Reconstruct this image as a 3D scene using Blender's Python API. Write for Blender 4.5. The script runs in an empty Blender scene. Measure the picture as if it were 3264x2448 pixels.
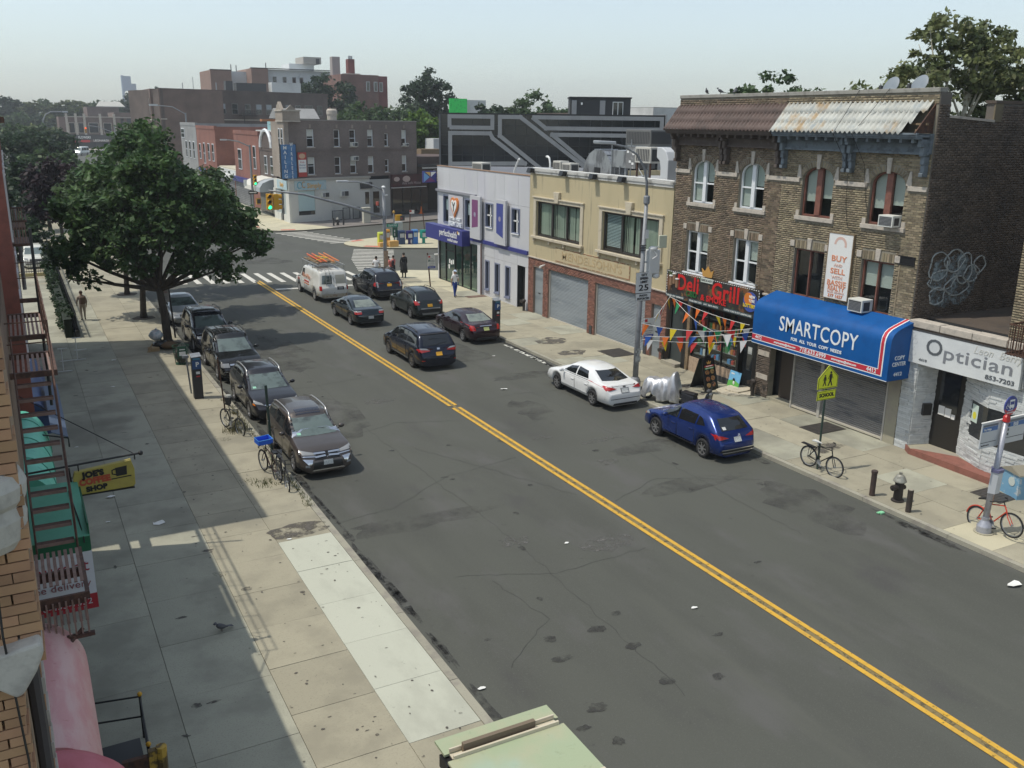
import bpy,bmesh,math,random
import numpy as np
from mathutils import Vector,Matrix
from mathutils.bvhtree import BVHTree
sc=bpy.context.scene
COL=sc.collection
R=random.Random(11)
rad=math.radians

# ---------------------------------------------------------------- camera
CAMZ=11.15
YAW,PITCH,ROLL=0.49668,0.27740,0.01278
def cam_axes():
    cy,sy,cp,sp=math.cos(YAW),math.sin(YAW),math.cos(PITCH),math.sin(PITCH)
    fwd=Vector((sy*cp,cy*cp,-sp));right=Vector((cy,-sy,0));up=right.cross(fwd)
    cr,sr=math.cos(ROLL),math.sin(ROLL)
    return cr*right+sr*up,-sr*right+cr*up,fwd
cd=bpy.data.cameras.new('camera');cam=bpy.data.objects.new('camera',cd);COL.objects.link(cam)
r_,u_,f_=cam_axes()
cam.matrix_world=Matrix(((r_.x,u_.x,-f_.x,0),(r_.y,u_.y,-f_.y,0),(r_.z,u_.z,-f_.z,CAMZ),(0,0,0,1)))
cd.sensor_width=36;cd.lens=2920/3264*36;cd.clip_end=9000;cd.clip_start=.05
sc.camera=cam

# ---------------------------------------------------------------- sky, sun, exposure
SUN_EL=rad(63);SUN_AZ=rad(-73)          # azimuth from +Y, clockwise
w=bpy.data.worlds.new('World');sc.world=w;w.use_nodes=True
nt=w.node_tree;nt.nodes.clear()
sky=nt.nodes.new('ShaderNodeTexSky');sky.sky_type='NISHITA';sky.sun_disc=False
sky.sun_elevation=SUN_EL;sky.sun_rotation=SUN_AZ;sky.altitude=0
sky.air_density=1.0;sky.dust_density=1.0;sky.ozone_density=1.6
bg=nt.nodes.new('ShaderNodeBackground');bg.inputs[1].default_value=0.145
wo=nt.nodes.new('ShaderNodeOutputWorld')
hsv=nt.nodes.new('ShaderNodeHueSaturation');hsv.inputs['Saturation'].default_value=.55;nt.links.new(sky.outputs[0],hsv.inputs['Color'])   # hazy summer sky: paler than clear air
tint=nt.nodes.new('ShaderNodeMix');tint.data_type='RGBA';tint.blend_type='MULTIPLY';tint.inputs[0].default_value=1;tint.inputs[7].default_value=(.94,.985,.97,1)
nt.links.new(hsv.outputs[0],tint.inputs[6]);nt.links.new(tint.outputs[2],bg.inputs[0]);nt.links.new(bg.outputs[0],wo.inputs[0])
sd=bpy.data.lights.new('sun','SUN');sd.energy=2.6;sd.angle=rad(.55);sd.color=(1,.94,.82)
so=bpy.data.objects.new('sun',sd);COL.objects.link(so)
so.rotation_euler=Vector((-math.sin(SUN_AZ)*math.cos(SUN_EL),-math.cos(SUN_AZ)*math.cos(SUN_EL),-math.sin(SUN_EL))).to_track_quat('-Z','Y').to_euler()
sc.view_settings.view_transform='Standard';sc.view_settings.look='None'
sc.view_settings.exposure=0.3;sc.view_settings.gamma=1;sc.view_settings.use_curve_mapping=False
sc.cycles.max_bounces=8;sc.cycles.transparent_max_bounces=12

# ---------------------------------------------------------------- materials
MATS={}
def mat(name,col,rough=.8,metal=0.,var=None,bump=None,rnd=0.,coat=0.,spec=.5,emit=0.,objc=False,hole=None,hue=0.,trans=0.):
    """procedural material; var = list of (scale, colour, lo, hi, detail, stretch xyz)"""
    if name in MATS: return MATS[name]
    m=bpy.data.materials.new(name);m.use_nodes=True;MATS[name]=m
    nt=m.node_tree;N=nt.nodes;L=nt.links;b=N['Principled BSDF']
    c4=tuple(col)+(1,)
    b.inputs['Roughness'].default_value=rough;b.inputs['Metallic'].default_value=metal
    b.inputs['Specular IOR Level'].default_value=spec
    if coat: b.inputs['Coat Weight'].default_value=coat;b.inputs['Coat Roughness'].default_value=.04
    cur=N.new('ShaderNodeRGB');cur.outputs[0].default_value=c4;out=cur.outputs[0]
    if objc: pos=N.new('ShaderNodeTexCoord').outputs['Object']
    else: pos=N.new('ShaderNodeNewGeometry').outputs['Position']
    def noise(scale,detail=4,st=None,rough_=.6,dist=0.):
        n=N.new('ShaderNodeTexNoise');n.inputs['Scale'].default_value=scale;n.inputs['Detail'].default_value=detail
        n.inputs['Roughness'].default_value=rough_;n.inputs['Distortion'].default_value=dist
        if st:
            mp=N.new('ShaderNodeMapping');mp.inputs['Scale'].default_value=st;L.new(pos,mp.inputs['Vector']);L.new(mp.outputs[0],n.inputs['Vector'])
        else: L.new(pos,n.inputs['Vector'])
        return n.outputs['Fac']
    for v in (var or []):
        s,c2,lo,hi=v[:4];det=v[4] if len(v)>4 else 4;st=v[5] if len(v)>5 else None
        mr=N.new('ShaderNodeMapRange');mr.inputs['From Min'].default_value=lo;mr.inputs['From Max'].default_value=hi;mr.interpolation_type='SMOOTHSTEP'
        L.new(noise(s,det,st),mr.inputs['Value'])
        mx=N.new('ShaderNodeMix');mx.data_type='RGBA';L.new(mr.outputs[0],mx.inputs[0]);L.new(out,mx.inputs[6]);mx.inputs[7].default_value=tuple(c2)+(1,);out=mx.outputs[2]
    if rnd or hue:
        isl=N.new('ShaderNodeNewGeometry').outputs['Random Per Island'];ob=N.new('ShaderNodeObjectInfo').outputs['Random']
        ad=N.new('ShaderNodeMath');ad.operation='ADD';L.new(isl,ad.inputs[0]);L.new(ob,ad.inputs[1])
        fr=N.new('ShaderNodeMath');fr.operation='FRACT';L.new(ad.outputs[0],fr.inputs[0])
        hs=N.new('ShaderNodeHueSaturation');L.new(out,hs.inputs['Color'])
        mr=N.new('ShaderNodeMapRange');mr.inputs['To Min'].default_value=1-rnd;mr.inputs['To Max'].default_value=1+rnd;L.new(fr.outputs[0],mr.inputs['Value']);L.new(mr.outputs[0],hs.inputs['Value'])
        if hue:
            m7=N.new('ShaderNodeMath');m7.operation='MULTIPLY';m7.inputs[1].default_value=7.31;L.new(fr.outputs[0],m7.inputs[0])
            f7=N.new('ShaderNodeMath');f7.operation='FRACT';L.new(m7.outputs[0],f7.inputs[0])
            mh=N.new('ShaderNodeMapRange');mh.inputs['To Min'].default_value=.5-hue;mh.inputs['To Max'].default_value=.5+hue;L.new(f7.outputs[0],mh.inputs['Value']);L.new(mh.outputs[0],hs.inputs['Hue'])
        out=hs.outputs[0]
    L.new(out,b.inputs['Base Color'])
    if emit: L.new(out,b.inputs['Emission Color']);b.inputs['Emission Strength'].default_value=emit
    if bump:
        bm_=N.new('ShaderNodeBump');bm_.inputs['Strength'].default_value=bump[1];bm_.inputs['Distance'].default_value=bump[2] if len(bump)>2 else .02
        L.new(noise(bump[0],5),bm_.inputs['Height']);L.new(bm_.outputs[0],b.inputs['Normal'])
    if trans:
        tr=N.new('ShaderNodeBsdfTranslucent');L.new(out,tr.inputs[0]);ms=N.new('ShaderNodeMixShader');ms.inputs[0].default_value=trans
        L.new(b.outputs[0],ms.inputs[1]);L.new(tr.outputs[0],ms.inputs[2]);L.new(ms.outputs[0],N['Material Output'].inputs[0])
    if hole:   # worn paint: (scale, lo, hi) transparent where noise is low
        mr=N.new('ShaderNodeMapRange');mr.inputs['From Min'].default_value=hole[1];mr.inputs['From Max'].default_value=hole[2]
        L.new(noise(hole[0],6,None,.7),mr.inputs['Value']);L.new(mr.outputs[0],b.inputs['Alpha'])
    return m
def glass(name,tint,refl=.08):
    if name in MATS: return MATS[name]
    m=bpy.data.materials.new(name);m.use_nodes=True;MATS[name]=m;N=m.node_tree.nodes;L=m.node_tree.links;N.remove(N['Principled BSDF'])
    t=N.new('ShaderNodeBsdfTransparent');t.inputs[0].default_value=tuple(tint)+(1,);g=N.new('ShaderNodeBsdfGlossy');g.inputs['Roughness'].default_value=.03
    ge=N.new('ShaderNodeNewGeometry');vm=N.new('ShaderNodeVectorMath');vm.operation='DOT_PRODUCT';L.new(ge.outputs['Incoming'],vm.inputs[0]);L.new(ge.outputs['Normal'],vm.inputs[1])
    a=None
    for op,v in (('ABSOLUTE',0),('SUBTRACT',1),('POWER',5),('MULTIPLY_ADD',.9)):       # Schlick reflectance, both sides of the sheet alike
        n_=N.new('ShaderNodeMath');n_.operation=op
        if op=='SUBTRACT': n_.inputs[0].default_value=1;L.new(a.outputs[0],n_.inputs[1])
        else: L.new(a.outputs[0] if a else vm.outputs['Value'],n_.inputs[0]);n_.inputs[1].default_value=v
        if op=='MULTIPLY_ADD': n_.inputs[2].default_value=refl
        a=n_
    mx=N.new('ShaderNodeMixShader');L.new(a.outputs[0],mx.inputs[0]);L.new(t.outputs[0],mx.inputs[1]);L.new(g.outputs[0],mx.inputs[2]);L.new(mx.outputs[0],N['Material Output'].inputs[0])
    return m
def P(name,col,rough=.6,metal=0.,**k): return mat(name,col,rough,metal,**k)
black=P('black_paint',(.012,.012,.013),.45);dkgrey=P('dark_grey',(.05,.05,.052),.6);white=P('white_paint',(.78,.78,.76),.5)
midgrey=P('mid_grey',(.22,.23,.24),.6);galv=mat('galvanised',(.36,.38,.4),.45,.6,var=[(9,(.26,.27,.28),.4,.7)])
chrome=P('chrome',(.75,.75,.76),.12,1.);rubber=P('rubber',(.014,.014,.015),.8);red=P('red_paint',(.5,.03,.03),.4)
yellow=P('signal_yellow',(.62,.33,.02),.45);rust=mat('rusty_iron',(.11,.055,.035),.8,.2,var=[(12,(.05,.03,.025),.4,.65)])
pane_dark=P('dark_pane',(.02,.023,.026),.06,0,spec=.9);paleblind=P('pale_blind',(.55,.56,.52),.8);wood=mat('wood',(.24,.17,.1),.8,var=[(8,(.14,.1,.06),.4,.7,4,(1,1,6))])
clear=glass('clear_glass',(.8,.86,.84));roomdark=P('dark_room',(.03,.03,.032),.9)
concrete=mat('concrete',(.34,.315,.235),.9,var=[(1.1,(.30,.27,.225),.42,.68),(45,(.3,.28,.24),.5,.8),(14,(.2,.18,.155),.62,.78)],bump=(60,.15))
stone=mat('trim_stone',(.47,.42,.36),.85,var=[(5,(.34,.31,.27),.45,.7)])

# ---------------------------------------------------------------- object helpers
ORG={}
def _org(p): return ORG.get(p.name,Vector((0,0,0))) if p else Vector((0,0,0))
def props(o,label=None,cat=None,group=None,kind=None):
    for k,v in (('label',label),('category',cat),('group',group),('kind',kind)):
        if v: o[k]=v
    return o
def thing(name,label,cat,loc=(0,0,0),rz=0.,group=None,local=False,kind=None):
    o=bpy.data.objects.new(name,None);o.empty_display_size=.2;COL.objects.link(o)
    o.location=loc;o.rotation_euler=(0,0,rz);ORG[o.name]=Vector((0,0,0)) if local else Vector(loc)
    return props(o,label,cat,group,kind)
def link(name,me,parent=None):
    o=bpy.data.objects.new(name,me);COL.objects.link(o)
    if parent: o.parent=parent
    ORG[o.name]=_org(parent);return o
def dup(root,loc,rz=None,label=None,group=None):
    def cp(o,par):
        c=o.copy();COL.objects.link(c);ORG[c.name]=ORG.get(o.name,Vector())
        if par: c.parent=par
        for ch in o.children: cp(ch,c)
        return c
    c=cp(root,None);c.location=loc
    if rz is not None: c.rotation_euler=(0,0,rz)
    return props(c,label,None,group)
class MB:
    def __init__(s): s.v=[];s.f=[];s.m=[]
    def add(s,vs,fs,mi=0):
        n=len(s.v);s.v+=[tuple(v) for v in vs];s.f+=[tuple(i+n for i in f) for f in fs];s.m+=[mi]*len(fs);return s
    def box(s,x0,x1,y0,y1,z0,z1,mi=0):
        x0,x1=sorted((x0,x1));y0,y1=sorted((y0,y1));z0,z1=sorted((z0,z1))
        return s.add([(x0,y0,z0),(x1,y0,z0),(x1,y1,z0),(x0,y1,z0),(x0,y0,z1),(x1,y0,z1),(x1,y1,z1),(x0,y1,z1)],
                     [(0,3,2,1),(4,5,6,7),(0,1,5,4),(1,2,6,5),(2,3,7,6),(3,0,4,7)],mi)
    def prism(s,pts,vec,mi=0):
        a=[Vector(p) for p in pts];v=Vector(vec);n=len(a)
        nrm=Vector()
        for i in range(n): nrm+=a[i].cross(a[(i+1)%n])
        if nrm.dot(v)>0: a=a[::-1]
        return s.add(a+[p+v for p in a],[tuple(range(n)),tuple(range(2*n-1,n-1,-1))]+[((i+1)%n,i,n+i,n+(i+1)%n) for i in range(n)],mi)
    def tube(s,pts,r,n=8,mi=0):
        pts=[Vector(p) for p in pts];rs=r if isinstance(r,(list,tuple)) else [r]*len(pts);vs=[]
        prev=None
        for i,p in enumerate(pts):
            d=(pts[min(i+1,len(pts)-1)]-pts[max(i-1,0)]).normalized()
            if prev is None: a=d.orthogonal().normalized()
            else: a=(prev-d*prev.dot(d));a=a.normalized() if a.length>1e-6 else d.orthogonal().normalized()
            prev=a;b=d.cross(a)
            vs+=[p+rs[i]*(math.cos(6.28318*k/n)*a+math.sin(6.28318*k/n)*b) for k in range(n)]
        fs=[(i*n+k,i*n+(k+1)%n,(i+1)*n+(k+1)%n,(i+1)*n+k) for i in range(len(pts)-1) for k in range(n)]
        fs+=[tuple(range(n-1,-1,-1)),tuple(range((len(pts)-1)*n,len(pts)*n))]
        return s.add(vs,fs,mi)
    def lathe(s,prof,c=(0,0,0),n=16,ax='z',mi=0,cap=True):
        c=Vector(c);vs=[]
        for r,h in prof:
            for k in range(n):
                a=6.28318530718*k/n;x,y=r*math.cos(a),r*math.sin(a)
                vs.append(c+Vector({'z': (x,y,h),'x': (h,x,y),'y': (y,h,x)}[ax]))
        fs=[(i*n+k,i*n+(k+1)%n,(i+1)*n+(k+1)%n,(i+1)*n+k) for i in range(len(prof)-1) for k in range(n)]
        if cap: fs+=[tuple(range(n-1,-1,-1)),tuple(range((len(prof)-1)*n,len(prof)*n))]
        return s.add(vs,fs,mi)
    def quad(s,a,b,c,d,mi=0): return s.add([a,b,c,d],[(0,1,2,3)],mi)
    def ball(s,c,rx,ry,rz,n=10,mi=0):
        prof=[(math.sin(math.pi*i/6),-math.cos(math.pi*i/6)) for i in range(7)];prof[0]=(.02,-1);prof[-1]=(.02,1)
        k0=len(s.v);s.lathe(prof,(0,0,0),n,'z',mi)
        for i in range(k0,len(s.v)): v=s.v[i];s.v[i]=(c[0]+v[0]*rx,c[1]+v[1]*ry,c[2]+v[2]*rz)
        return s
    def build(s,name,mats,parent=None,smooth=False,bev=0.):
        me=bpy.data.meshes.new(name);o=_org(parent)
        me.from_pydata([(v[0]-o.x,v[1]-o.y,v[2]-o.z) for v in s.v],[],s.f)
        for m in (mats if isinstance(mats,(list,tuple)) else [mats]): me.materials.append(m)
        me.polygons.foreach_set('material_index',s.m)
        if smooth: me.polygons.foreach_set('use_smooth',[True]*len(me.polygons))
        me.update();ob=link(name,me,parent)
        if bev:
            md=ob.modifiers.new('bevel','BEVEL');md.width=bev;md.segments=2;md.limit_method='ANGLE'
        if smooth=='auto': pass
        return ob
def solo(mb,name,mats,label,cat,group=None,kind=None,origin=None,smooth=False,bev=0.):
    """a thing that is one mesh; its object sits at its base"""
    xs=np.array(mb.v);o=Vector(origin) if origin is not None else Vector((float(xs[:,0].mean()),float(xs[:,1].mean()),float(xs[:,2].min())))
    mb.v=[(v[0]-o.x,v[1]-o.y,v[2]-o.z) for v in mb.v];ob=mb.build(name,mats,None,smooth,bev);ob.location=o
    ORG[ob.name]=o;return props(ob,label,cat,group,kind)
def part(name,mats,parent,fn,**k):
    m=MB();fn(m);return m.build(name,mats,parent,**k)
def B(name,mats,parent,*b,bev=0.):
    m=MB()
    for q in b: m.box(*q)
    return m.build(name,mats,parent,bev=bev)
def np_mesh(name,verts,faces,m,parent=None,smooth=False):
    me=bpy.data.meshes.new(name);nv,nf,k=len(verts),len(faces),faces.shape[1]
    me.vertices.add(nv);me.vertices.foreach_set('co',np.asarray(verts,np.float32).ravel());me.loops.add(nf*k);me.loops.foreach_set('vertex_index',faces.astype(np.int32).ravel())
    me.polygons.add(nf);me.polygons.foreach_set('loop_start',np.arange(0,nf*k,k,dtype=np.int32));me.materials.append(m)
    if smooth: me.polygons.foreach_set('use_smooth',np.ones(nf,bool))
    me.update(calc_edges=True);return link(name,me,parent)
def text(parent,s,size,loc,m,face='x',width=None,bold=0.,depth=.006,align='CENTER',shear=0.,name='lettering',dirs=None):
    """flat print; face 'x' reads from the street (towards -x), 'y' reads from the camera side (towards -y)"""
    cu=bpy.data.curves.new('t','FONT');cu.body=s;cu.size=size;cu.align_x=align;cu.align_y='CENTER';cu.offset=bold;cu.extrude=depth;cu.shear=shear;cu.resolution_u=3;cu.space_character=1.05
    o=bpy.data.objects.new('t',cu);me=bpy.data.meshes.new_from_object(o);bpy.data.objects.remove(o);bpy.data.curves.remove(cu)
    me.name=name;n=len(me.vertices)
    if not n: bpy.data.meshes.remove(me);return None
    co=np.zeros(n*3,np.float32);me.vertices.foreach_get('co',co);co=co.reshape(-1,3)
    if width:
        co[:,0] *= width/max(1e-4,co[:,0].max()-co[:,0].min())
    X,Y=dirs or {'x': (Vector((0,-1,0)),Vector((0,0,1))),'y': (Vector((1,0,0)),Vector((0,0,1)))}[face];Z=X.cross(Y)
    A=np.array([X,Y,Z]);co=co@A+np.array(Vector(loc)-_org(parent));me.vertices.foreach_set('co',co.astype(np.float32).ravel())
    me.materials.clear();me.materials.append(m);me.update();return link(name,me,parent)
# ---------------------------------------------------------------- ground, roads, pavements
asphalt=mat('asphalt',(.078,.081,.069),.9,var=[(.16,(.064,.066,.057),.42,.66,5,(1.6,.35,1)),(.7,(.092,.091,.086),.5,.75,5,(1,.4,1)),(.45,(.058,.057,.055),.58,.76,6,(1,.5,1)),(3.2,(.058,.059,.052),.66,.76,3),(22,(.1,.102,.09),.55,.75,3),(90,(.15,.15,.135),.6,.72,2),(60,(.05,.051,.046),.6,.72,2),(.28,(.09,.092,.078),.55,.75,4,(1.5,.2,1))],bump=(120,.12))
groundm=mat('town_ground',(.10,.11,.085),.95,var=[(.03,(.06,.085,.04),.45,.6)])
m=MB();m.quad((-7000,-300,-.06),(7000,-300,-.06),(7000,8000,-.06),(-7000,8000,-.06))
props(m.build('ground',groundm),'flat town ground reaching to the horizon',kind='structure')
m=MB();m.quad((-40,-12,0),(90,-12,0),(90,395,0),(-40,395,0))
road=props(m.build('road',asphalt),'grey worn asphalt avenue with side streets',kind='structure')
# cracks, seams and patches in the asphalt: thin sheets just proud of the road
crackm=P('crack_fill',(.04,.041,.038),.9);patchm=mat('asphalt_patch',(.062,.061,.059),.95,var=[(2,(.072,.07,.067),.4,.7)],hole=(.8,.42,.95))
palem=mat('pale_scuff',(.13,.127,.12),.95,hole=(4,.46,.66));darkst=mat('dark_stain',(.042,.041,.039),.85,hole=(3,.38,.7))
def ribbon(mb,pts,w,z,jit=0.):
    q=[]
    for i in range(len(pts)-1):
        a,b=pts[i],pts[i+1];n=max(2,int(math.dist(a,b)/.25))
        for k in range(n): t=k/n;q.append((a[0]+(b[0]-a[0])*t+R.uniform(-jit,jit),a[1]+(b[1]-a[1])*t+R.uniform(-jit,jit)))
    q.append(pts[-1]);v=[]
    for i,p in enumerate(q):
        a,b=q[max(0,i-1)],q[min(len(q)-1,i+1)];d=Vector((b[0]-a[0],b[1]-a[1]));d=d.normalized() if d.length else Vector((1,0));ww=w*R.uniform(.5,1.3) if jit else w
        v+=[(p[0]-d.y*ww,p[1]+d.x*ww,z),(p[0]+d.y*ww,p[1]-d.x*ww,z)]
    mb.add(v,[(2*i+1,2*i+3,2*i+2,2*i) for i in range(len(q)-1)])
m=MB()
for pts in ([(7.1,23.7),(9,24.0),(11.5,25.6),(14.4,26.2)],[(15.4,32.6),(18,33),(21.8,32.4)],[(8.9,19.2),(11.3,18.2),(14.2,18.4)],[(7.2,38.5),(10.5,37.8),(14.6,38.6)],[(15.2,45.5),(18,44.9),(21.9,45.8)],[(10.9,12.5),(11.2,20),(10.8,31),(11.1,47),(11,60)],[(18.7,17),(18.9,30),(18.4,48)],[(7.3,52),(11,51.4),(14.7,52.3)],[(11.6,28.6),(13.2,25.2),(14.5,22.4)],[(15.3,21.5),(17.6,22.4),(20.6,20.8)],[(9.3,30.5),(12,31.6),(14.4,30.7)],[(8.2,15),(9.9,16.4),(9.6,18.6)]):
    ribbon(m,pts,.007,.004,.06)
props(m.build('crack',crackm,road),kind='stuff')
def blob(cx,cy,rx,ry,z,n=18,j=.25,rot=0.):
    o=[]
    for k in range(n):
        a=6.2832*k/n;q=1+R.uniform(-j,j);x,y=rx*q*math.cos(a),ry*q*math.sin(a);o.append((cx+x*math.cos(rot)-y*math.sin(rot),cy+x*math.sin(rot)+y*math.cos(rot),z))
    return o
def flatblob(mb,*a,**k): p=blob(*a,**k);mb.add(p,[tuple(range(len(p)))])
m=MB()
for c in ((9.5,22.8,2.4,.5),(19.2,25,1.6,.6),(18.2,21.5,2,.5),(10.2,33.5,1.2,3),(20.4,18.5,1,2),(18.9,41,1.2,2.5),(11,44,1.2,4),(17.6,30.5,.8,1.5),(19.8,35.4,1.6,.6),(12.8,70,2,3),(17,76,3,2)): flatblob(m,c[0],c[1],c[2],c[3],.006)
m.build('asphalt_patch',patchm,road)
m=MB()
for c in ((13.4,19.1,.9,.45),(17,24.4,.5,.25),(18,26.4,.9,.2),(11.2,20.4,.5,.3),(16.2,27.5,.4,.2),(12.5,34.5,.7,.3)): flatblob(m,c[0],c[1],c[2],c[3],.008)
m.build('scuff',palem,road)
m=MB()
for k in range(46): flatblob(m,R.uniform(7.8,21.5),R.uniform(11.5,50),R.uniform(.05,.16),R.uniform(.05,.14),.01)
for k in range(8): flatblob(m,R.gauss(9.8,1.1),R.gauss(14.2,1.3),R.uniform(.06,.25),R.uniform(.05,.16),.012)
for k in range(60):
    y=R.uniform(12,60);flatblob(m,7.08+R.uniform(-.02,.16),y,R.uniform(.04,.12),R.uniform(.4,1.3),.014)
    flatblob(m,22.05-R.uniform(0,.3),R.uniform(14,60),R.uniform(.06,.2),R.uniform(.3,1.1),.014)
m.build('stain',darkst,road)
# painted markings
ylw=mat('worn_yellow_line',(.62,.36,.04),.75,var=[(3,(.5,.3,.05),.4,.7)],hole=(9,.30,.42));wht=mat('worn_white_marking',(.62,.6,.54),.8,var=[(2.5,(.5,.48,.43),.4,.7)],hole=(7,.27,.4))
ybase=mat('line_undercoat',(.2,.155,.07),.85,hole=(6,.3,.5))
def stripe(name,pts,z,m_,parent=road): mb=MB();mb.add([(p[0],p[1],z) for p in pts],[tuple(range(len(pts)))]);return mb.build(name,m_,parent)
for x in (14.80,15.07):
    for y0,y1 in ((7,32.3),(32.6,66.2)): stripe('yellow_line',[(x-.065,y0),(x+.065,y0),(x+.065,y1),(x-.065,y1)],.016,ylw)
stripe('line_undercoat',[(14.87,7),(15.0,7),(15.0,66),(14.87,66)],.012,ybase)
for k in range(16):                                                   # crossing over the avenue
    x=8.05+k*.925;yb=67.2-(x-8.28)*.27
    stripe('crossing_bar',[(x,yb),(x+.36,yb),(x+.36,yb+4.4),(x,yb+4.4)],.016,wht)
stripe('stop_line',[(15.25,62.0),(22,61.4),(22,61.85),(15.25,62.45)],.016,wht)
for k in range(15):                                                   # crossing to the island
    t=k/14;cx,cy=24.0+t*4.3,67.3+t*11.4;d=Vector((.87,-.5));n=Vector((.35,.93));h=1.05+.75*min(1,t*2)
    p=Vector((cx,cy));stripe('crossing_bar',[p-d*h-n*.17,p+d*h-n*.17,p+d*h+n*.17,p-d*h+n*.17],.016,wht)
for k in range(10):                                                   # crossing beyond the island
    t=k/9;p=Vector((27.85-t*2.7,84.9+t*9.6));d=Vector((.99,.08));stripe('crossing_bar',[p-d*1.7+Vector((0,-.2)),p+d*1.7+Vector((0,-.2)),p+d*1.7+Vector((0,.2)),p-d*1.7+Vector((0,.2))],.016,wht)
for k in range(9):
    x=8.5+k*1.5;stripe('crossing_bar',[(x,101),(x+.5,101),(x+.5,104.5),(x,104.5)],.016,wht)
stripe('spilled_paint',[(21.75,41.2),(21.95,41.1),(21.93,37.2),(21.72,36.4)],.016,mat('white_spill',(.6,.6,.55),.8,hole=(3.2,.48,.52)))

# pavements: a bed with the flags laid on it one by one
bedm=P('joint_bed',(.17,.155,.12),.95);kerbm=mat('kerb_concrete',(.33,.315,.25),.9,var=[(2,(.24,.22,.19),.45,.7),(30,(.28,.26,.22),.5,.7)],rnd=.08)
tan=mat('tan_flag',(.345,.318,.238),.92,var=[(.9,(.28,.258,.195),.42,.68,5),(25,(.27,.25,.19),.5,.8),(11,(.14,.125,.105),.70,.76,3),(.35,(.27,.25,.19),.5,.66)],bump=(70,.15),rnd=.09)
greyf=mat('grey_flag',(.355,.35,.275),.92,var=[(.7,(.27,.265,.21),.42,.66,5),(.22,(.2,.195,.155),.5,.68,4),(13,(.13,.12,.1),.69,.76,3),(30,(.26,.24,.21),.5,.75)],bump=(70,.15),rnd=.08)
newf=mat('fresh_concrete_flag',(.475,.485,.405),.9,var=[(.8,(.39,.395,.33),.45,.72,5,(1,.5,1)),(22,(.38,.38,.32),.64,.74,3),(9,(.3,.3,.25),.7,.78,3)],bump=(80,.08),rnd=.03)
palef=mat('pale_corner_flag',(.50,.46,.33),.9,var=[(.6,(.42,.39,.28),.4,.7)],rnd=.04)
def pave(name,poly,label,h=.1): mb=MB();mb.prism([(x,y,-.02) for x,y in poly],(0,0,h+.02));return props(mb.build(name,bedm),label,kind='structure')
SLAB={}
def slab(par,x0,x1,y0,y1,m_,name='flag'):
    g=.006;key=(round(x1-x0,2),round(y1-y0,2),m_.name)
    if key not in SLAB:
        mb=MB();a,b=(x1-x0)/2-g,(y1-y0)/2-g;mb.box(-a,a,-b,b,.0,.13);mb.f.pop(0);mb.m.pop(0)
        me=bpy.data.meshes.new(name);me.from_pydata(mb.v,[],mb.f);me.materials.append(m_);SLAB[key]=me
    o=bpy.data.objects.new(name,SLAB[key]);COL.objects.link(o);o.parent=par
    o.location=((x0+x1)/2,(y0+y1)/2,R.uniform(-.004,.004));o.rotation_euler=(R.uniform(-.002,.002),R.uniform(-.002,.002),0);return o
pl=pave('pavement',[(-.6,-6),(6.76,-6),(6.76,232),(-.6,232)],'left pavement of tan and grey flags')
for i,(a,b,m_) in enumerate(((-.6,1.7,greyf),(1.7,3.58,greyf),(3.58,5.28,tan))):
    y=6+i*.37;st=(2.9,2.1,1.72)[i]
    while y<70: slab(pl,a,b,y,y+st,m_);y+=st
y=7.9
while y<70:
    fresh=13.6<y+.8<23;slab(pl,5.28,6.76,y,y+1.88,newf if fresh else tan);y+=1.88
y=6
while y<76: slab(pl,6.762,6.96,y,y+3,kerbm,'kerb_stone');y+=3
far=MB();far.box(-.6,6.96,70,232,.1,.128);far.build('far_flags',tan,pl)
pr=pave('pavement',[(22.36,-6),(40,-6),(40,58.2),(28.5,64.6),(26.2,65.8),(24.2,65.6),(22.8,64.4),(22.36,62.5)],'right pavement of tan flags before the shops')
y=6
for i,(a,b) in enumerate(((22.36,23.9),(23.9,25.5),(25.5,27.6))):
    y=6+.3*i;st=(1.55,1.6,2.05)[i]
    while y<61.5:
        m_=palef if (i==0 and 13.6<y+.4<15.1) or (y>52 and R.random()<.35) else (greyf if R.random()<.18 else tan)
        slab(pr,a,b,y,y+st,m_);y+=st
y=6
while y<61: slab(pr,22.17,22.358,y,y+3,kerbm,'kerb_stone');y+=3
mb=MB();mb.prism([(x,y,.1) for x,y in ((22.3,61.9),(22.8,64.6),(24.2,65.8),(26.3,66),(28.6,64.8),(34,61.8),(34,60),(27.6,60),(27.6,61.9))],(0,0,.028));mb.build('corner_slab',palef,pr)
isl=[(26.9,82.9),(27.0,81.6),(27.7,80.3),(29.6,78.8),(34,76.9),(60,62.8),(60,98.5),(38.6,89.4),(29.6,85.7),(27.5,84.3)]
pi_=pave('pavement',isl,'pale corner island pavement with newspaper boxes',.12);mb=MB();mb.prism([(x,y,.12) for x,y in isl],(0,0,.01));mb.build('island_slab',palef,pi_)
frb=[(22.2,232),(22.2,99.3),(22.7,97),(24.2,95.6),(26.6,95.3),(29.8,96.2),(36.6,98.4),(75,110.2),(75,232)]
pf=pave('pavement',frb,'far corner pavement before the grey brick building',.12)
mb=MB();mb.prism([(x,y,.12) for x,y in ((22.25,113),(22.25,99.4),(22.75,97.1),(24.2,95.7),(26.6,95.4),(30.2,96.4),(29.6,98.4),(27.3,102.6),(27.3,113))],(0,0,.01));mb.build('corner_slab',palef,pf)
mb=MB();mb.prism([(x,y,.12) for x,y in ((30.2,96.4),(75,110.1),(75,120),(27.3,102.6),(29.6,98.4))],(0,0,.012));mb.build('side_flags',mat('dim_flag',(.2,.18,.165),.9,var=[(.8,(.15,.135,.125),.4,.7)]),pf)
mb=MB();mb.box(22.25,28,113,230,.12,.131);mb.build('far_flags',greyf,pf)
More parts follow.
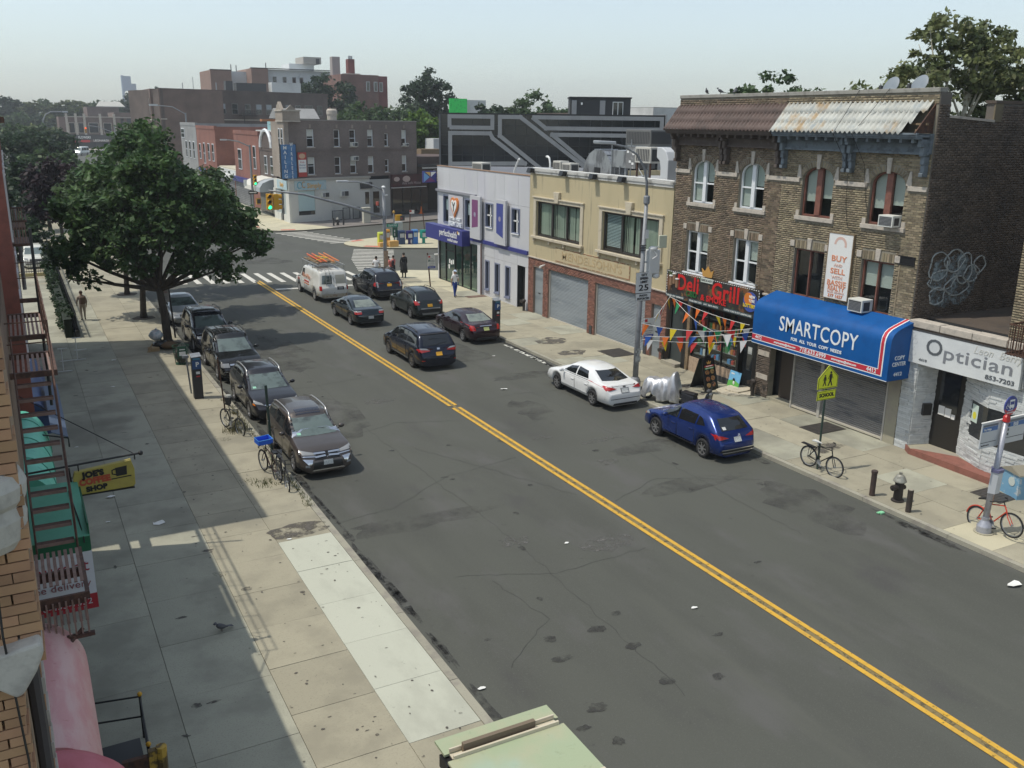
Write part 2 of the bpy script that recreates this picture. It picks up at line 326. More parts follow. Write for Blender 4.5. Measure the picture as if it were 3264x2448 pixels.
tactile=mat('red_tactile_pad',(.5,.13,.1),.8)
for par,q in ((pf,[(24.4,95.9),(25.9,95.65),(26,96.4),(24.6,96.6)]),(pf,[(22.4,99.5),(23.1,99.3),(23.1,100.4),(22.4,100.6)]),(pi_,[(28.2,84.1),(29.6,84.8),(29.4,85.4),(28.1,84.7)]),(pi_,[(27.9,80.4),(29.5,79.1),(29.9,79.6),(28.4,80.9)])):
    stripe('tactile_pad',q,.137,tactile,par)
# dark stained patch beside the fresh concrete, and stains on the flags
m=MB()
flatblob(m,6.0,23.5,.85,.45,.141,j=.12)
for k in range(40): flatblob(m,R.uniform(.3,5.2),R.uniform(12,50),R.uniform(.03,.16),R.uniform(.02,.1),.139)
for c in ((24.3,40.5,.9,.7),(24,37.8,.8,.5),(25.4,30.4,1.2,.35),(24.7,31.8,.8,.2),(24.8,29.2,.9,.2),(23.3,27.5,.5,.3),(24.6,21.8,.9,.4)): flatblob(m,c[0],c[1],c[2],c[3],.1395)
for k in range(420):
    x,y=(R.uniform(3.3,6.6),R.uniform(11,40)) if k<260 else (R.uniform(22.5,26.9),R.uniform(12,46));flatblob(m,x,y,R.uniform(.012,.045),R.uniform(.012,.04),.1415,n=7)
m.build('stain',mat('pavement_stain',(.1,.09,.078),.9,hole=(2.2,.42,.58)),pl)
# cellar plates and mats on the right pavement
plate=mat('dark_plate',(.06,.055,.052),.55,.3,var=[(6,(.09,.08,.07),.4,.7)])
for nm,x0,x1,y0,y1,lb in (('cellar_hatch',25.45,26.9,22.98,23.95,'dark steel cellar hatch in the pavement before the grey shutters'),('cellar_hatch',25.55,26.4,15.72,16.75,'dark steel cellar hatch beside the blue newspaper box'),('floor_grate',25.2,26.55,36.05,37.5,'brown floor grate before the right garage shutter'),('doormat',25.6,26.95,53.3,53.9,'brown doormat before the medical centre corner column')):
    m=MB();m.box(x0,x1,y0,y1,.1,.148);g=solo(m,nm,plate if nm!='doormat' else mat('brown_mat',(.16,.1,.075),.95),lb,'mat' if nm=='doormat' else 'hatch')
    if nm!='doormat':
        q=MB();n=7
        for k in range(n): t=y0+(k+.5)*(y1-y0)/n;q.box(x0+.05,x1-.05,t-.012,t+.012,.148,.154)
        q.build('tread_bar',plate,g)
# ---------------------------------------------------------------- shops on the right side of the avenue (facade plane x = FX)
FX=27.05
def fbox(mb,y0,y1,z0,z1,d0,d1,mi=0): return mb.box(FX-d1,FX-d0,y0,y1,z0,z1,mi)   # d = distance in front of the facade
def cells(mb,y0,y1,z0,z1,holes,d0,d1):
    """wall with rectangular openings"""
    ys=sorted({y0,y1}|{min(max(h[i],y0),y1) for h in holes for i in (0,1)})
    for a,b in zip(ys,ys[1:]):
        if b-a<1e-4: continue
        c=(a+b)/2;cut=sorted((max(h[2],z0),min(h[3],z1)) for h in holes if h[0]<c<h[1] and h[2]<z1 and h[3]>z0);z=z0
        for p,q in cut:
            if p>z+1e-4: fbox(mb,a,b,z,p,d0,d1)
            z=max(z,q)
        if z1>z+1e-4: fbox(mb,a,b,z,z1,d0,d1)
def lay_bricks(par,u0,u1,v0,v1,holes,m_,ax='y',plane=FX,L=.205,H=.066,pu=.217,pv=.08,dep=.012,n_ind=300,arch=(),top=None,name='brick',prec=0):
    """running bond; nearest whole bricks become parts, the rest one joined part"""
    sg=-1;whole=[];rest=[];r=0;v=v0
    while v+H<=v1+1e-6:
        u=u0-(pu/2 if r%2 else 0)
        while u<u1:
            a,b=max(u,u0),min(u+L,u1);u+=pu
            if b-a<.03: continue
            segs=[(a,b)]
            for h in holes:
                if h[2]<v+H-.004 and h[3]>v+.004:
                    ns=[]
                    for s,e in segs:
                        if h[1]<=s or h[0]>=e: ns.append((s,e));continue
                        if h[0]-s>.03: ns.append((s,h[0]))
                        if e-h[1]>.03: ns.append((h[1],e))
                    segs=ns
            for c,hw,zs,rise in arch:
                z=v+H
                if z>zs and v<zs+rise:
                    k=max(0.,1-((max(v,zs)-zs)/rise)**2);w_=hw*math.sqrt(k);ns=[]
                    for s,e in segs:
                        if c+w_<=s or c-w_>=e: ns.append((s,e));continue
                        if c-w_-s>.03: ns.append((s,c-w_))
                        if e-c-w_>.03: ns.append((c+w_,e))
                    segs=ns
            for s,e in segs:
                if top and v+H>top((s+e)/2): continue
                (whole if e-s>L-.002 else rest).append((s,e,v))
        r+=1;v+=pv
    if n_ind:
        whole.sort(key=lambda t: t[0] if ax=='y' else (t[0]+abs(t[2]-5)*.5));rest+=whole[n_ind:];whole=whole[:n_ind]
    else: rest+=whole;whole=[]
    o=_org(par)
    def vs(s,e,v,j):
        d=dep+j
        if ax=='y': return [(plane,s,v),(plane,e,v),(plane,e,v+H),(plane,s,v+H),(plane-d,s,v),(plane-d,e,v),(plane-d,e,v+H),(plane-d,s,v+H)]
        return [(e,plane,v),(s,plane,v),(s,plane,v+H),(e,plane,v+H),(e,plane-d,v),(s,plane-d,v),(s,plane-d,v+H),(e,plane-d,v+H)]
    F=np.array([(4,7,6,5),(0,4,5,1),(1,5,6,2),(2,6,7,3),(3,7,4,0)])
    if rest:
        V=np.array([vs(s,e,v,R.uniform(-.004,.004)) for s,e,v in rest]).reshape(-1,3)-np.array(o)
        FF=(F[None]+8*np.arange(len(rest))[:,None,None]).reshape(-1,4);props(np_mesh(name,V,FF,m_,par),kind='stuff')
    if whole:
        s0=vs(0,L,0,0);base=Vector((plane,0,0) if ax=='y' else (0,plane,0));me=bpy.data.meshes.new(name)
        me.from_pydata([tuple(Vector(p)-base) for p in s0],[],F.tolist());me.materials.append(m_)
        for s,e,v in whole:
            b=bpy.data.objects.new(name,me);COL.objects.link(b);b.parent=par;j=R.uniform(-.004,.004)
            b.location=Vector((plane-(j if ax=='y' else 0),s,v) if ax=='y' else (s,plane-j,v))-o
def core(par,poly,z0,z1,m_,roofm,name='roof'):
    m=MB();m.prism([(x,y,z0) for x,y in poly],(0,0,z1-z0-.02));m.build('wall_core',m_,par)
    m=MB();m.prism([(x,y,z1-.02) for x,y in poly],(0,0,.02));return m.build(name,roofm,par)
tar=mat('tar_roof',(.16,.155,.15),.9,var=[(.5,(.24,.235,.23),.45,.65),(3,(.1,.1,.1),.5,.7)])
def sash(par,y0,y1,z0,z1,fm,rec=.12,mull=.16,jamb=.07,rail=None,arch=0.,blind=None,cols=2,fw=.09,glassm=None,name='window',label=None,bm=None):
    """frame, panes and blinds of one window; opening (y0..y1, z0..z1), arch = rise of the curved head"""
    m=MB();X=-rec;zt=z1-arch
    w_=props(None or MB().box(FX+rec,FX+rec+fw,y0,y0+jamb,z0,zt).box(FX+rec,FX+rec+fw,y1-jamb,y1,z0,zt).box(FX+rec,FX+rec+fw,y0+jamb,y1-jamb,z0,z0+jamb).build(name,fm,par),label)
    f=MB();c=(y0+y1)/2;hw=(y1-y0)/2
    if arch:
        n=12;pi_=[(c-(hw-jamb)*math.cos(math.pi*k/n),zt+(arch-jamb*.8)*math.sin(math.pi*k/n)) for k in range(n+1)];po=[(c-hw*math.cos(math.pi*k/n),zt+arch*math.sin(math.pi*k/n)) for k in range(n+1)]
        for k in range(n): f.prism([(FX+rec,*pi_[k]),(FX+rec,*pi_[k+1]),(FX+rec,*po[k+1]),(FX+rec,*po[k])],(fw,0,0))
    else: f.box(FX+rec,FX+rec+fw,y0+jamb,y1-jamb,z1-jamb,z1)
    f.build('frame_head',fm,w_)
    n=cols;wd=(y1-y0-2*jamb-(n-1)*mull)/n
    for k in range(n):
        a=y0+jamb+k*(wd+mull);b=a+wd
        if k: B('mullion',fm,w_,(FX+rec-.03,FX+rec+fw,a-mull,a,z0+jamb,z1-(arch*.0+jamb if not arch else .06)))
        rz=z0+(z1-z0)*(rail if rail else .5)
        if rail: B('meeting_rail',fm,w_,(FX+rec+.01,FX+rec+fw-.01,a,b,rz-.03,rz+.03))
        g=MB()
        if arch:
            hd=[(a+(b-a)*i/6,zt+(arch-jamb*.8)*math.sqrt(max(0,1-((a+(b-a)*i/6-c)/(hw-jamb*.8))**2))) for i in range(7)]
            g.add([(FX+rec+.05,a,z0+jamb),(FX+rec+.05,b,z0+jamb)]+[(FX+rec+.05,y,z) for y,z in hd[::-1]],[tuple(range(9))])
        else: g.quad((FX+rec+.05,a,z0+jamb),(FX+rec+.05,b,z0+jamb),(FX+rec+.05,b,z1-jamb),(FX+rec+.05,a,z1-jamb))
        g.build('pane',glassm or clear,w_)
        if blind and blind[k%len(blind)]:
            bz=z1-(z1-z0)*blind[k%len(blind)];B('blind',bm or paleblind,w_,(FX+rec+.12,FX+rec+.14,a,b,bz,z1-.02))
    return w_
def ac_unit(y,z,w=.62,h=.42,out=.45,label='',x=None):
    X=FX if x is None else x;m=MB();m.box(X-out,X+.06,y,y+w,z,z+h)
    t=solo(m,'air_conditioner',P('ac_white',(.62,.62,.58),.5),label,'air conditioner',origin=(X-out/2,y+w/2,z),bev=.012)
    B('grille',dkgrey,t,(X-out-.006,X-out,y+.05,y+w-.05,z+.05,z+h-.05))
    m=MB()
    for k in range(7): m.box(X-out-.01,X-out-.006,y+.05,y+w-.05,z+.07+k*.045,z+.085+k*.045)
    m.build('louvre',midgrey,t);B('side_vent',dkgrey,t,(X-out+.08,X-.1,y-.004,y,z+.06,z+h-.08));return t

# ---- two brick buildings with the corrugated cornice roofs
mortar=mat('mortar',(.25,.225,.175),.95,var=[(3,(.19,.17,.135),.4,.7)])
brownb=mat('brown_brick',(.165,.122,.082),.9,var=[(1.2,(.13,.1,.07),.42,.66),(9,(.215,.17,.115),.5,.72)],rnd=.42,hue=.01)
tanb=mat('tan_brick',(.235,.192,.125),.9,var=[(1,(.18,.147,.098),.45,.68),(8,(.29,.245,.165),.5,.75)],rnd=.36,hue=.008)
darkb=mat('dark_brick',(.115,.088,.068),.95,var=[(.9,(.075,.06,.05),.42,.66),(7,(.11,.085,.068),.5,.72)],rnd=.3)  # darker brick tone for the side wall, shopfront pier and rear coping
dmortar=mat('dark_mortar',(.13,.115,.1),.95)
whitew=mat('white_window_paint',(.72,.74,.76),.5);redw=mat('red_window_paint',(.21,.085,.06),.6,var=[(6,(.15,.06,.045),.4,.7)])
rusty_w=mat('weathered_sheet',(.44,.445,.41),.7,var=[(1.1,(.36,.26,.15),.52,.68,5,(1,1,.6)),(3,(.31,.34,.345),.5,.72),(7,(.27,.15,.08),.64,.74)],rnd=.1)
brown_r=mat('brown_sheet',(.105,.072,.062),.75,var=[(2,(.075,.055,.048),.45,.7),(8,(.18,.13,.11),.62,.76)],rnd=.12)
slate=mat('slate_paint',(.15,.18,.205),.7,var=[(4,(.09,.105,.12),.45,.7)]);umber=mat('umber_paint',(.09,.07,.06),.8,var=[(4,(.13,.105,.09),.5,.7)])
def arch_filler(mb,y0,y1,zs,z1,zt):
    c=(y0+y1)/2;hw=(y1-y0)/2;n=12;q=[(c-hw*math.cos(math.pi*k/n),zs+(z1-zs)*math.sin(math.pi*k/n)) for k in range(n+1)]
    for k in range(n): mb.prism([(FX-.0,q[k][0],q[k][1]),(FX-.0,q[k+1][0],q[k+1][1]),(FX-.0,q[k+1][0],zt),(FX-.0,q[k][0],zt)],(.3,0,0))
def brick_house(y0,y1,label,brickm,winm,corn,sheetm,ups,lows,broken=False):
    t=thing('brick_building',label,'building',(FX,(y0+y1)/2,0))
    AR=.48;holes=[(a,b,7.83,9.7) for a,b in ups]+[(a,b,4.68,6.56) for a,b in lows]
    m=MB();cells(m,y0,y1,3.3,12.3,holes,-.3,0)
    for a,b in ups: arch_filler(m,a,b,9.7-AR,9.7,9.7)
    m.build('wall',mortar,t)
    core(t,[(FX+.6,y0+.01),(FX+.6,y1),(FX+13,y1),(FX+13,y0+.01)],0,11.2,roomdark,tar)
    hb=[(a,b,7.83,9.7-AR) for a,b in ups]+[(a-.02,b+.02,4.68,6.9) for a,b in lows]+[(a-.22,b+.22,7.66,7.84) for a,b in ups]+[(y0,y1,10.32,11.9)]
    arcs=[((a+b)/2,(b-a)/2+.20,9.7-AR-.0,AR+.22) for a,b in ups]
    holes_all=hb+[(y0,ups[0][0]-.02,9.08,9.26),(ups[0][1]+.02,ups[1][0]-.02,9.08,9.26),(ups[1][1]+.02,y1,9.08,9.26)]
    lay_bricks(t,y0,y1,3.36,12.28,holes_all,brickm,arch=arcs)
    st=MB()
    for a,b in ((y0,ups[0][0]-.12),(ups[0][1]+.12,ups[1][0]-.12),(ups[1][1]+.12,y1)): B('band_stone',stone,t,(FX-.07,FX,a,b,9.09,9.25),bev=.01)
    for a,b in ups:
        c=(a+b)/2
        B('sill',stone,t,(FX-.09,FX+.12,a-.2,b+.2,7.67,7.83),bev=.012)
        m=MB();m.prism([(FX-.06,c-.07,9.62),(FX-.06,c+.07,9.62),(FX-.06,c+.11,10.16),(FX-.06,c-.11,10.16)],(.06,0,0));m.build('keystone',stone,t,bev=.01)
        for s,e in ((a-.02,-1),(b+.02,1)):
            m=MB();m.prism([(FX-.055,s,9.251),(FX-.055,s+e*.24,9.251),(FX-.055,s+e*.20,9.74),(FX-.055,s+e*.12,9.74)],(.055,0,0));m.build('spring_stone',stone,t,bev=.01)
            B('corner_block',stone,t,(FX-.035,FX,s-(.16 if e<0 else -.0),s+(.16 if e>0 else 0),7.835,8.03))
        hw=(b-a)/2                                                   # ring of bricks on edge round the head
        for k in range(21):
            an=math.pi*(k+.5)/21;ca,sa=math.cos(an),math.sin(an);p0=(c-hw*ca,9.7-AR+AR*sa);p1=(c-(hw+.2)*ca,9.7-AR+(AR+.2)*sa);q=Vector((sa,ca))*.03
            m=MB();m.prism([(FX-.015,p0[0]-q.x,p0[1]-q.y),(FX-.015,p0[0]+q.x,p0[1]+q.y),(FX-.015,p1[0]+q.x*1.1,p1[1]+q.y),(FX-.015,p1[0]-q.x*1.1,p1[1]-q.y)],(.02,0,0));m.build('arch_brick',brickm,t)
    for a,b in lows:
        c=(a+b)/2;n=17
        for k in range(n):
            y=a-.2+(b-a+.4)*(k+.5)/n
            if abs(y-c)<.12 or k in (0,n-1): continue
            B('lintel_brick',brickm,t,(FX-.015,FX,y-.042,y+.042,6.58,6.88))
        m=MB();m.prism([(FX-.05,c-.08,6.57),(FX-.05,c+.08,6.57),(FX-.05,c+.115,7.0),(FX-.05,c-.115,7.0)],(.05,0,0));m.build('keystone',stone,t,bev=.01)
        for s in (a-.12,b+.12): B('lintel_block',stone,t,(FX-.05,FX,s-.11,s+.11,6.62,6.86),bev=.01)
        for s in (a-.24,b+.24): B('shadow_line',brickm,t,(FX-.03,FX,s-.02,s+.02,4.5,6.6))
    B('lower_course',stone,t,(FX-.1,FX,y0,y1,4.44,4.52),bev=.01)
    for k in range(int((y1-y0)/.085)): B('soldier_brick',brickm,t,(FX-.022,FX,y0+k*.085+.006,y0+k*.085+.08,4.14,4.43))
    for i,(a,b) in enumerate(ups): sash(t,a,b,7.83,9.7,winm,arch=AR,rail=.46 if winm is whitew else None,mull=.2 if winm is whitew else .26,blind=(.5,.95) if winm is whitew else (.62,.7),name='window')
    for i,(a,b) in enumerate(lows): sash(t,a,b,4.68,6.56,winm,rail=.5 if winm is whitew else None,mull=.2 if winm is whitew else .05,blind=(.45,.0) if (winm is whitew) else ((0,0) if i==1 else (.5,.5)),name='window')
    for a,b in lows: B('sill',winm if winm is whitew else stone,t,(FX-.09,FX+.12,a-.08,b+.08,4.55,4.68),bev=.012)
    # cornice: frieze, dentils, brackets, gutter moulding, sheets of the pent roof
    B('frieze',corn,t,(FX-.14,FX,y0+.02,y1-.02,10.33,10.98));B('frieze_bead',corn,t,(FX-.2,FX-.14,y0+.02,y1-.02,10.30,10.38),(FX-.17,FX-.14,y0+.02,y1-.02,10.60,10.64))
    e0,e1=(y0+.25,y1) if not broken else (y0+.1,y1)
    B('cornice_moulding',corn,t,(FX-.78,FX-.14,y0+.06,y1,10.86,10.93),(FX-.82,FX-.7,y0+.06,y1,10.93,11.0),(FX-.72,FX-.5,y0+.06,y1,10.80,10.86),bev=.01)
    k=y0+.35
    while k<y1-.2: B('modillion',corn,t,(FX-.62,FX-.14,k-.06,k+.06,10.68,10.80),bev=.01);k+=.47
    for yb in ([y0+.16,(y0+y1)/2-.13,(y0+y1)/2+.13,y1-.14]):
        m=MB()
        for z0_,z1_,d in ((10.55,10.8,.5),(10.25,10.55,.36),(9.98,10.25,.27),(9.72,9.98,.22),(9.58,9.72,.28)): m.box(FX-d,FX,yb-.08,yb+.08,z0_,z1_-.002)
        m.build('bracket',corn,t,bev=.02)
    nsh=7;wd=(y1-y0)/nsh
    for rI in range(3):
        for k in range(nsh):
            a=y0+k*wd;b=a+wd+.04;m=MB();n=36;rows=[]
            if broken and k==0 and rI<2: a+=.62 if rI==0 else .5
            for j in range(2):
                s=(rI+j*1.06)/3;row=[]
                for i in range(n+1):
                    y=a+(b-a)*i/n;row.append((FX-.86+.80*s-.016*(2-rI),y,10.99+.97*s+.042*math.sin(y*6.2832/.215)+.016*(rI==2)+.012*rI+R.uniform(-.002,.002)))
                rows.append(row)
            if broken and k==0 and rI==2: rows[0]=rows[0][6:];rows[1]=rows[1][6:]
            if a<b:
                q=len(rows[0]);m.add(rows[0]+rows[1],[(i,q+i,q+i+1,i+1) for i in range(q-1)])
                o=m.build('roof_sheet',sheetm,t,smooth=True);md=o.modifiers.new('thick','SOLIDIFY');md.thickness=.008
    if broken:
        B('rafter',wood,t,(FX-.75,FX-.02,y0+.12,y0+.2,11.04,11.12),(FX-.4,FX-.3,y0+.05,y0+.7,11.25,11.32));m=MB()
        m.prism([(FX-.86,y0+.1,10.995),(FX,y0+.1,10.995),(FX,y0+.1,11.95)],(0,.04,0));m.build('end_board',rust,t)
    B('coping',mat('coping_stone',(.30,.29,.26),.9,var=[(3,(.2,.19,.17),.45,.7)]),t,(FX-.06,FX+.34,y0-(.02 if broken else 0),y1,12.3,12.44),bev=.015)
    B('parapet_back',mortar,t,(FX+.3,FX+.31,y0,y1,11.2,12.3))
    return t
bl=brick_house(27.66,34.34,'dark brown brick building with white windows above the deli',brownb,whitew,umber,brown_r,[(28.6,30.1),(31.68,33.2)],[(28.66,30.14),(31.82,33.32)])
br=brick_house(20.92,27.655,'tan brick building with red-framed windows above the blue awning',tanb,redw,slate,rusty_w,[(21.8,23.3),(25.0,26.55)],[(21.86,23.3),(25.08,26.62)],True)
# side wall of the tan building over the low shop, stepped coping
YS=20.92
sidetop=lambda x: 12.3 if x<27.6 else (11.5-.05*(x-27.6) if x<29.9 else 12.0)
m=MB()
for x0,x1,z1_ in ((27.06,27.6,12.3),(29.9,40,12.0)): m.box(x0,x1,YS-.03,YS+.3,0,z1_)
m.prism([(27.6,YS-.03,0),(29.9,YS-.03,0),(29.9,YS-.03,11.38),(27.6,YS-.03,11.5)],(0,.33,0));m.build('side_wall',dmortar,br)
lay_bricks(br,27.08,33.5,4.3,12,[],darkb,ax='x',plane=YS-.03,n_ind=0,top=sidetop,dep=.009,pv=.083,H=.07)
m=MB();m.prism([(27.6,YS-.08,11.5),(29.9,YS-.08,11.38),(29.9,YS-.08,11.46),(27.6,YS-.08,11.58)],(0,.4,0));m.build('sloped_coping',stone,br);B('rear_coping',darkb,br,(29.85,40,YS-.07,YS+.33,12.0,12.1));B('end_quoin',tanb,br,(29.88,30.3,YS-.05,YS,11.4,12.0))
# sprayed tags on the side wall: flat paint
gr=mat('spray_pale',(.27,.33,.36),.9,hole=(4,.40,.62));m=MB()
for k,(cx,cz,rx,rz_) in enumerate(((28.1,6.55,.5,.5),(28.9,6.7,.5,.4),(29.5,6.4,.4,.55),(28.4,6.05,.7,.35),(29.2,5.8,.6,.35),(28.2,5.5,.4,.3),(29.9,6.2,.4,.3),(30.3,6.5,.3,.3))):
    pts=[(cx+rx*math.cos(a*.35+k)*(1+.15*math.sin(a*1.3)),YS-.046,cz+rz_*math.sin(a*.35+k)) for a in range(20)];m.tube(pts,.028,4)
m.build('graffiti',mat('spray_line',(.42,.45,.45),.9,hole=(9,.3,.5)),br)
m=MB();p=blob(28.9,6.0,1.25,1.05,0,j=.2);m.add([(a,YS-.044,b) for a,b,_ in p],[tuple(range(len(p)-1,-1,-1))]);m.build('graffiti_fill',gr,br)
B('wall_vent',black,br,(FX-.03,FX+.01,21.03,21.68,6.62,6.88),(FX-.05,FX-.03,21.0,21.71,6.86,6.9),(FX-.05,FX-.03,21.0,21.71,6.58,6.62))
ac_unit(21.82,7.84,.62,.4,.42,'white air conditioner on the sill of the upper right arched window');ac_unit(22.62,4.7,.66,.46,.5,'white air conditioner just above the blue awning')
# loose cables hanging over the facade
cable=P('cable',(.02,.02,.02),.6)
for nm,pts,lb in (('cable',[(FX-.05,22.9,12.46),(FX-.5,23.3,11.6),(FX-.9,23.6,10.95),(FX-.2,23.5,9.9),(FX-.03,23.4,8.6),(FX-.05,23.1,7.9)],'black cable hanging from the parapet over the rusty corrugated roof'),('cable',[(FX-.05,24.2,12.46),(FX-.5,24.35,11.6),(FX-.9,24.45,10.95),(FX-.2,24.2,9.7),(FX-.03,24.3,8.5),(FX-.03,24.1,7.6),(FX-.05,23.3,7.45)],'thin cable dropping past the bracket to the realty sign')):
    m=MB();m.tube(pts,.009,5);solo(m,nm,cable,lb,'cable',origin=pts[-1])
# satellite dishes and pigeons on the parapet
def dish(x,y,z,lab):
    t=thing('satellite_dish',lab,'satellite dish',(x,y,z));m=MB();m.lathe([(.02,0),(.16,.02),(.27,.05),(.36,.1),(.35,.11),(.02,.03)],(0,0,0),18)
    A=Vector((-.86,.1,.42)).to_track_quat('Z','Y').to_matrix().to_4x4()
    m.v=[tuple(A@Vector(v)+Vector((x,y,z+.55))) for v in m.v];m.build('reflector',P('dish_grey',(.2,.23,.26),.5),t,smooth=True)
    part('mast',galv,t,lambda q: q.tube([(x,y,z),(x,y,z+.5)],.025));d=A@Vector((0,0,1))
    part('feed_arm',galv,t,lambda q: q.tube([(x,y,z+.3),(x+d.x*.6,y+d.y*.6,z+.5)],.014));part('feed_horn',dkgrey,t,lambda q: q.box(x+d.x*.6-.05,x+d.x*.6+.05,y+d.y*.6-.05,y+d.y*.6+.05,z+.46,z+.6))
dish(28.3,23.9,12.0,'grey satellite dish on the parapet, the left of two');dish(28.3,22.7,12.02,'grey satellite dish on the parapet, the right of two')
pig=mat('pigeon_grey',(.09,.09,.1),.8,rnd=.2)
def pigeon(x,y,z,rz,lab,grp=None):
    t=thing('pigeon',lab,'bird',(x,y,z),rz,grp,local=True);m=MB();pr=[(.01,-.16),(.03,-.1),(.06,-.03),(.07,.03),(.055,.09),(.02,.12)]
    m.lathe(pr,(0,0,0),10,'y');m.v=[(v[0],v[1],v[2]+.13+v[1]*.35) for v in m.v];m.ball((0,.14,.24),.032,.04,.036);m.build('body',pig,t,smooth=True)
    part('tail',pig,t,lambda q: q.prism([(-.03,-.12,.09),(.03,-.12,.09),(.045,-.26,.05),(-.045,-.26,.05)],(0,0,.012)));part('beak',black,t,lambda q: q.tube([(0,.175,.24),(0,.2,.233)],[.01,.002],5))
    for s in (-.025,.025): part('leg',rust,t,lambda q: q.tube([(s,0,.09),(s,.01,0),(s,.04,0)],.006,5))
    return t
pigeon(27.15,32.7,12.44,2.2,'pigeon on the parapet, the left of three','pigeons on the parapet');pigeon(27.15,31.8,12.44,1.2,'pigeon on the parapet, the middle of three','pigeons on the parapet');pigeon(27.15,30.9,12.44,-1.0,'pigeon on the parapet with tail raised, the right of three','pigeons on the parapet')
pigeon(3.02,19.05,.13,1.8,'dark pigeon standing on the near left pavement')
# realty sign
t=thing('realty_sign','white upright realty sign with faded orange letters on the tan brick wall','sign',(FX,24.26,4.9));fo=P('faded_orange',(.62,.24,.13),.6);pk=P('faded_pink',(.62,.42,.36),.6)
B('board',P('sign_white',(.72,.72,.7),.5),t,(FX-.1,FX-.03,23.69,24.83,4.92,7.35));B('sign_frame',wood,t,(FX-.115,FX-.02,23.66,23.69,4.9,7.38),(FX-.115,FX-.02,24.83,24.86,4.9,7.38),(FX-.115,FX-.02,23.69,24.83,7.35,7.38),(FX-.115,FX-.02,23.69,24.83,4.9,4.92))
m=MB()
for k in range(11):
    a=math.pi*k/10;m.prism([(FX-.104,24.26+.3*math.cos(a),6.95+.3*math.sin(a)),(FX-.104,24.26+.3*math.cos(a+.3),6.95+.3*math.sin(a+.3)),(FX-.104,24.26+.2*math.cos(a+.3),6.95+.2*math.sin(a+.3)),(FX-.104,24.26+.2*math.cos(a),6.95+.2*math.sin(a))],(.003,0,0))
m.build('emblem',pk,t)
for s,z,sz,wd,mm in (('BUY',6.42,.3,.72,fo),('AND',6.18,.14,.4,pk),('SELL',5.95,.28,.7,fo),('WITH',5.72,.17,.52,pk),('BASSIE',5.5,.28,.9,fo),('REALTY',5.3,.24,.8,fo),('SALES  RENTALS',5.16,.09,.8,pk),('377 1627',5.02,.16,.72,fo)): text(t,s,sz,(FX-.106,24.26,z),mm,'x',wd,.006)
# ---- ground floor under the brick buildings
dkdoor=mat('dark_green_door',(.045,.055,.055),.5);peach=mat('peach_brick_base',(.42,.31,.22),.9,var=[(7,(.3,.22,.16),.45,.7)])
shop=thing('deli_shopfront','black deli shopfront with shelves behind glass, under the red lettered sign','shopfront',(FX,31,0))
B('door',dkdoor,shop,(FX+.1,FX+.16,33.2,34.1,.3,2.95));B('door_step',concrete,shop,(FX-.4,FX+.1,33.1,34.2,.1,.3));B('door_frame',black,shop,(FX+.02,FX+.16,34.1,34.2,.3,3.05),(FX+.02,FX+.16,33.05,33.2,.3,3.05),(FX+.02,FX+.16,33.2,34.1,2.95,3.05))
B('pillar',wood,shop,(FX-.12,FX+.16,32.55,32.75,.13,3.36));B('pillar_side',black,shop,(FX-.12,FX+.16,32.76,33.04,.13,3.36))
B('base_wall',peach,shop,(FX-.05,FX+.2,29.35,32.54,.13,.82));B('base_plinth',dkgrey,shop,(FX-.07,FX-.05,29.35,31.2,.13,.4))
wf=B('window_frame',black,shop,(FX,FX+.1,29.35,29.43,.82,3.35),(FX,FX+.1,32.46,32.54,.82,3.35),(FX,FX+.1,29.43,32.46,3.25,3.35),(FX,FX+.1,29.43,32.46,.82,.88),(FX,FX+.1,30.42,30.46,.88,3.25),(FX,FX+.1,31.44,31.48,.88,3.25))
for a,b in ((29.43,30.42),(30.46,31.44),(31.48,32.46)): m=MB();m.quad((FX+.05,a,.88),(FX+.05,b,.88),(FX+.05,b,3.25),(FX+.05,a,3.25));m.build('pane',clear,wf)
for z in (.95,1.4,1.85,2.3,2.75): B('shelf',midgrey,shop,(FX+.16,FX+.5,29.45,32.45,z,z+.03))
goods=[P('goods_'+n,c,.5) for n,c in (('red',(.5,.05,.04)),('blue',(.1,.3,.6)),('white',(.7,.7,.68)),('green',(.08,.28,.1)),('orange',(.6,.2,.04)),('brown',(.2,.12,.07)))]
for z in (.98,1.43,1.88,2.33):
    y=29.5
    while y<32.3:
        wd=R.uniform(.06,.2);h=R.uniform(.1,.34)
        if R.random()<.75: B('goods_box',R.choice(goods),shop,(FX+.18,FX+.18+R.uniform(.08,.2),y,y+wd,z,z+h))
        y+=wd+R.uniform(.02,.12)
B('entrance_door',pane_dark,shop,(FX+.25,FX+.3,28.42,29.3,.2,2.9));B('entrance_frame',black,shop,(FX,FX+.3,29.3,29.345,.13,3.35),(FX,FX+.3,28.2,28.42,.13,3.35),(FX,FX+.3,28.42,29.3,2.9,3.35));B('entrance_handle',chrome,shop,(FX+.2,FX+.24,28.5,28.54,1.0,1.4));B('poster',P('poster_paper',(.5,.52,.5),.7),shop,(FX+.24,FX+.248,28.75,29.0,1.7,2.0))
m=MB();p=blob(26.6,28.7,.85,.72,.13,16,.15);m.prism(p,(0,0,.06));p=blob(26.75,28.8,.6,.5,.19,14,.2);m.prism(p,(0,0,.06));solo(m,'entrance_ramp',mat('crumbled_concrete',(.52,.47,.37),.95,var=[(6,(.4,.36,.28),.45,.7)],bump=(14,.8)),'rough pale crumbling concrete ramp at the deli entrance','ramp')
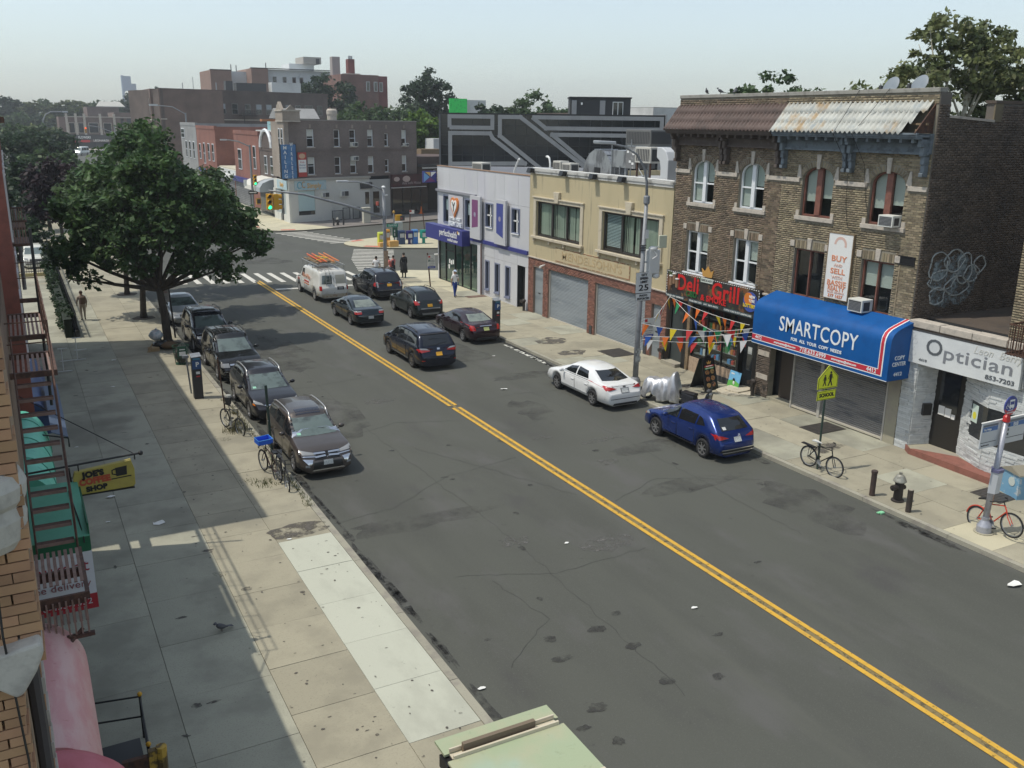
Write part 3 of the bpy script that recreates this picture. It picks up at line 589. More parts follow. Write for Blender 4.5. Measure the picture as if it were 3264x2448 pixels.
# deli sign
t=thing('deli_sign','black deli and grill sign with big red letters and dashed white edge','sign',(FX,31.2,3.36));rl=P('sign_red',(.55,.02,.02),.4)
B('board',mat('deli_board',(.03,.026,.024),.5,var=[(1.6,(.16,.07,.03),.54,.64),(2.6,(.07,.12,.035),.60,.68),(3.4,(.2,.12,.06),.63,.68)]),t,(FX-.2,FX-.02,28.1,34.36,3.37,4.62))
dash=MB()
for k in range(46): dash.box(FX-.206,FX-.2,28.16+k*.135,28.23+k*.135,4.57,4.6)
for k in range(9): dash.box(FX-.206,FX-.2,34.29,34.32,3.45+k*.125,3.52+k*.125);dash.box(FX-.206,FX-.2,28.13,28.16,3.45+k*.125,3.52+k*.125)
dash.build('dashed_edge',white,t)
text(t,'Deli',1.0,(FX-.21,32.75,4.13),rl,'x',1.5,.02);text(t,'Grill',1.0,(FX-.21,30.2,4.13),rl,'x',1.75,.02);text(t,'& SMOKE',.36,(FX-.222,30.95,3.72),rl,'x',1.7,.012);text(t,'CBD',.36,(FX-.224,32.45,3.74),P('sign_green',(.02,.13,.035),.4),'x',.75,.012)
for y,s,wd in ((33.62,'BURGERS  HERO  SANDWICHES',1.2),(32.15,'HOURS OPEN 7 DAYS',.85),(31.1,'347 384 4475',.95),(29.35,'COFFEE COLD & HOT SANDWICHES',1.7)):
    B('caption_panel',P('caption_grey',(.06,.09,.1),.5),t,(FX-.212,FX-.2,y-wd/2-.06,y+wd/2+.06,3.375,3.53));text(t,s,.1,(FX-.216,y,3.45),white,'x',wd)
m=MB()
for y,z,h in ((33.95,3.95,.42),(33.72,4.05,.45),(33.5,3.9,.38)): m.lathe([(.09,0),(.09,h)],(FX-.23,y,z),12)
m.build('coffee_cups',P('cup_brown',(.28,.17,.1),.6),t);m=MB()
for y,z,h in ((33.95,3.95,.42),(33.72,4.05,.45),(33.5,3.9,.38)): m.lathe([(.11,h),(.11,h+.04)],(FX-.23,y,z),12)
m.build('cup_rims',white,t)
m=MB();m.prism([(FX-.23,31.45+dx,4.68+dz) for dx,dz in ((-.3,0),(.3,0),(.4,.35),(.2,.22),(.0,.48),(-.2,.22),(-.4,.35))],(.04,0,0));m.build('crown',P('crown_gold',(.5,.27,.07),.5),t);B('crown_plate',P('plate_pale',(.55,.6,.55),.5),t,(FX-.24,FX-.2,31.05,31.85,4.42,4.62));text(t,'KING IS HOT',.14,(FX-.245,31.45,4.52),dkgrey,'x',.7)
m=MB();m.lathe([(.42,0),(.42,.03)],(FX-.235,28.62,4.05),24,'x');m.build('lottery_disc',P('lottery_blue',(.05,.09,.35),.4),t);m=MB();m.lathe([(.26,0),(.26,.012)],(FX-.247,28.72,4.18),18,'x');m.build('lottery_ball',P('lottery_orange',(.6,.18,.03),.4),t);text(t,'NEW',.17,(FX-.25,28.5,4.27),white,'x',.35,.005);text(t,'YORK',.17,(FX-.25,28.5,4.1),white,'x',.38,.005);text(t,'LOTTERY',.2,(FX-.25,28.62,3.88),P('lottery_yellow',(.75,.55,.03),.4),'x',.78,.008)
part('lamp_arm',white,t,lambda q: q.tube([(FX-.02,28.5,4.75),(FX-.6,28.4,5.0)],.015));
# piers, doorway, shutters below the blue awning
gf=thing('copy_shopfront','grey roller shutters and dark doorway under the blue awning','shopfront',(FX,24.3,0))
B('pier',mortar,gf,(FX-.0,FX+.3,27.4,28.18,.1,3.36));lay_bricks(gf,27.4,28.18,.15,3.3,[],darkb,n_ind=60)
for z in (.9,1.9): B('pier_block',stone,gf,(FX-.03,FX-.013,27.45,28.1,z,z+.22))
B('doorway_back',roomdark,gf,(FX+.5,FX+.55,26.1,27.4,.13,3));B('door',P('brown_door',(.06,.045,.035),.5),gf,(FX+.35,FX+.4,26.2,27.1,.25,2.4));B('door_step',concrete,gf,(FX-.02,FX+.5,26.1,27.4,.1,.24))
shut=mat('roller_slat',(.26,.25,.235),.6,.3,var=[(1.4,(.15,.15,.155),.5,.64,6,(1,.35,2.2)),(5,(.38,.36,.32),.62,.76,4,(1,.3,2))],rnd=.05)
def shutter(par,y0,y1,z0,z1,m_=shut,X=FX+.05,st=.078):
    k=0;z=z0;s0=None
    while z<z1:
        if s0 is None:
            mb=MB();pr=[(0,0),(-.022,.012),(-.03,.036),(-.022,.06),(0,.074)]
            mb.add([(p,y0,q) for p,q in pr]+[(p,y1,q) for p,q in pr],[(i,5+i,6+i,i+1) for i in range(4)])
            me=bpy.data.meshes.new('slat');me.from_pydata(mb.v,[],mb.f);me.materials.append(m_);me.polygons.foreach_set('use_smooth',[True]*4);s0=me
        o=bpy.data.objects.new('slat',s0);COL.objects.link(o);o.parent=par;o.location=Vector((X+R.uniform(-.003,.003),0,z))-_org(par);z+=st
    B('shutter_backing',dkgrey,par,(X+.002,X+.03,y0,y1,z0,z1));B('bottom_bar',mat('bottom_bar',(.5,.46,.38),.6),par,(X-.05,X,y0,y1,z0-.03,z0+.05))
    B('guide_rail',mat('guide_rail',(.42,.4,.36),.6),par,(X-.08,X+.04,y0-.07,y0,.1,z1),(X-.08,X+.04,y1,y1+.07,.1,z1))
shutter(gf,24.62,26.0,.2,3.0);shutter(gf,21.5,24.48,.2,3.0);B('concrete_pier',concrete,gf,(FX-.02,FX+.3,20.93,21.42,.1,3.3))
# blue awning
aw=thing('shop_awning','bright blue copy shop awning with white capitals and red stripe','awning',(FX,24,2.7));blue=mat('awning_blue',(.003,.085,.30),.5,var=[(2,(.003,.07,.25),.4,.7)],spec=.3,bump=(40,.1));blued=blue
AX=25.92;prof=[(AX,2.70),(AX,4.02),(AX+.03,4.2),(AX+.12,4.36),(AX+.28,4.47),(AX+.5,4.55),(FX-.005,4.74)]
m=MB();n=30;NP=len(prof)
m.add([(x,20.67+6.71*k/n,z-(.012*math.sin(k*math.pi)**2 if 0<i<6 else 0)) for k in range(n+1) for i,(x,z) in enumerate(prof)],[(k*NP+i,k*NP+i+1,(k+1)*NP+i+1,(k+1)*NP+i) for k in range(n) for i in range(NP-1)]);m.build('canopy',blue,aw,smooth=True)
for y,s in ((20.67,1),(27.38,-1)):
    m=MB();q=[(x,y,z) for x,z in prof]+[(FX-.005,y,2.70)];m.add(q,[tuple(range(len(q))) if s<0 else tuple(range(len(q)-1,-1,-1))]);m.build('end_panel',blued,aw)
wst=P('awning_white',(.75,.78,.8),.5);rst=P('awning_red',(.5,.03,.05),.5)
B('lower_stripe',rst,aw,(AX-.004,AX-.001,20.95,27.37,2.87,3.06));B('stripe_edge',wst,aw,(AX-.004,AX-.001,20.9,27.37,2.835,2.868),(AX-.004,AX-.001,21.08,27.37,3.062,3.085));B('hem',wst,aw,(AX-.004,AX-.001,20.67,27.38,2.70,2.722))
m=MB();w2=MB();off=.004
pp=[(x-off*.9,z+off*.3) for x,z in prof];pp[0]=(AX-off,2.87)
for i in range(NP-1):
    for mb_,a,b,o_ in ((m,20.95,21.07,.002),(w2,20.9,20.948,.002),(w2,21.072,21.1,.002)): mb_.quad((pp[i][0],a,pp[i][1]+o_),(pp[i+1][0],a,pp[i+1][1]+o_),(pp[i+1][0],b,pp[i+1][1]+o_),(pp[i][0],b,pp[i][1]+o_))
m.build('side_stripe',rst,aw);w2.build('side_stripe_edge',wst,aw)
text(aw,'SMARTCOPY',.82,(AX-.008,24.0,3.74),wst,'x',3.85,.004);text(aw,'FOR  ALL  YOUR  COPY  NEEDS',.17,(AX-.008,24.0,3.27),wst,'x',2.5,.004)
for s,y,wd,sz in (('4412',27.0,.36,.19),('smartcopyusa@yahoo.com',25.55,1.15,.12),('718.633.6999',24.1,1.3,.22),('smartcopyusa@yahoo.com',22.6,1.15,.12),('4412',21.35,.42,.22)): text(aw,s,sz,(AX-.010,y,2.965),wst,'x',wd,.003)
for s,z,wd,sz in (('COPY',3.5,.5,.2),('CENTER',3.28,.68,.2),('4412',2.92,.42,.19)): text(aw,s,sz,(AX+.52,20.664,z),wst,'y',wd,.003)
# ---- optician: low shop with white split-stone front
op=thing('optician_shop','low optician shop with white split-stone front and dark recessed door','shop',(FX,17,0));ws=mat('white_split_stone',(.56,.58,.58),.75,var=[(3,(.42,.44,.44),.5,.72)],rnd=.1,bump=(25,.3));wj=P('stone_joint',(.3,.31,.31),.9)
PI=[((FX,20.9),(FX,20.34)),((FX,20.34),(FX+.75,20.1)),((FX+.75,18.95),(FX+.1,17.6)),((FX+.1,17.6),(FX+.1,11))]
cnt=0
for i,(a,b) in enumerate(PI):
    a,b=Vector(a),Vector(b);L_=(b-a).length;d=(b-a)/L_;n=Vector((-d.y,d.x));n=n if n.x<0 else -n
    m=MB();m.prism([(a.x,a.y,.1),(b.x,b.y,.1),(b.x-n.x*.2,b.y-n.y*.2,.1),(a.x-n.x*.2,a.y-n.y*.2,.1)],(0,0,3.3));m.build('wall',wj,op)
    wh=[(.75,1.5,2.55)] if False else []
    z=.14;rest=MB()
    while z<3.36:
        u=0
        while u<L_:
            e=min(L_,u+R.uniform(.18,.5));dd=R.uniform(.012,.045);mb=MB()
            cut=(i==2 and .55<(u+e)/2 and 1.22<z<2.45) or (i==3 and (u+e)/2<3.0 and 1.22<z<2.45)
            if not cut:
                p,q=a+d*(u+.004),a+d*(e-.004);tgt=mb if cnt<300 else rest;tgt.prism([(p.x+n.x*dd,p.y+n.y*dd,z),(q.x+n.x*dd,q.y+n.y*dd,z),(q.x,q.y,z),(p.x,p.y,z)],(0,0,.062))
                if cnt<300: mb.build('stone',ws,op);cnt+=1
            u=e
        z+=.07
    if rest.v: props(rest.build('stone',ws,op),kind='stuff')
a,b=Vector((FX+.75,18.95)),Vector((FX+.1,17.6));d=(b-a).normalized();n=Vector((d.y,-d.x));n=n if n.x<0 else -n;p=a+d*.55+n*.02;q=b+n*.02
m=MB();m.prism([(p.x,p.y,1.26),(q.x,q.y,1.26),(q.x-n.x*.03,q.y-n.y*.03,1.26),(p.x-n.x*.03,p.y-n.y*.03,1.26)],(0,0,1.2));m.box(FX+.07,FX+.1,14.6,17.6,1.26,2.46);wn=m.build('window',pane_dark,op)
m=MB();p=a+d*.62+n*.03;q=a+d*.98+n*.03;m.prism([(p.x,p.y,1.75),(q.x,q.y,1.75),(q.x+n.x*.004,q.y+n.y*.004,1.75),(p.x+n.x*.004,p.y+n.y*.004,1.75)],(0,0,.6));m.build('flyer',P('flyer_pale',(.55,.66,.6),.7),wn)
c=(p+q)/2+n*.008;m=MB();m.prism([(c.x+d.x*.11*math.cos(k*.6283),c.y+d.y*.11*math.cos(k*.6283),1.98+.13*math.sin(k*.6283)) for k in range(10)],(n.x*.002,n.y*.002,0));m.build('flyer_print',P('flyer_yellow',(.7,.65,.05),.7),wn)
dr=B('door',P('black_door',(.022,.02,.018),.35),op,(FX+.75,FX+.8,18.98,20.08,.36,3.36));B('door_glass',pane_dark,dr,(FX+.735,FX+.75,19.15,19.9,1.5,3.1));B('notice',white,dr,(FX+.725,FX+.735,19.62,19.86,1.52,1.85),(FX+.725,FX+.735,19.36,19.6,1.5,1.82),(FX+.725,FX+.735,19.2,19.34,1.48,1.65))
m=MB();p,q=Vector((FX+.32,20.24)),Vector((FX+.62,20.14));n2=Vector((-.3,-.95)).normalized();m.prism([(p.x,p.y,1.45),(q.x,q.y,1.45),(q.x+n2.x*.14,q.y+n2.y*.14,1.45),(p.x+n2.x*.14,p.y+n2.y*.14,1.45)],(0,0,.42));solo(m,'mailbox',black,'black wall mailbox beside the optician door','mailbox')
m=MB();m.prism([(FX-.02,20.33,.1),(FX+.75,20.1,.1),(FX+.75,18.9,.1),(FX+.05,17.4,.1),(FX-.02,14,.1),(FX-.42,14,.1),(FX-.28,20.0,.1)],(0,0,.24));m.build('step',concrete,op);redp=mat('red_step_paint',(.25,.1,.075),.85,var=[(4,(.19,.08,.06),.4,.7)])
m=MB();m.prism([(FX-.03,20.36,.1),(FX-.285,20.02,.1),(FX-.425,14,.1),(FX-.44,14,.1),(FX-.305,20.06,.1),(FX-.05,20.4,.1)],(0,0,.25));m.prism([(FX-.28,20.0,.34),(FX-.16,19.9,.34),(FX+.5,18.7,.34),(FX+.05,17.4,.34),(FX-.03,14,.34),(FX-.42,14,.34)],(0,0,.006));m.build('step_paint',redp,op)
core(op,[(FX+.9,13),(FX+.9,20.85),(FX+13,20.85),(FX+13,13)],.1,4.76,roomdark,darkb);B('lintel',wj,op,(FX-.02,FX+1,13,20.88,3.38,4.4))
for k in range(6): B('ledge_stone',stone,op,(FX-.12,FX+.35,13.6+k*1.21,13.6+(k+1)*1.21-.02,4.56,4.8+R.uniform(-.02,.02)),bev=.02)
B('ledge_base',mat('ledge_brown',(.17,.12,.085),.9),op,(FX-.05,FX+.3,13.2,20.88,4.4,4.56))
t=thing('optician_sign','long white optician sign with grey serif letters and phone number','sign',(FX,18.8,3.33));sl=P('sign_slate',(.1,.11,.12),.5);sp=P('sign_pale_grey',(.55,.55,.52),.6)
B('board',mat('sign_board_white',(.66,.68,.68),.45,var=[(1.5,(.58,.6,.61),.4,.7)]),t,(FX-.14,FX-.03,16.6,21.0,3.34,4.46));B('board_top',dkgrey,t,(FX-.15,FX-.02,16.58,21.02,4.462,4.50))
text(t,'O',.78,(FX-.146,19.72,4.0),sl,'x',.62,.006);text(t,'ptician',.62,(FX-.146,18.1,3.92),P('sign_letter_grey',(.2,.21,.23),.5),'x',2.45,.004);text(t,'Leon  Berry',.36,(FX-.146,17.45,4.28),sp,'x',1.7,0,shear=.3);text(t,'853-7203',.2,(FX-.146,17.25,3.5),sl,'x',1.0,.006);text(t,'4410',.12,(FX-.146,20.1,3.5),sl,'x',.32,.004)
hx=MB()
for k in range(10):
    cy,cz=20.8-(k%2)*.2-.1*((k//2)%2),4.3-.2*(k//2)
    for j in range(6):
        a0,a1=1.0472*j,1.0472*(j+1);hx.tube([(FX-.143,cy+.1*math.cos(a0),cz+.1*math.sin(a0)),(FX-.143,cy+.1*math.cos(a1),cz+.1*math.sin(a1))],.005,4)
hx.build('hexagon_pattern',P('hex_grey',(.5,.52,.53),.6),t)
# neighbour at the frame edge
nb=thing('brick_building','tan brick building at the right edge beyond the optician roof','building',(FX,14,0));B('wall',mortar,nb,(FX,FX+9,8,17.28,4.85,12.4));lay_bricks(nb,13.5,17.28,4.9,9.5,[],tanb,n_ind=300)
t=thing('fire_escape','black iron fire escape corner at the right edge above the optician sign','fire escape',(FX,15.5,4.6));B('balcony_rail',rust,t,*[(FX-.95,FX-.93,13.5+k*.12,13.52+k*.12,4.6,5.5) for k in range(26)],(FX-.96,FX-.92,13.4,16.7,5.48,5.53),(FX-.96,FX-.92,13.4,16.7,4.58,4.63),*[(FX-.92+k*.13,FX-.9+k*.13,16.66,16.68,4.6,5.5) for k in range(7)],(FX-.95,FX,16.65,16.7,5.48,5.53),(FX-.95,FX,16.65,16.7,4.58,4.63));B('balcony_floor',rust,t,*[(FX-.93,FX,13.5+k*.1,13.55+k*.1,4.56,4.58) for k in range(32)])
# ---------------------------------------------------------------- yellow stucco building
ystuc=mat('yellow_stucco',(.475,.405,.255),.9,var=[(.45,(.42,.36,.225),.45,.7,5,(1,1,.35)),(2.2,(.29,.25,.175),.56,.74,5,(1,2.2,.18)),(30,(.48,.37,.2),.5,.8)],bump=(80,.12))
yb=thing('stucco_building','yellow stucco two storey building with three brick-framed garage bays','building',(FX,41.2,0));frm=mat('window_surround',(.52,.46,.35),.85,var=[(4,(.4,.35,.27),.5,.72)]);Y0,Y1=34.43,47.98
H=[(42.33,47.15,4.8,6.8),(35.35,40.22,4.8,6.8)]
m=MB();cells(m,Y0,Y1,3.5,8.5,H,-.28,0);m.build('wall',ystuc,yb);core(yb,[(FX+.6,Y0),(FX+.6,Y1),(FX+16,Y1),(FX+16,Y0)],0,8.1,roomdark,mat('silver_roof',(.34,.345,.35),.8,var=[(.6,(.2,.2,.2),.5,.7)]))
B('coping',mat('metal_coping',(.5,.49,.46),.6,var=[(1.4,(.25,.24,.22),.5,.68)]),yb,(FX-.1,FX+.3,Y0,Y1,8.5,8.62),(FX-.06,FX,Y0,Y1,8.36,8.5));B('parapet_back',ystuc,yb,(FX+.285,FX+.3,Y0,Y1,8.0,8.5),(FX+.3,FX+16,Y1-.2,Y1,8,8.4))
vb=mat('green_blind',(.36,.40,.33),.85,rnd=.14);bk=P('bronze_frame',(.035,.03,.028),.5)
for i,(a,b,z0,z1) in enumerate(H):
    w_=B('window',bk,yb,(FX+.1,FX+.2,a,a+.09,z0,z1),(FX+.1,FX+.2,b-.09,b,z0,z1),(FX+.1,FX+.2,a+.09,b-.09,z0,z0+.09),(FX+.1,FX+.2,a+.09,b-.09,z1-.09,z1),(FX+.1,FX+.2,(2*a+b)/3-.07,(2*a+b)/3+.07,z0+.09,z1-.09),(FX+.1,FX+.2,(a+2*b)/3-.07,(a+2*b)/3+.07,z0+.09,z1-.09))
    for k in range(3): c,e=a+.09+(b-a-.18)*k/3,a+.09+(b-a-.18)*(k+1)/3;q=MB();q.quad((FX+.14,c,z0+.09),(FX+.14,e,z0+.09),(FX+.14,e,z1-.09),(FX+.14,c,z1-.09));q.build('pane',clear,w_)
    y=a+.12
    while y<b-.2:
        if R.random()<.86 and not (i==1 and y>b-1.5):
            q=MB();tl=R.uniform(-.05,.05);q.add([(FX+.26,y,z0+.12),(FX+.26+tl,y+.15,z0+.12),(FX+.26+tl,y+.15,z1-.1),(FX+.26,y,z1-.1)],[(0,1,2,3)]);q.build('blind_slat',vb,w_)
        y+=.165
    if i==1:
        for k in range(22): B('venetian_slat',P('venetian',(.5,.58,.6),.6),w_,(FX+.22,FX+.26,b-1.45,b-.15,z0+.25+k*.075,z0+.29+k*.075))
    s=B('surround',frm,yb,(FX-.07,FX,a-.28,a,z0,z1+.02),(FX-.07,FX,b,b+.28,z0,z1+.02),(FX-.07,FX,a-.28,b+.28,z1+.02,z1+.2),(FX-.13,FX,a-.34,b+.34,z1+.2,z1+.27),bev=.01)
    B('sill',frm,yb,(FX-.2,FX+.1,a-.36,b+.36,z0-.14,z0),bev=.015)
    for y in (a-.15,(a*2+b)/3,(a+2*b)/3,b+.15): B('sill_bracket',frm,yb,(FX-.12,FX,y-.07,y+.07,z0-.34,z0-.14),bev=.01)
    c=(a+b)/2;q=MB();q.prism([(FX-.16,c-.18,z1+.05),(FX-.16,c+.18,z1+.05),(FX-.16,c+.3,z1+.66),(FX-.16,c-.3,z1+.66)],(.16,0,0));q.build('keystone',frm,yb,bev=.012)
t=thing('name_panel','faded raised name panel with worn serif letters on yellow stucco','sign',(FX,41.2,3.58));B('panel',mat('panel_stucco',(.48,.40,.25),.9,var=[(2,(.37,.29,.18),.56,.72),(7,(.33,.15,.09),.68,.76)]),t,(FX-.03,FX-.002,37.55,44.85,3.58,4.4))
rd=mat('rust_edge',(.3,.13,.07),.9,hole=(3.2,.46,.54));B('panel_edge',rd,t,(FX-.034,FX-.03,37.56,44.84,4.33,4.38),(FX-.034,FX-.03,37.56,44.84,3.6,3.64),(FX-.034,FX-.03,37.56,37.62,3.64,4.33))
text(t,"MENDELSOHN'S",.62,(FX-.034,41.2,3.98),mat('worn_letter',(.40,.30,.17),.9,var=[(6,(.5,.39,.22),.45,.65)]),'x',5.9,.012)
gb=mat('garage_brick',(.23,.105,.075),.9,var=[(2,(.18,.085,.065),.45,.7)],rnd=.3);gj=P('garage_mortar',(.24,.17,.13),.95)
GH=[(46.2,47.35,.0,2.95),(41.35,45.6,.0,3.0),(36.15,40.65,.0,3.0),(34.85,35.62,.0,2.75)]
m=MB();cells(m,Y0,Y1,.1,3.5,GH,-.25,.02);m.build('garage_wall',gj,yb)
lay_bricks(yb,Y0,Y1,.14,3.46,[(a-.01,b+.01,z0,z1+.02) for a,b,z0,z1 in GH],gb,plane=FX-.02,n_ind=300);B('brick_cap',stone,yb,(FX-.1,FX,Y0,Y1,3.47,3.52))
grayd=mat('galvanised_shutter',(.31,.34,.36),.5,.35,var=[(1,(.22,.25,.27),.46,.68,5,(1,.3,1.6)),(4,(.42,.44,.45),.58,.76,4,(1,.2,2)),(12,(.12,.1,.09),.7,.8)],rnd=.04)
for a,b in ((41.42,45.53),(36.22,40.58)): shutter(yb,a,b,.16,2.94,grayd,FX+.14,.0785)
for a,b,z in ((46.22,47.33,2.93),(34.87,35.6,2.73)):
    d=B('steel_door',grayd,yb,(FX+.1,FX+.15,a,b,.14,z));B('door_panel',grayd,d,(FX+.085,FX+.1,a+.12,b-.12,.3,1.3),(FX+.085,FX+.1,a+.12,b-.12,1.45,z-.15));B('letter_slot',black,d,(FX+.07,FX+.085,(a+b)/2-.12,(a+b)/2+.12,1.38,1.42))
for y in (36.0,40.95): B('pier_base',dkgrey,yb,(FX-.06,FX-.036,y-.12,y+.12,.12,.6))
part('security_camera',white,yb,lambda q: q.tube([(FX-.02,46.0,3.22),(FX-.3,45.9,3.18),(FX-.5,45.8,3.14)],[.03,.06,.07],8))
for y,lb in ((47.5,'black floodlight on the yellow parapet, far left of four'),(43.9,'black floodlight on the yellow parapet, second from left'),(40.9,'black floodlight on the yellow parapet, third from left'),(38.3,'black floodlight on the yellow parapet, far right of four')):
    t=thing('floodlight',lb,'floodlight',(FX,y,8.55),group='floodlights along the yellow parapet');m=MB();m.prism([(FX-.45,y-.2,8.42),(FX-.35,y-.2,8.68),(FX-.1,y-.2,8.62),(FX-.16,y-.2,8.4)],(0,.4,0));m.build('housing',black,t,bev=.01);part('bracket',galv,t,lambda q: q.tube([(FX+.05,y,8.63),(FX-.15,y,8.66)],.02));B('lens',pane_dark,t,(FX-.43,FX-.2,y-.17,y+.17,8.395,8.405))
m=MB();m.tube([(FX+.08,Y0+.1,8.66),(FX+.1,38,8.67),(FX+.06,42,8.66),(FX+.1,47.8,8.66)],.04,6);solo(m,'conduit',P('conduit_white',(.6,.6,.58),.6),'white conduit pipe along the yellow parapet','pipe')
# roof plant: ducts, condensers and stacks
duct=mat('duct_metal',(.42,.43,.44),.35,.7,var=[(2,(.2,.2,.21),.45,.62,5,(1,1,.4))])
t=thing('roof_duct','curved bare metal duct elbow streaked with grime on the yellow building roof','duct',(30,43.8,8.1));m=MB();n=16;DX=29.5
m.prism([(DX,44.6+1.45*math.cos(a),8.4+1.4*math.sin(a)) for a in [math.pi*k/n for k in range(n+1)]]+[(DX,43.15,8.1),(DX,46.05,8.1)],(1.1,0,0));m.build('elbow',duct,t)
for k in range(1,7): a=math.pi*k/7;part('duct_seam',galv,t,lambda q: q.tube([(DX-.02,44.6+1.47*math.cos(a),8.4+1.42*math.sin(a)),(DX+1.12,44.6+1.47*math.cos(a),8.4+1.42*math.sin(a))],.03,5))
B('duct_run',duct,t,(DX-.1,DX+1,41.6,43.14,8.9,9.8));B('duct_leg',galv,t,(DX,DX+.06,41.9,41.96,8.1,8.9),(DX+.8,DX+.86,41.9,41.96,8.1,8.9),(DX,DX+.06,42.9,42.96,8.1,8.9));B('access_hatch',black,t,(DX-.018,DX-.002,44.3,44.9,8.15,8.8));B('fan_box',mat('fan_box',(.2,.2,.2),.6,.3,var=[(3,(.4,.4,.4),.5,.7)]),t,(DX-.2,DX+1.1,40.7,41.58,8.9,10.0));part('stay',galv,t,lambda q: q.tube([(DX-.15,43,8.1),(DX-.15,43,10.1)],.03).tube([(DX-.15,41.2,8.1),(DX-.15,41.2,10.4)],.03).tube([(DX-.15,42.2,8.1),(DX-.15,42.2,9.0)],.03));B('tags',white,t,*[(DX-.22,DX-.21,y,y+.18,z,z+.12) for y,z in ((40.8,9.6),(41.1,9.2),(40.85,9.1),(41.3,9.7))])
def condenser(x,y,z,sx,sy,sz,lab,dark=False):
    t=thing('condenser_unit',lab,'air conditioner',(x,y,z));cm=P('condenser_dark',(.16,.16,.155),.6,.2) if dark else P('condenser_beige',(.52,.5,.45),.5)
    B('cabinet',cm,t,(x,x+sx,y,y+sy,z,z+sz),bev=.02);B('grille',dkgrey,t,(x-.012,x-.002,y+.08,y+sy-.08,z+.1,z+sz-.1));B('end_grille',dkgrey,t,(x+.08,x+sx-.08,y-.012,y-.002,z+.1,z+sz-.1))
    m=MB()
    for k in range(int(sy/.14)): m.box(x-.02,x-.013,y+.1+k*.14,y+.13+k*.14,z+.1,z+sz-.1)
    m.build('fins',cm,t);return t
t=condenser(29.5,39.75,10.1,1.4,2.2,.8,'large brown condenser unit on the tall roof stand',True);B('stand',galv,t,*[(a,a+.08,b,b+.08,8.1,10.1) for a in (29.5,30.8) for b in (39.8,41.8)],(29.5,30.9,39.75,41.95,10.02,10.095),(29.5,29.56,39.75,41.95,9.2,9.27));part('cross_brace',galv,t,lambda q: q.tube([(29.5,39.85,8.2),(29.5,41.8,9.9)],.03))
t=condenser(29.0,39.0,9.25,1,1.35,.8,'beige condenser unit below the tall stand');B('stand',rust,t,*[(a,a+.07,b,b+.07,8.1,9.25) for a in (29.05,29.9) for b in (39.05,40.2)])
t=thing('vent_stack','white bent sheet metal vent stack beside the brick wall','vent',(28.5,37,8.1));m=MB()
m.prism([(28.4,36.75,8.1),(28.4,36.75,9.5),(28.4,36.95,9.9),(28.4,37.3,10.1),(28.4,37.7,10.1),(28.4,37.7,9.6),(28.4,37.45,9.45),(28.4,37.35,9.1),(28.4,37.35,8.1)],(.55,0,0));m.build('stack',P('stack_white',(.6,.61,.62),.4,.2),t,bev=.04);B('stack_flange',galv,t,(28.35,29.0,36.7,37.4,8.1,8.2))
t=thing('vent_box','cream vent box on a grey post at the roof edge by the brick wall','vent',(28.5,35.9,8.1));B('box',P('vent_cream',(.55,.54,.48),.6),t,(28.4,28.9,35.7,36.3,9.7,10.4));B('post',galv,t,(28.55,28.75,35.9,36.1,8.1,9.7))
condenser(28.5,47.0,8.4,.6,.85,.65,'small grey condenser unit on the yellow roof, left one');condenser(28.5,45.9,8.4,.6,.95,.58,'small grey condenser unit on the yellow roof, right one')
t=thing('vent_pipe','thin white gooseneck vent pipe on the yellow building roof','pipe',(28.1,47.6,8.1));part('pipe',white,t,lambda q: q.tube([(28.1,47.5,8.1),(28.1,47.5,8.9),(28.1,47.6,9.2),(28.1,47.8,9.3)],.06));part('cap',white,t,lambda q: q.ball((28.1,47.85,9.28),.1,.1,.07))
# ---------------------------------------------------------------- white medical building on the corner
wp=mat('lavender_panel',(.53,.53,.545),.6,var=[(.6,(.51,.505,.54),.45,.7)],rnd=.04);wgl=glass('green_glass',(.5,.68,.62),.12);navy=P('navy_sign',(.035,.04,.2),.4);bfr=P('blue_grey_frame',(.17,.19,.27),.5)
wb=thing('medical_building','pale lavender panelled medical building on the street corner','building',(FX,55,0));Y0,Y1=47.99,61.5
WH=[(59.45,60.43,4.3,6.25),(55.88,56.87,4.25,6.22),(52.7,53.8,4.62,6.2),(51.9,52.25,4.5,6.2),(49.15,50.2,4.6,6.17),(53.18,53.78,.55,2.5),(51.73,52.4,.55,2.5),(50.3,50.95,.5,2.5),(48.4,49.4,.1,2.75),(54.78,61.3,.1,3.3)]
core(wb,[(FX+.5,Y0),(FX+.5,Y1-.3),(FX+9,56.6),(FX+9,Y0)],0,7.7,roomdark,tar)
ys=[Y0,49.4,51.2,52.5,53.95,55.0,57.0,59.42,Y1];zs=[.1,2.75,3.55,6.35,8.16]
for i in range(len(ys)-1):
    for j in range(len(zs)-1):
        a,b,c,d=ys[i]+.008,ys[i+1]-.008,zs[j]+.006,zs[j+1]-.006;m=MB();cells(m,a,b,c,d,WH,-.2,0)
        if m.v: m.build('wall_panel',wp,wb)
B('wall_back',P('panel_gap',(.2,.2,.22),.8),wb,(FX+.2,FX+.21,Y0,Y1,6.4,8.1));m=MB();m.prism([(FX,Y1,.1),(FX+9,56.6,.1),(FX+9,56.3,.1),(FX+.2,Y1-.2,.1)],(0,0,8.06));m.build('side_wall',wp,wb);B('parapet_back',wp,wb,(FX+.21,FX+9,Y0,Y0+.2,7.7,8.1))
B('coping',mat('brown_coping',(.27,.17,.11),.7),wb,(FX-.03,FX+.26,Y0,Y1+.02,8.165,8.22));B('ledge',P('ledge_grey',(.26,.26,.29),.6),wb,(FX-.16,FX,55.1,Y1+.05,6.45,6.6))
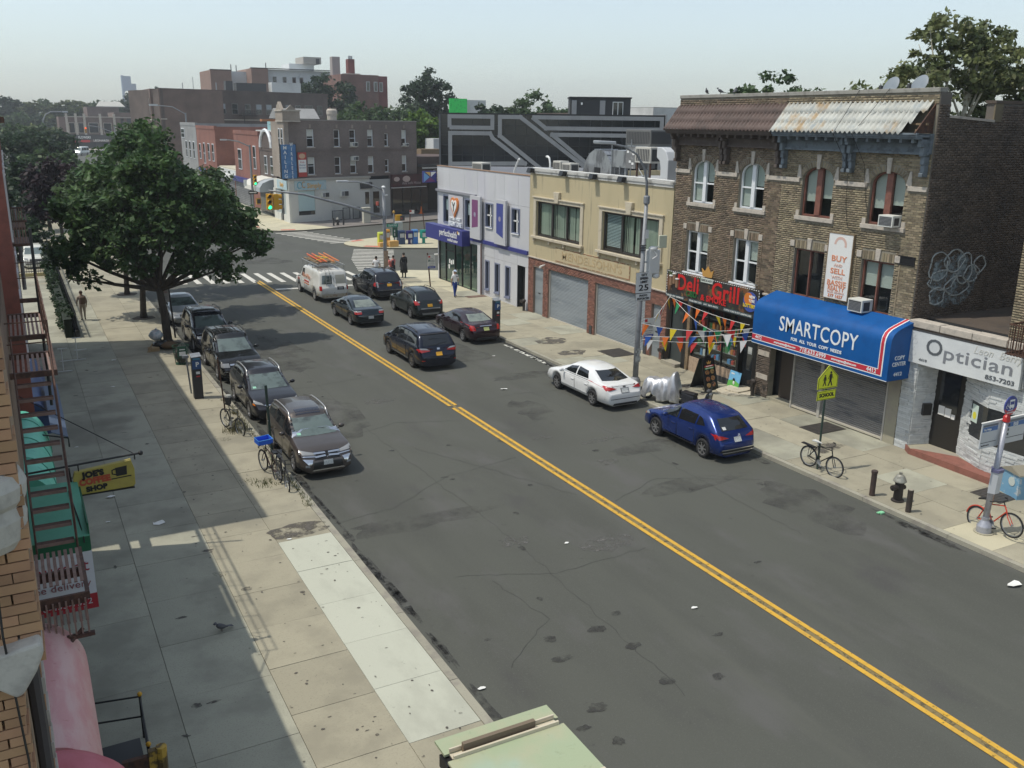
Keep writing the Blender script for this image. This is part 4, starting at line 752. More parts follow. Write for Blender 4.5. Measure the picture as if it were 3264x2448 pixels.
for a,b,z0,z1 in WH[:8]:
    f=B('window',bfr,wb,(FX-.05,FX+.12,a,a+.1,z0,z1),(FX-.05,FX+.12,b-.1,b,z0,z1),(FX-.05,FX+.12,a+.1,b-.1,z0,z0+.08),(FX-.05,FX+.12,a+.1,b-.1,z1-.08,z1));q=MB();q.quad((FX+.1,a+.1,z0+.08),(FX+.1,b-.1,z0+.08),(FX+.1,b-.1,z1-.08),(FX+.1,a+.1,z1-.08));q.build('pane',pane_dark if z0<1 else clear,f)
    if z0>4.5 and b-a>.6: B('sash_bar',white,f,(FX+.06,FX+.09,a+.1,b-.1,(z0+z1)/2-.04,(z0+z1)/2+.04),(FX+.06,FX+.09,(a+b)/2-.1,(a+b)/2+.02,z0+.08,z1-.08));B('sill',white,f,(FX-.09,FX+.08,a+.05,b-.05,z0-.02,z0+.03))
    if z0<1: B('sill',bfr,f,(FX-.1,FX-.05,a-.02,b+.02,z0-.06,z0+.04))
    if z0<4.5 and z0>4: B('notice',P('notice_pale',(.5,.56,.6),.6),f,(FX+.11,FX+.115,a+.2,b-.25,z0+.9,z1-.3))
B('door',P('doorway_black',(.02,.02,.022),.4),wb,(FX+.35,FX+.4,48.42,49.38,.13,2.74));B('door_side',roomdark,wb,(FX+.02,FX+.35,49.38,49.4,.13,2.74),(FX+.02,FX+.35,48.4,48.42,.13,2.74))
sf=B('storefront_frame',black,wb,*[(FX-.02,FX+.08,y-.05,y+.05,.1,3.2) for y in (54.83,56.05,57.4,58.55,60.1,61.25)],(FX-.02,FX+.08,54.88,61.2,.1,.16),(FX-.02,FX+.08,58.6,60.05,2.35,2.42))
for a,b in ((54.88,56),(56.1,57.35),(57.45,58.5),(58.6,60.05),(60.15,61.2)): q=MB();q.quad((FX+.03,a,.16),(FX+.03,b,.16),(FX+.03,b,3.2),(FX+.03,a,3.2));q.build('pane',wgl,sf)
for y,z,h in ((59.5,1.5,.3),(59.2,1.45,.28),(58.9,1.5,.32),(59.6,1.1,.3),(58.95,.6,.4)): B('notice',white,sf,(FX+.02,FX+.026,y-.1,y+.1,z,z+h))
B('store_back',P('store_interior',(.16,.2,.19),.9),wb,(FX+.45,FX+.49,54.8,61.2,.1,3.2));B('corner_column',wp,wb,(FX-.12,FX+.2,54.22,54.76,.1,3.52));part('downpipe',P('downpipe_brown',(.2,.14,.13),.6),wb,lambda q: q.tube([(FX-.16,54.12,.13),(FX-.16,54.12,3.5)],.06))
B('blue_band',navy,wb,(FX-.1,FX-.005,48.05,55.9,3.52,3.76));part('security_camera',white,wb,lambda q: q.tube([(FX-.02,61.4,1.9),(FX-.3,61.5,1.85)],[.05,.07]))
t=thing('medical_sign','navy medical centre fascia sign with white lower case lettering','sign',(FX-.4,59,3.1));m=MB();m.prism([(FX-.62,56.1,3.1),(FX-.62,62.3,3.1),(FX-.62,62.3,4.12),(FX-.62,56.1,4.12)],(.6,0,0));m.build('fascia',navy,t);text(t,'perfecthealth',.62,(FX-.63,58.35,3.72),white,'x',2.9,.006);text(t,'medical center',.3,(FX-.63,57.6,3.33),white,'x',1.7,.003)
B('logo',P('logo_gold',(.6,.38,.08),.5),t,(FX-.632,FX-.621,56.68,56.86,3.85,4.05));B('logo_half',white,t,(FX-.632,FX-.621,56.48,56.66,3.82,4.0))
t=thing('heart_sign','urgent care sign with orange outlined heart above the navy fascia','sign',(FX,58.2,4.2));B('panel',P('heart_panel',(.5,.49,.52),.5),t,(FX-.1,FX-.03,57.05,59.38,4.2,6.32))
def heart(s): return [(s*(16*math.sin(a)**3)/17,s*(13*math.cos(a)-5*math.cos(2*a)-2*math.cos(3*a)-math.cos(4*a))/15) for a in [6.28318*k/28 for k in range(28)]]
for s,d,mm,nm in ((.66,.2,P('heart_orange',(.62,.2,.05),.45),'heart'),(.48,.235,white,'heart_fill')): m=MB();m.prism([(FX-d,58.25+y,5.6+z*1.1) for y,z in heart(s)],(.1,0,0));m.build(nm,mm,t)
part('figure',dkgrey,t,lambda q: q.tube([(FX-.25,58.25,5.25),(FX-.25,58.25,5.6),(FX-.25,58.45,5.85)],.03).tube([(FX-.25,58.25,5.6),(FX-.25,58.05,5.85)],.03));text(t,'FAMILY FIRST',.3,(FX-.16,58.2,4.72),wst,'x',1.9,.004,.03);text(t,'URGENT CARE',.42,(FX-.16,58.2,4.36),wst,'x',2.1,.01,.03)
for y,z0,mm,nm in ((54.78,3.75,P('banner_purple',(.19,.055,.16),.5),'purple'),(51.25,3.78,P('banner_blue',(.05,.065,.26),.5),'blue')):
    t=thing('wall_banner',nm+' pointed banner box on the lavender wall','banner',(FX,y,z0));B('box',P('banner_grey',(.5,.5,.52),.5),t,(FX-.3,FX-.16,y-.75,y+.75,z0,z0+2.78));m=MB();m.prism([(FX-.305,y-.45,z0+2.55),(FX-.305,y+.45,z0+2.55),(FX-.305,y+.45,z0+.7),(FX-.305,y-.45,z0+.45 if nm=='blue' else z0+.85)],(.005,0,0));m.build('pennant',mm,t);B('bracket',galv,t,*[(FX-.16,FX,y+s,y+s+.05,z,z+.05) for s in (-.6,.55) for z in (z0+.15,z0+2.6)]);part('print',P('print_pale',(.3,.27,.36),.5),t,lambda q: q.lathe([(.16,0),(.16,.004)],(FX-.312,y,z0+1.6),14,'x'))
t=thing('projecting_sign','small square logo sign of coloured triangles projecting from the corner','sign',(FX-.6,61.6,7));B('box',navy,t,(FX-1.05,FX-.02,61.55,61.75,7.0,7.8));tri=[((0,0),(.45,.35),(0,.7)),((.1,.7),(.5,.4),(.5,.7)),((.55,.7),(.95,.7),(.55,.35)),((.1,.03),(.9,.03),(.5,.32))]
for k,q in enumerate(tri): m=MB();m.prism([(FX-1.02+a,61.54,7.04+b) for a,b in q],(0,.008,0));m.build('logo_triangle',[P('tri_blue',(.16,.35,.6),.5),P('tri_gold',(.62,.4,.1),.5),white,P('tri_purple',(.16,.04,.13),.5)][k],t)
condenser(28.3,56.9,7.7,.7,1.5,.85,'white condenser unit on the medical building roof');t=thing('vent_pipe','white curved vent pipe on the medical building roof','pipe',(28.5,52.6,7.7));part('pipe',white,t,lambda q: q.tube([(28.5,52.8,7.7),(28.5,52.6,8.3),(28.5,52.2,8.8),(28.5,52.0,9.0)],.06))
# ---------------------------------------------------------------- dark glass office block with grey bands (own axes: u along the front)
dk=thing('office_block','dark glass office block with angular grey band pattern','building',(35.3,82,0),math.atan2(-.477,.879),local=True)
gl=mat('black_curtain_glass',(.012,.014,.017),.12,spec=.8);gs=mat('grey_cladding',(.27,.275,.285),.5,var=[(.8,(.23,.235,.245),.4,.7)])
B('glass_body',gl,dk,(1.05,22,0,10,.1,11.9));B('end_fin',gs,dk,(22,22.12,-.3,10,0,12.1));B('roof_edge',black,dk,(1.0,22.1,-.12,.2,11.9,12.02))
def strip(pts,wd):
    for i in range(len(pts)-1):
        a,b=Vector(pts[i]),Vector(pts[i+1]);d=(b-a).normalized();n=Vector((-d.y,d.x))*wd/2;a=a-d*wd*.5*(i>0);b=b+d*wd*.5*(i<len(pts)-2)
        m=MB();m.prism([(a.x+n.x,-.14-.004*i,a.y+n.y),(b.x+n.x,-.14-.004*i,b.y+n.y),(b.x-n.x,-.14-.004*i,b.y-n.y),(a.x-n.x,-.14-.004*i,a.y-n.y)],(0,.14+.004*i,0));m.build('grey_band',gs,dk)
strip([(1.9,10.7),(1.9,11.7),(5.9,11.7),(5.9,10.7),(1.9,10.7)],.36);strip([(1.95,7.0),(1.95,10.2),(5.7,10.2),(5.95,9.75),(9.0,7.5),(1.95,7.4)],.36);strip([(11.6,6.2),(6.6,10.0),(6.6,11.7),(8.5,11.7),(15,7.0)],.36);strip([(9.6,11.7),(10.9,10.72),(21.7,10.72),(21.7,11.7),(9.6,11.7)],.36);strip([(15.3,7.2),(11.5,10.15),(21.7,10.15),(21.7,6.5)],.36)
m=MB()
for k in range(21): m.box(1.05+k,1.09+k,-.05,0,3,11.9)
for z in (7.3,8.2,9.1,10,10.9): m.box(1.05,22,-.045,0,z,z+.04)
m.build('mullion_grid',P('mullion_black',(.03,.032,.035),.4),dk);B('left_return',P('return_grey',(.1,.105,.115),.4),dk,(.9,1.05,-.1,6,.1,11.9))
pen=B('roof_house',P('charcoal_render',(.05,.05,.052),.8),dk,(13.2,18.9,1.5,5,11.9,13.5));B('pale_pier',gs,pen,(13.35,13.8,1.38,1.5,11.9,13.3),(16,16.5,1.38,1.5,11.9,13.3));f=B('window',white,pen,(17.2,18.2,1.42,1.5,11.95,13.2));B('pane',pane_dark,f,(17.26,17.66,1.4,1.42,12.0,13.14),(17.74,18.14,1.4,1.42,12.0,13.14));B('roof_rim',black,pen,(13.1,19.0,1.35,5,13.5,13.62));B('wall_light',white,pen,(14.2,14.35,1.3,1.38,12.9,13.1))
# ---------------------------------------------------------------- grey-brown corner block over the white shop (own axes, u along the side street)
def brickmat(name,c1,c2,mc,sc_=1.,bump=True):
    if name in MATS: return MATS[name]
    m=mat(name,c1,.9);nt=m.node_tree;N=nt.nodes;L=nt.links;b=N['Principled BSDF']
    tc=N.new('ShaderNodeTexCoord');sp=N.new('ShaderNodeSeparateXYZ');L.new(tc.outputs['Object'],sp.inputs[0]);ad=N.new('ShaderNodeMath');ad.operation='ADD';L.new(sp.outputs[0],ad.inputs[0]);L.new(sp.outputs[1],ad.inputs[1]);cb=N.new('ShaderNodeCombineXYZ');L.new(ad.outputs[0],cb.inputs[0]);L.new(sp.outputs[2],cb.inputs[1])
    bt=N.new('ShaderNodeTexBrick');L.new(cb.outputs[0],bt.inputs['Vector']);bt.inputs['Scale'].default_value=1;bt.inputs['Brick Width'].default_value=.22*sc_;bt.inputs['Row Height'].default_value=.08*sc_;bt.inputs['Mortar Size'].default_value=.012
    bt.inputs['Color1'].default_value=tuple(c1)+(1,);bt.inputs['Color2'].default_value=tuple(c2)+(1,);bt.inputs['Mortar'].default_value=tuple(mc)+(1,)
    nz=N.new('ShaderNodeTexNoise');nz.inputs['Scale'].default_value=.35;nz.inputs['Detail'].default_value=6;L.new(tc.outputs['Object'],nz.inputs['Vector']);mr=N.new('ShaderNodeMapRange');mr.inputs['From Min'].default_value=.35;mr.inputs['From Max'].default_value=.7;mr.inputs['To Min'].default_value=1.12;mr.inputs['To Max'].default_value=.74;L.new(nz.outputs[0],mr.inputs[0])
    hs=N.new('ShaderNodeHueSaturation');L.new(bt.outputs[0],hs.inputs['Color']);L.new(mr.outputs[0],hs.inputs['Value']);L.new(hs.outputs[0],b.inputs['Base Color']);return m
gb_=brickmat('grey_brown_brick',(.20,.155,.14),(.155,.12,.11),(.22,.19,.17));gb2=brickmat('pale_front_brick',(.33,.27,.22),(.27,.22,.18),(.34,.3,.26));wpt=mat('white_shop_paint',(.60,.595,.55),.8,var=[(.5,(.5,.5,.47),.5,.72)])
ANG=math.atan2(.2955,.953);gy=thing('corner_building','grey-brown brick corner building over a white painted ground floor','building',(27.3,102.6,0),ANG,local=True);LG=18.3
def hole_wall(mb,u0,u1,z0,z1,holes,v0,v1):
    us=sorted({u0,u1}|{h[i] for h in holes for i in (0,1)})
    for a,b in zip(us,us[1:]):
        z=z0
        for p,q in sorted((h[2],h[3]) for h in holes if h[0]<(a+b)/2<h[1]):
            if p>z: mb.box(a,b,v0,v1,z,p)
            z=max(z,q)
        if z1>z: mb.box(a,b,v0,v1,z,z1)
def fwin(par,u0,u1,z0,z1,v=.14,fm=None,blind=0,jw=.1):
    fm=fm or whitew;f=B('window',fm,par,(u0,u0+jw,v-.08,v,z0,z1),(u1-jw,u1,v-.08,v,z0,z1),(u0+jw,u1-jw,v-.08,v,z0,z0+.08),(u0+jw,u1-jw,v-.08,v,z1-.08,z1),(u0+jw,u1-jw,v-.06,v,(z0+z1)/2-.03,(z0+z1)/2+.03));B('pane',pane_dark,f,(u0+jw,u1-jw,v-.02,v+.02,z0+.08,z1-.08))
    if blind: B('blind',paleblind,f,(u0+jw,u1-jw,v-.035,v-.022,z1-.08-(z1-z0)*blind,z1-.08))
    return f
wu=[(2.75,3.75),(6.75,7.65),(9.15,10.05),(12.0,12.9),(14.75,15.4),(17.2,17.75)];wu=[(2.55,3.5),(6.15,7.0),(8.3,9.2),(10.85,11.7),(13.35,13.95),(15.95,16.7)]
holes=[(a,b,z,z+1.9) for a,b in wu for z in (5.35,8.35)];holes=[(a,b,z,z+(1.5 if i%6==4 else 1.9)) for z in (5.3,8.3) for i,(a,b) in enumerate(wu)]
m=MB();hole_wall(m,0,LG,4.9,11.15,holes,0,.25);m.build('brick_wall',gb_,gy)
for a,b,z0,z1 in holes: fwin(gy,a,b,z0,z1,.2,blind=R.choice([0,.5,.5,.35]))
for a,b,z0,z1 in holes: B('sill',stone,gy,(a-.08,b+.08,-.08,.1,z0-.1,z0))
for a,b in wu: B('keystone',gb2,gy,((a+b)/2-.12,(a+b)/2+.12,-.03,0,10.35,10.75))
B('string_course',gb_,gy,(.0,LG,-.06,0,7.9,8.0));B('coping',mat('grey_coping',(.3,.28,.26),.9),gy,(0,LG+.05,-.06,.35,11.15,11.25));B('body',roomdark,gy,(2.6,LG-.05,.35,6.2,0,10.6));B('end_wall',gb_,gy,(LG-.3,LG,.25,7.8,.1,11.1))
B('roof',tar,gy,(2.6,LG-.3,.4,7.8,10.6,10.65));B('roof_tiles',mat('orange_tile_edge',(.45,.2,.1),.8),gy,(1.5,9,7.4,7.8,11.0,11.25));part('chimney',stone,gy,lambda q: q.lathe([(.55,10.6),(.55,11.7),(.62,11.9),(.62,12.3),(.45,12.5)],(8.1,3,0),12))
WH2=[(.95,3.3,.8,3.55)]
m=MB();hole_wall(m,0,10.9,.1,4.72,WH2,-.12,.25);m.build('white_wall',wpt,gy);B('cornice',mat('shop_cornice',(.4,.38,.34),.8),gy,(-.1,10.95,-.3,.1,4.72,4.95));f=B('window',wpt,gy,(.95,1.03,-.1,.1,.8,3.55),(3.22,3.3,-.1,.1,.8,3.55),(1.03,3.22,-.1,.1,.8,.88));B('pane',pane_dark,f,(1.03,3.22,.0,.05,.88,3.55));B('blind',mat('shop_blind',(.46,.60,.60),.6),f,(1.05,3.2,-.04,-.005,1.35,3.53))
B('side_wall',mat('grey_paint',(.42,.42,.4),.8),gy,(10.9,14.0,-.06,.25,.1,4.5));B('side_door',pane_dark,gy,(11.4,12.3,-.1,-.06,.6,3.1));B('slit_window',pane_dark,gy,(10.2,10.75,-.16,-.12,1.7,3.1));B('dark_sign_board',dkgrey,gy,(9.5,11.2,-.26,-.12,3.5,4.2));B('shop_dark',gb_,gy,(14.0,LG,-.02,.25,.1,4.9))
# front to the avenue (v runs along the avenue)
def FB(name,m_,par,*bx,fn=None):                                    # boxes squared to the avenue, turned into the block's own axes
    q=MB()
    for b_ in bx: q.box(*b_)
    if fn: fn(q)
    c,d=math.cos(-ANG),math.sin(-ANG);q.v=[(x*c-y*d,x*d+y*c,z) for x,y,z in q.v];return q.build(name,m_,par)
FB('front_wall',gb2,gy,(-.3,.2,-.1,2.7,4.95,11.1),(-.02,.25,2.7,6.6,4.95,11.0));FB('tower_top',gb2,gy,(-.4,1.5,-.25,2.8,11.1,12.1));FB('tower_cap',stone,gy,(-.5,1.6,-.35,2.9,12.1,12.25),(-.45,1.55,-.3,2.85,11.0,11.1));FB('gable',gb2,gy,fn=lambda q: q.prism([(-.45,.2,12.25),(-.45,2.4,12.25),(-.45,1.3,13.1)],(.35,0,0)).prism([(.0,-.3,12.25),(1.1,-.3,12.25),(.55,-.3,12.75)],(0,.3,0)))
for z in (5.4,8.2):
    for v in (.35,1.55): f=FB('window',whitew,gy,(-.34,-.3,v,v+.7,z,z+2.1));FB('pane',pane_dark,f,(-.36,-.34,v+.1,v+.6,z+.1,z+1.0),(-.36,-.34,v+.1,v+.6,z+1.1,z+2.0))
FB('shopfront_wall',wpt,gy,(-.12,.1,-.1,1.3,.1,4.7),(-.12,.1,1.3,6.2,3.6,4.7),(-.12,.1,1.3,2.4,.1,.9),(-.12,.1,3.7,5.6,.1,.9),(-.12,.1,5.6,6.6,.1,3.6));FB('shop_door',pane_dark,gy,(.05,.1,2.4,3.7,.1,3.6));FB('shop_pane',P('shop_pane_pale',(.35,.4,.4),.3),gy,(-.03,.03,1.3,2.4,.9,3.6),(-.03,.03,3.7,5.6,.9,3.6))
mural=mat('pale_blue_mural',(.36,.50,.55),.7,var=[(1.4,(.44,.54,.56),.4,.6),(2.3,(.22,.38,.48),.6,.75)])
t=thing('shop_mural','pale blue shop sign with orange and blue lettering on the white wall','sign',tuple(Vector((27.3,102.6,0))+Matrix.Rotation(ANG,3,'Z')@Vector((2.2,-.2,3.65))),ANG,local=True);B('board',mural,t,(-1.65,2.5,-.02,.03,0,1.05));text(t,'Simply',.75,(.9,-.03,.45),P('mural_orange',(.6,.36,.12),.6),'y',1.9,.02);part('swirl',P('mural_blue',(.12,.36,.46),.6),t,lambda q: q.tube([(-1+.3*math.cos(a*.5),-.03,.55+.35*math.sin(a*.5)) for a in range(12)],.05,5));part('swirl',P('mural_orange2',(.55,.33,.15),.6),t,lambda q: q.tube([(-.45+.22*math.cos(a*.5+1),-.03,.6+.32*math.sin(a*.5+1)) for a in range(10)],.05,5))
def onside(u,v,z): return tuple(Vector((27.3,102.6,0))+Matrix.Rotation(ANG,3,'Z')@Vector((u,v,z)))
t=thing('shop_mural','pale blue shop sign over the corner shop door facing the avenue','sign',(27.1,104.6,3.7),0,local=True);B('board',mural,t,(-.06,.0,-1.9,2.2,0,1.0));text(t,'Simply',.7,(-.07,.2,.5),P('mural_orange',(.6,.36,.12),.6),'x',1.6,.02)
t=thing('upright_sign','tall blue upright sign reading mailing wireless on the corner','sign',onside(-.1,-.25,5),ANG,local=True);B('board',mat('blue_board',(.06,.16,.34),.5,var=[(1.2,(.11,.25,.45),.45,.7)]),t,(-.95,.95,-.1,.1,.0,3.6));B('board_edge',black,t,(-1.0,-.95,-.12,.12,0,3.65),(.95,1,-.12,.12,0,3.65));text(t,'\n'.join('WIRELESS'),.5,(.4,-.11,1.85),white,'y',.42,.008);text(t,'\n'.join('MAILING'),.5,(-.42,-.11,1.75),white,'y',.42,.008)
t=thing('wall_sign','red and white medical sign on the grey-brown brick wall','sign',onside(1.75,-.05,5),ANG,local=True);B('board',P('sign_red2',(.45,.06,.05),.5),t,(-.55,.55,-.08,0,.1,2.75));B('board_white',white,t,(-.5,.5,-.09,-.08,.6,1.95));part('emblem',P('emblem_tan',(.6,.4,.26),.6),t,lambda q: q.prism([(.42*math.cos(k*.5236),-.085,2.35+.28*math.sin(k*.5236)) for k in range(12)],(0,-.008,0)));text(t,'Kids',.26,(0,-.095,1.68),red,'y',.5);text(t,'Dental',.26,(0,-.095,1.38),P('sign_navy',(.06,.09,.25),.5),'y',.75);text(t,'Specialist',.2,(0,-.095,1.1),P('sign_navy',(.06,.09,.25),.5),'y',.85)
m=MB();m.box(.35,1.05,-.04,-.005,5.45,6.3);m.v=[onside(*v) for v in m.v];solo(m,'notice_board',white,'small plain white board between the blue and red signs','sign')
def side_ac(u,z,lab,s=.8):
    t=thing('air_conditioner',lab,'air conditioner',onside(u,0,z),ANG,local=True);B('case',P('ac_white',(.62,.62,.58),.5),t,(0,s,-.5,.0,0,s*.62),bev=.015);B('grille',dkgrey,t,(s*.42,s*.92,-.51,-.5,.06,s*.62-.06));B('louvre',midgrey,t,(.04,s*.38,-.506,-.5,.08,s*.62-.08));return t
side_ac(8.35,8.32,'window air conditioner in the third upper window of the grey-brown building');side_ac(8.4,6.75,'window air conditioner at the top of the third lower window of the grey-brown building');side_ac(16.1,8.3,'window air conditioner in the right end upper window of the grey-brown building',.6);side_ac(6.6,2.75,'white outdoor condenser fixed on the white corner wall',1.05);side_ac(4.0,2.75,'grey louvred air conditioner set in the white corner wall',.95)
# dark restaurant next along the side street, and plain blocks behind
rs=thing('restaurant','dark maroon restaurant front with glass below on the side street','restaurant',onside(LG+.1,0,0),ANG,local=True);B('glass_front',pane_dark,rs,(-4.2,1.6,-.16,-.04,.5,3.2));B('sign_board',mat('maroon_board',(.085,.03,.035),.5,var=[(1,(.05,.03,.03),.4,.6)]),rs,(-4.4,.6,-.5,-.16,3.5,5.0));B('sign_edge',white,rs,(-4.4,1.0,-.52,-.2,3.4,3.46));text(rs,'Asia Sushi House',.5,(-1.4,-.51,3.95),P('maroon_letter',(.4,.33,.33),.5),'y',2.9,0)
for x,r in ((-3.7,.45),(-2.2,.6)): part('dish_print',P('dish_print',(.5,.4,.36),.6),rs,lambda q: q.prism([(x+r*math.cos(k*.5236),-.505,4.45+r*.62*math.sin(k*.5236)) for k in range(12)],(0,-.008,0)))
B('mullion',black,rs,*[(x,x+.08,-.2,-.16,.4,3.4) for x in (-4.2,-2.6,-1.2,.2,1.5)]);B('step_base',dkgrey,rs,(-4.2,8,-.2,0,.1,.5))
B('wall',brickmat('dim_brick',(.11,.075,.065),(.09,.06,.055),(.12,.1,.09)),rs,(.02,9,0,8,.1,7.0));B('shop_band',black,rs,(1.6,9,-.1,0,.5,4));B('awning_bar',white,rs,(.3,8,-.6,-.5,5.6,5.75));B('awning_roof',dkgrey,rs,(.0,9,-.7,0,5.8,6.1));f=B('window',whitew,rs,(2.6,3.3,-.06,0,4.2,5.4));B('pane',pane_dark,f,(2.7,3.2,-.08,-.06,4.3,5.3))
t=thing('yellow_sign','yellow service sign over the dark shop beside the restaurant','sign',onside(21.4,-.3,4.0),ANG,local=True);B('board',P('board_yellow',(.68,.47,.04),.5),t,(-2,2.6,-.1,.1,0,1.15));text(t,'R. SERVICE',.55,(.2,-.11,.68),black,'y',3.2,.012);text(t,'FIX WHILE YOU WAIT',.22,(.2,-.11,.25),black,'y',3.0)
# ---------------------------------------------------------------- buildings farther along the avenue
redb=brickmat('red_far_brick',(.25,.10,.075),(.21,.085,.065),(.27,.13,.1));dkb=brickmat('dark_far_brick',(.11,.075,.062),(.085,.06,.05),(.13,.11,.1));apb=brickmat('apartment_brick',(.125,.092,.082),(.10,.074,.066),(.14,.115,.10));paleb=mat('pale_render',(.55,.56,.55),.85,var=[(.25,(.42,.43,.42),.45,.7)]);grr=mat('grey_render',(.28,.28,.28),.85,var=[(.4,(.22,.22,.22),.45,.7)])
def xwin(par,X,y,z,w_,h,fm=None):
    f=B('window',fm or whitew,par,(X-.08,X+.02,y,y+w_,z,z+h));B('pane',pane_dark,f,(X-.1,X-.08,y+.12,y+w_-.12,z+.12,z+h/2-.05),(X-.1,X-.08,y+.12,y+w_-.12,z+h/2+.05,z+h-.12));return f
def row_house(label,y0,y1,z,m_,wins,x=28,extra=None):
    t=thing('row_building',label,'building',(x,(y0+y1)/2,0));B('wall',m_,t,(x,x+14,y0,y1-.03,.1,z));B('roof',tar,t,(x+.3,x+14,y0+.2,y1-.2,z,z+.03));B('parapet',m_,t,(x-.06,x+.3,y0,y1-.03,z,z+.5),(x+.3,x+14,y0,y0+.2,z,z+.4))
    for y,zz,w_,h in wins: xwin(t,x,y,zz,w_,h)
    return t
t=row_house('small dark brick building with white arched gable next to the corner block',110.6,118.4,7.6,dkb,[(111.6,4.8,1.3,2.2),(114.6,4.8,1.3,2.2)]);m=MB();m.prism([(27.9,114.4+2.6*math.cos(k*.314),7.9+2*math.sin(k*.314)) for k in range(11)],(.4,0,0));m.build('gable',dkb,t)
m=MB();m.tube([(27.85,114.4+2.65*math.cos(k*.314),7.95+2.05*math.sin(k*.314)) for k in range(11)],.2,6);m.build('gable_trim',whitew,t)
row_house('plain red brick building with two tall windows behind the signal pole',118.6,132.8,9.3,redb,[(120.3,5.1,1.3,2.9),(128.4,4.7,2.0,2.7)])
t=thing('low_shop_row','low white rendered shop row with sheds on its roof','building',(33,139,0));B('wall',paleb,t,(28,42,132.9,145.4,.1,4.3),(34,42,132.9,145.4,4.3,9.7));B('roof_shed',grr,t,(35,40,134,138.5,9.7,11.4));m=MB();m.prism([(34.5,133.6,11.4),(34.5,138.9,11.4),(34.5,136.2,12.8)],(6,0,0));m.build('shed_gable',grr,t);B('shed_opening',pane_dark,t,(34.9,34.98,134.6,138,9.8,11.2));B('roof_screen',mat('teal_screen',(.25,.42,.44),.8),t,(35,35.2,139.2,142,9.7,11.2));B('roof_deck',mat('cream_deck',(.5,.46,.36),.8),t,(28.2,33.8,133.2,145,4.3,4.5))
row_house('red brick building with white windows and small balcony',145.6,160.8,9.7,redb,[(147,5,1.3,2.6),(150.3,5,1.3,2.6),(154,4.4,1.3,3.2),(157.5,5,1.3,2.4)]);row_house('grey rendered shop building with white sign panel',161,176,10.1,grr,[(163,4.8,1.4,2.8),(166.5,4.8,1.4,2.8),(170,4.8,1.4,2.8),(172,8,3,1.6)])
# shutters, fascias and canopies along the far shops
for y0,y1,c,lb in ((146,152,'goods_red','closed roller shutter of the farthest shop'),(152.3,158,'navy_sign','closed roller shutter under a navy fascia'),(139.5,145.4,'goods_brown','closed grey shutter of the low white shop row'),(133.2,139.2,'goods_white','closed shutter under the pale canopy'),(124.2,132.6,'navy_sign','two dark roller shutters in the red brick building')):
    t=thing('shop_shutter',lb,'shutter',(27.9,(y0+y1)/2,0));B('shutter_panel',mat('far_shutter',(.17,.17,.175),.6,var=[(.8,(.25,.25,.25),.45,.65)]),t,(27.86,27.97,y0,y1,.13,3.1));B('post',redb,t,(27.8,27.98,y1,y1+.3,.13,3.3));B('fascia',MATS[c],t,(27.5,27.95,y0,y1,3.1,3.7));m=MB()
    for k in range(12): m.box(27.84,27.862,y0,y1,.25+k*.24,.28+k*.24)
    m.build('shutter_ribs',dkgrey,t)
for y0,y1,c,lb in ((112.5,118,(.62,.6,.54),'cream rounded shop canopy near the signal pole'),(110.2,112.3,(.35,.38,.4),'grey rounded canopy beside the corner shop')):
    t=thing('canopy',lb,'canopy',(27,(y0+y1)/2,3));m=MB();m.prism([(28,y0,3),(25.8,y0,3),(25.85,y0,3.5),(26.2,y0,4.0),(27,y0,4.35),(28,y0,4.5)],(0,y1-y0,0));m.build('cover',mat('canopy_'+str(y0),c,.7),t);B('shop_dark',pane_dark,t,(27.7,27.98,y0,y1,.13,3))
# dark brown apartment house (own axes)
ap=thing('apartment_house','long dark brown apartment house with rows of small windows','building',(28,197,0),ANG,local=True);B('wall',apb,ap,(0,38.9,0,14,0,16.6));B('string_course',stone,ap,(-.1,38.9,-.12,0,11.0,11.2),(-.1,38.9,-.12,0,3.2,3.5));B('coping',apb,ap,(-.1,39,-.15,.4,16.6,16.9));B('roof',tar,ap,(.4,38.5,.5,13.8,16.6,16.65))
ux=[4.8,8.8,12.8,15.2,18.2,20.8,23.2,25.6,28,30.4,32.8,36]
for z in (12.2,7.9,4.2):
    for k,u in enumerate(ux):
        wd=2.0 if k in (1,10) else (1.0 if k in (2,7) else 1.35);f=B('window',P('window_grey',(.22,.21,.2),.6),ap,(u,u+wd,-.1,.02,z,z+2.1));B('pane',pane_dark,f,(u+.1,u+wd-.1,-.13,-.1,z+.1,z+1.0));B('blind',P('grey_blind',(.3,.33,.36),.6) if R.random()<.6 else pane_dark,f,(u+.1,u+wd-.1,-.13,-.1,z+1.08,z+2.0))
B('fire_escape',black,ap,*[(16.6,20.6,-1.2,-.1,z,z+.1) for z in (11.9,7.6)],*[(16.6,20.6,-1.2,-1.12,z,z+.06) for z in (12.9,12.4,8.6,8.1)],*[(16.6+k*.45,16.66+k*.45,-1.2,-1.14,z,z+1.0) for k in range(9) for z in (11.9,7.6)],(17.4,17.5,-1,-.9,7.6,11.9))
fr=thing('apartment_house','bay fronted end of the brown apartment house with pale stone bands','building',(28,215,0));B('wall',brickmat('bay_brick',(.2,.125,.1),(.16,.105,.085),(.2,.16,.14)),fr,(26.6,29,200,210,0,16.8),(27.8,40,197.2,213.5,0,16.7),(26.6,29,214,229,0,16.8));B('bay_band',stone,fr,(26.5,28,199.9,210.1,10.8,11.1),(26.5,28,213.9,229.1,10.8,11.1),(26.5,28,199.9,210.1,5.6,5.8))
for y in (201,204,207,215.5,219,222.5,226): B('bay_window',P('bay_pane',(.1,.085,.08),.4),fr,*[(26.52,26.6,y,y+1.6,z,z+3) for z in (12,7,2)])
for x,y,h,lb in ((46,215,1.6,'thin antenna'),(40,209,1.2,'short vent stack'),(52,214,2,'dark roof tank')): pass
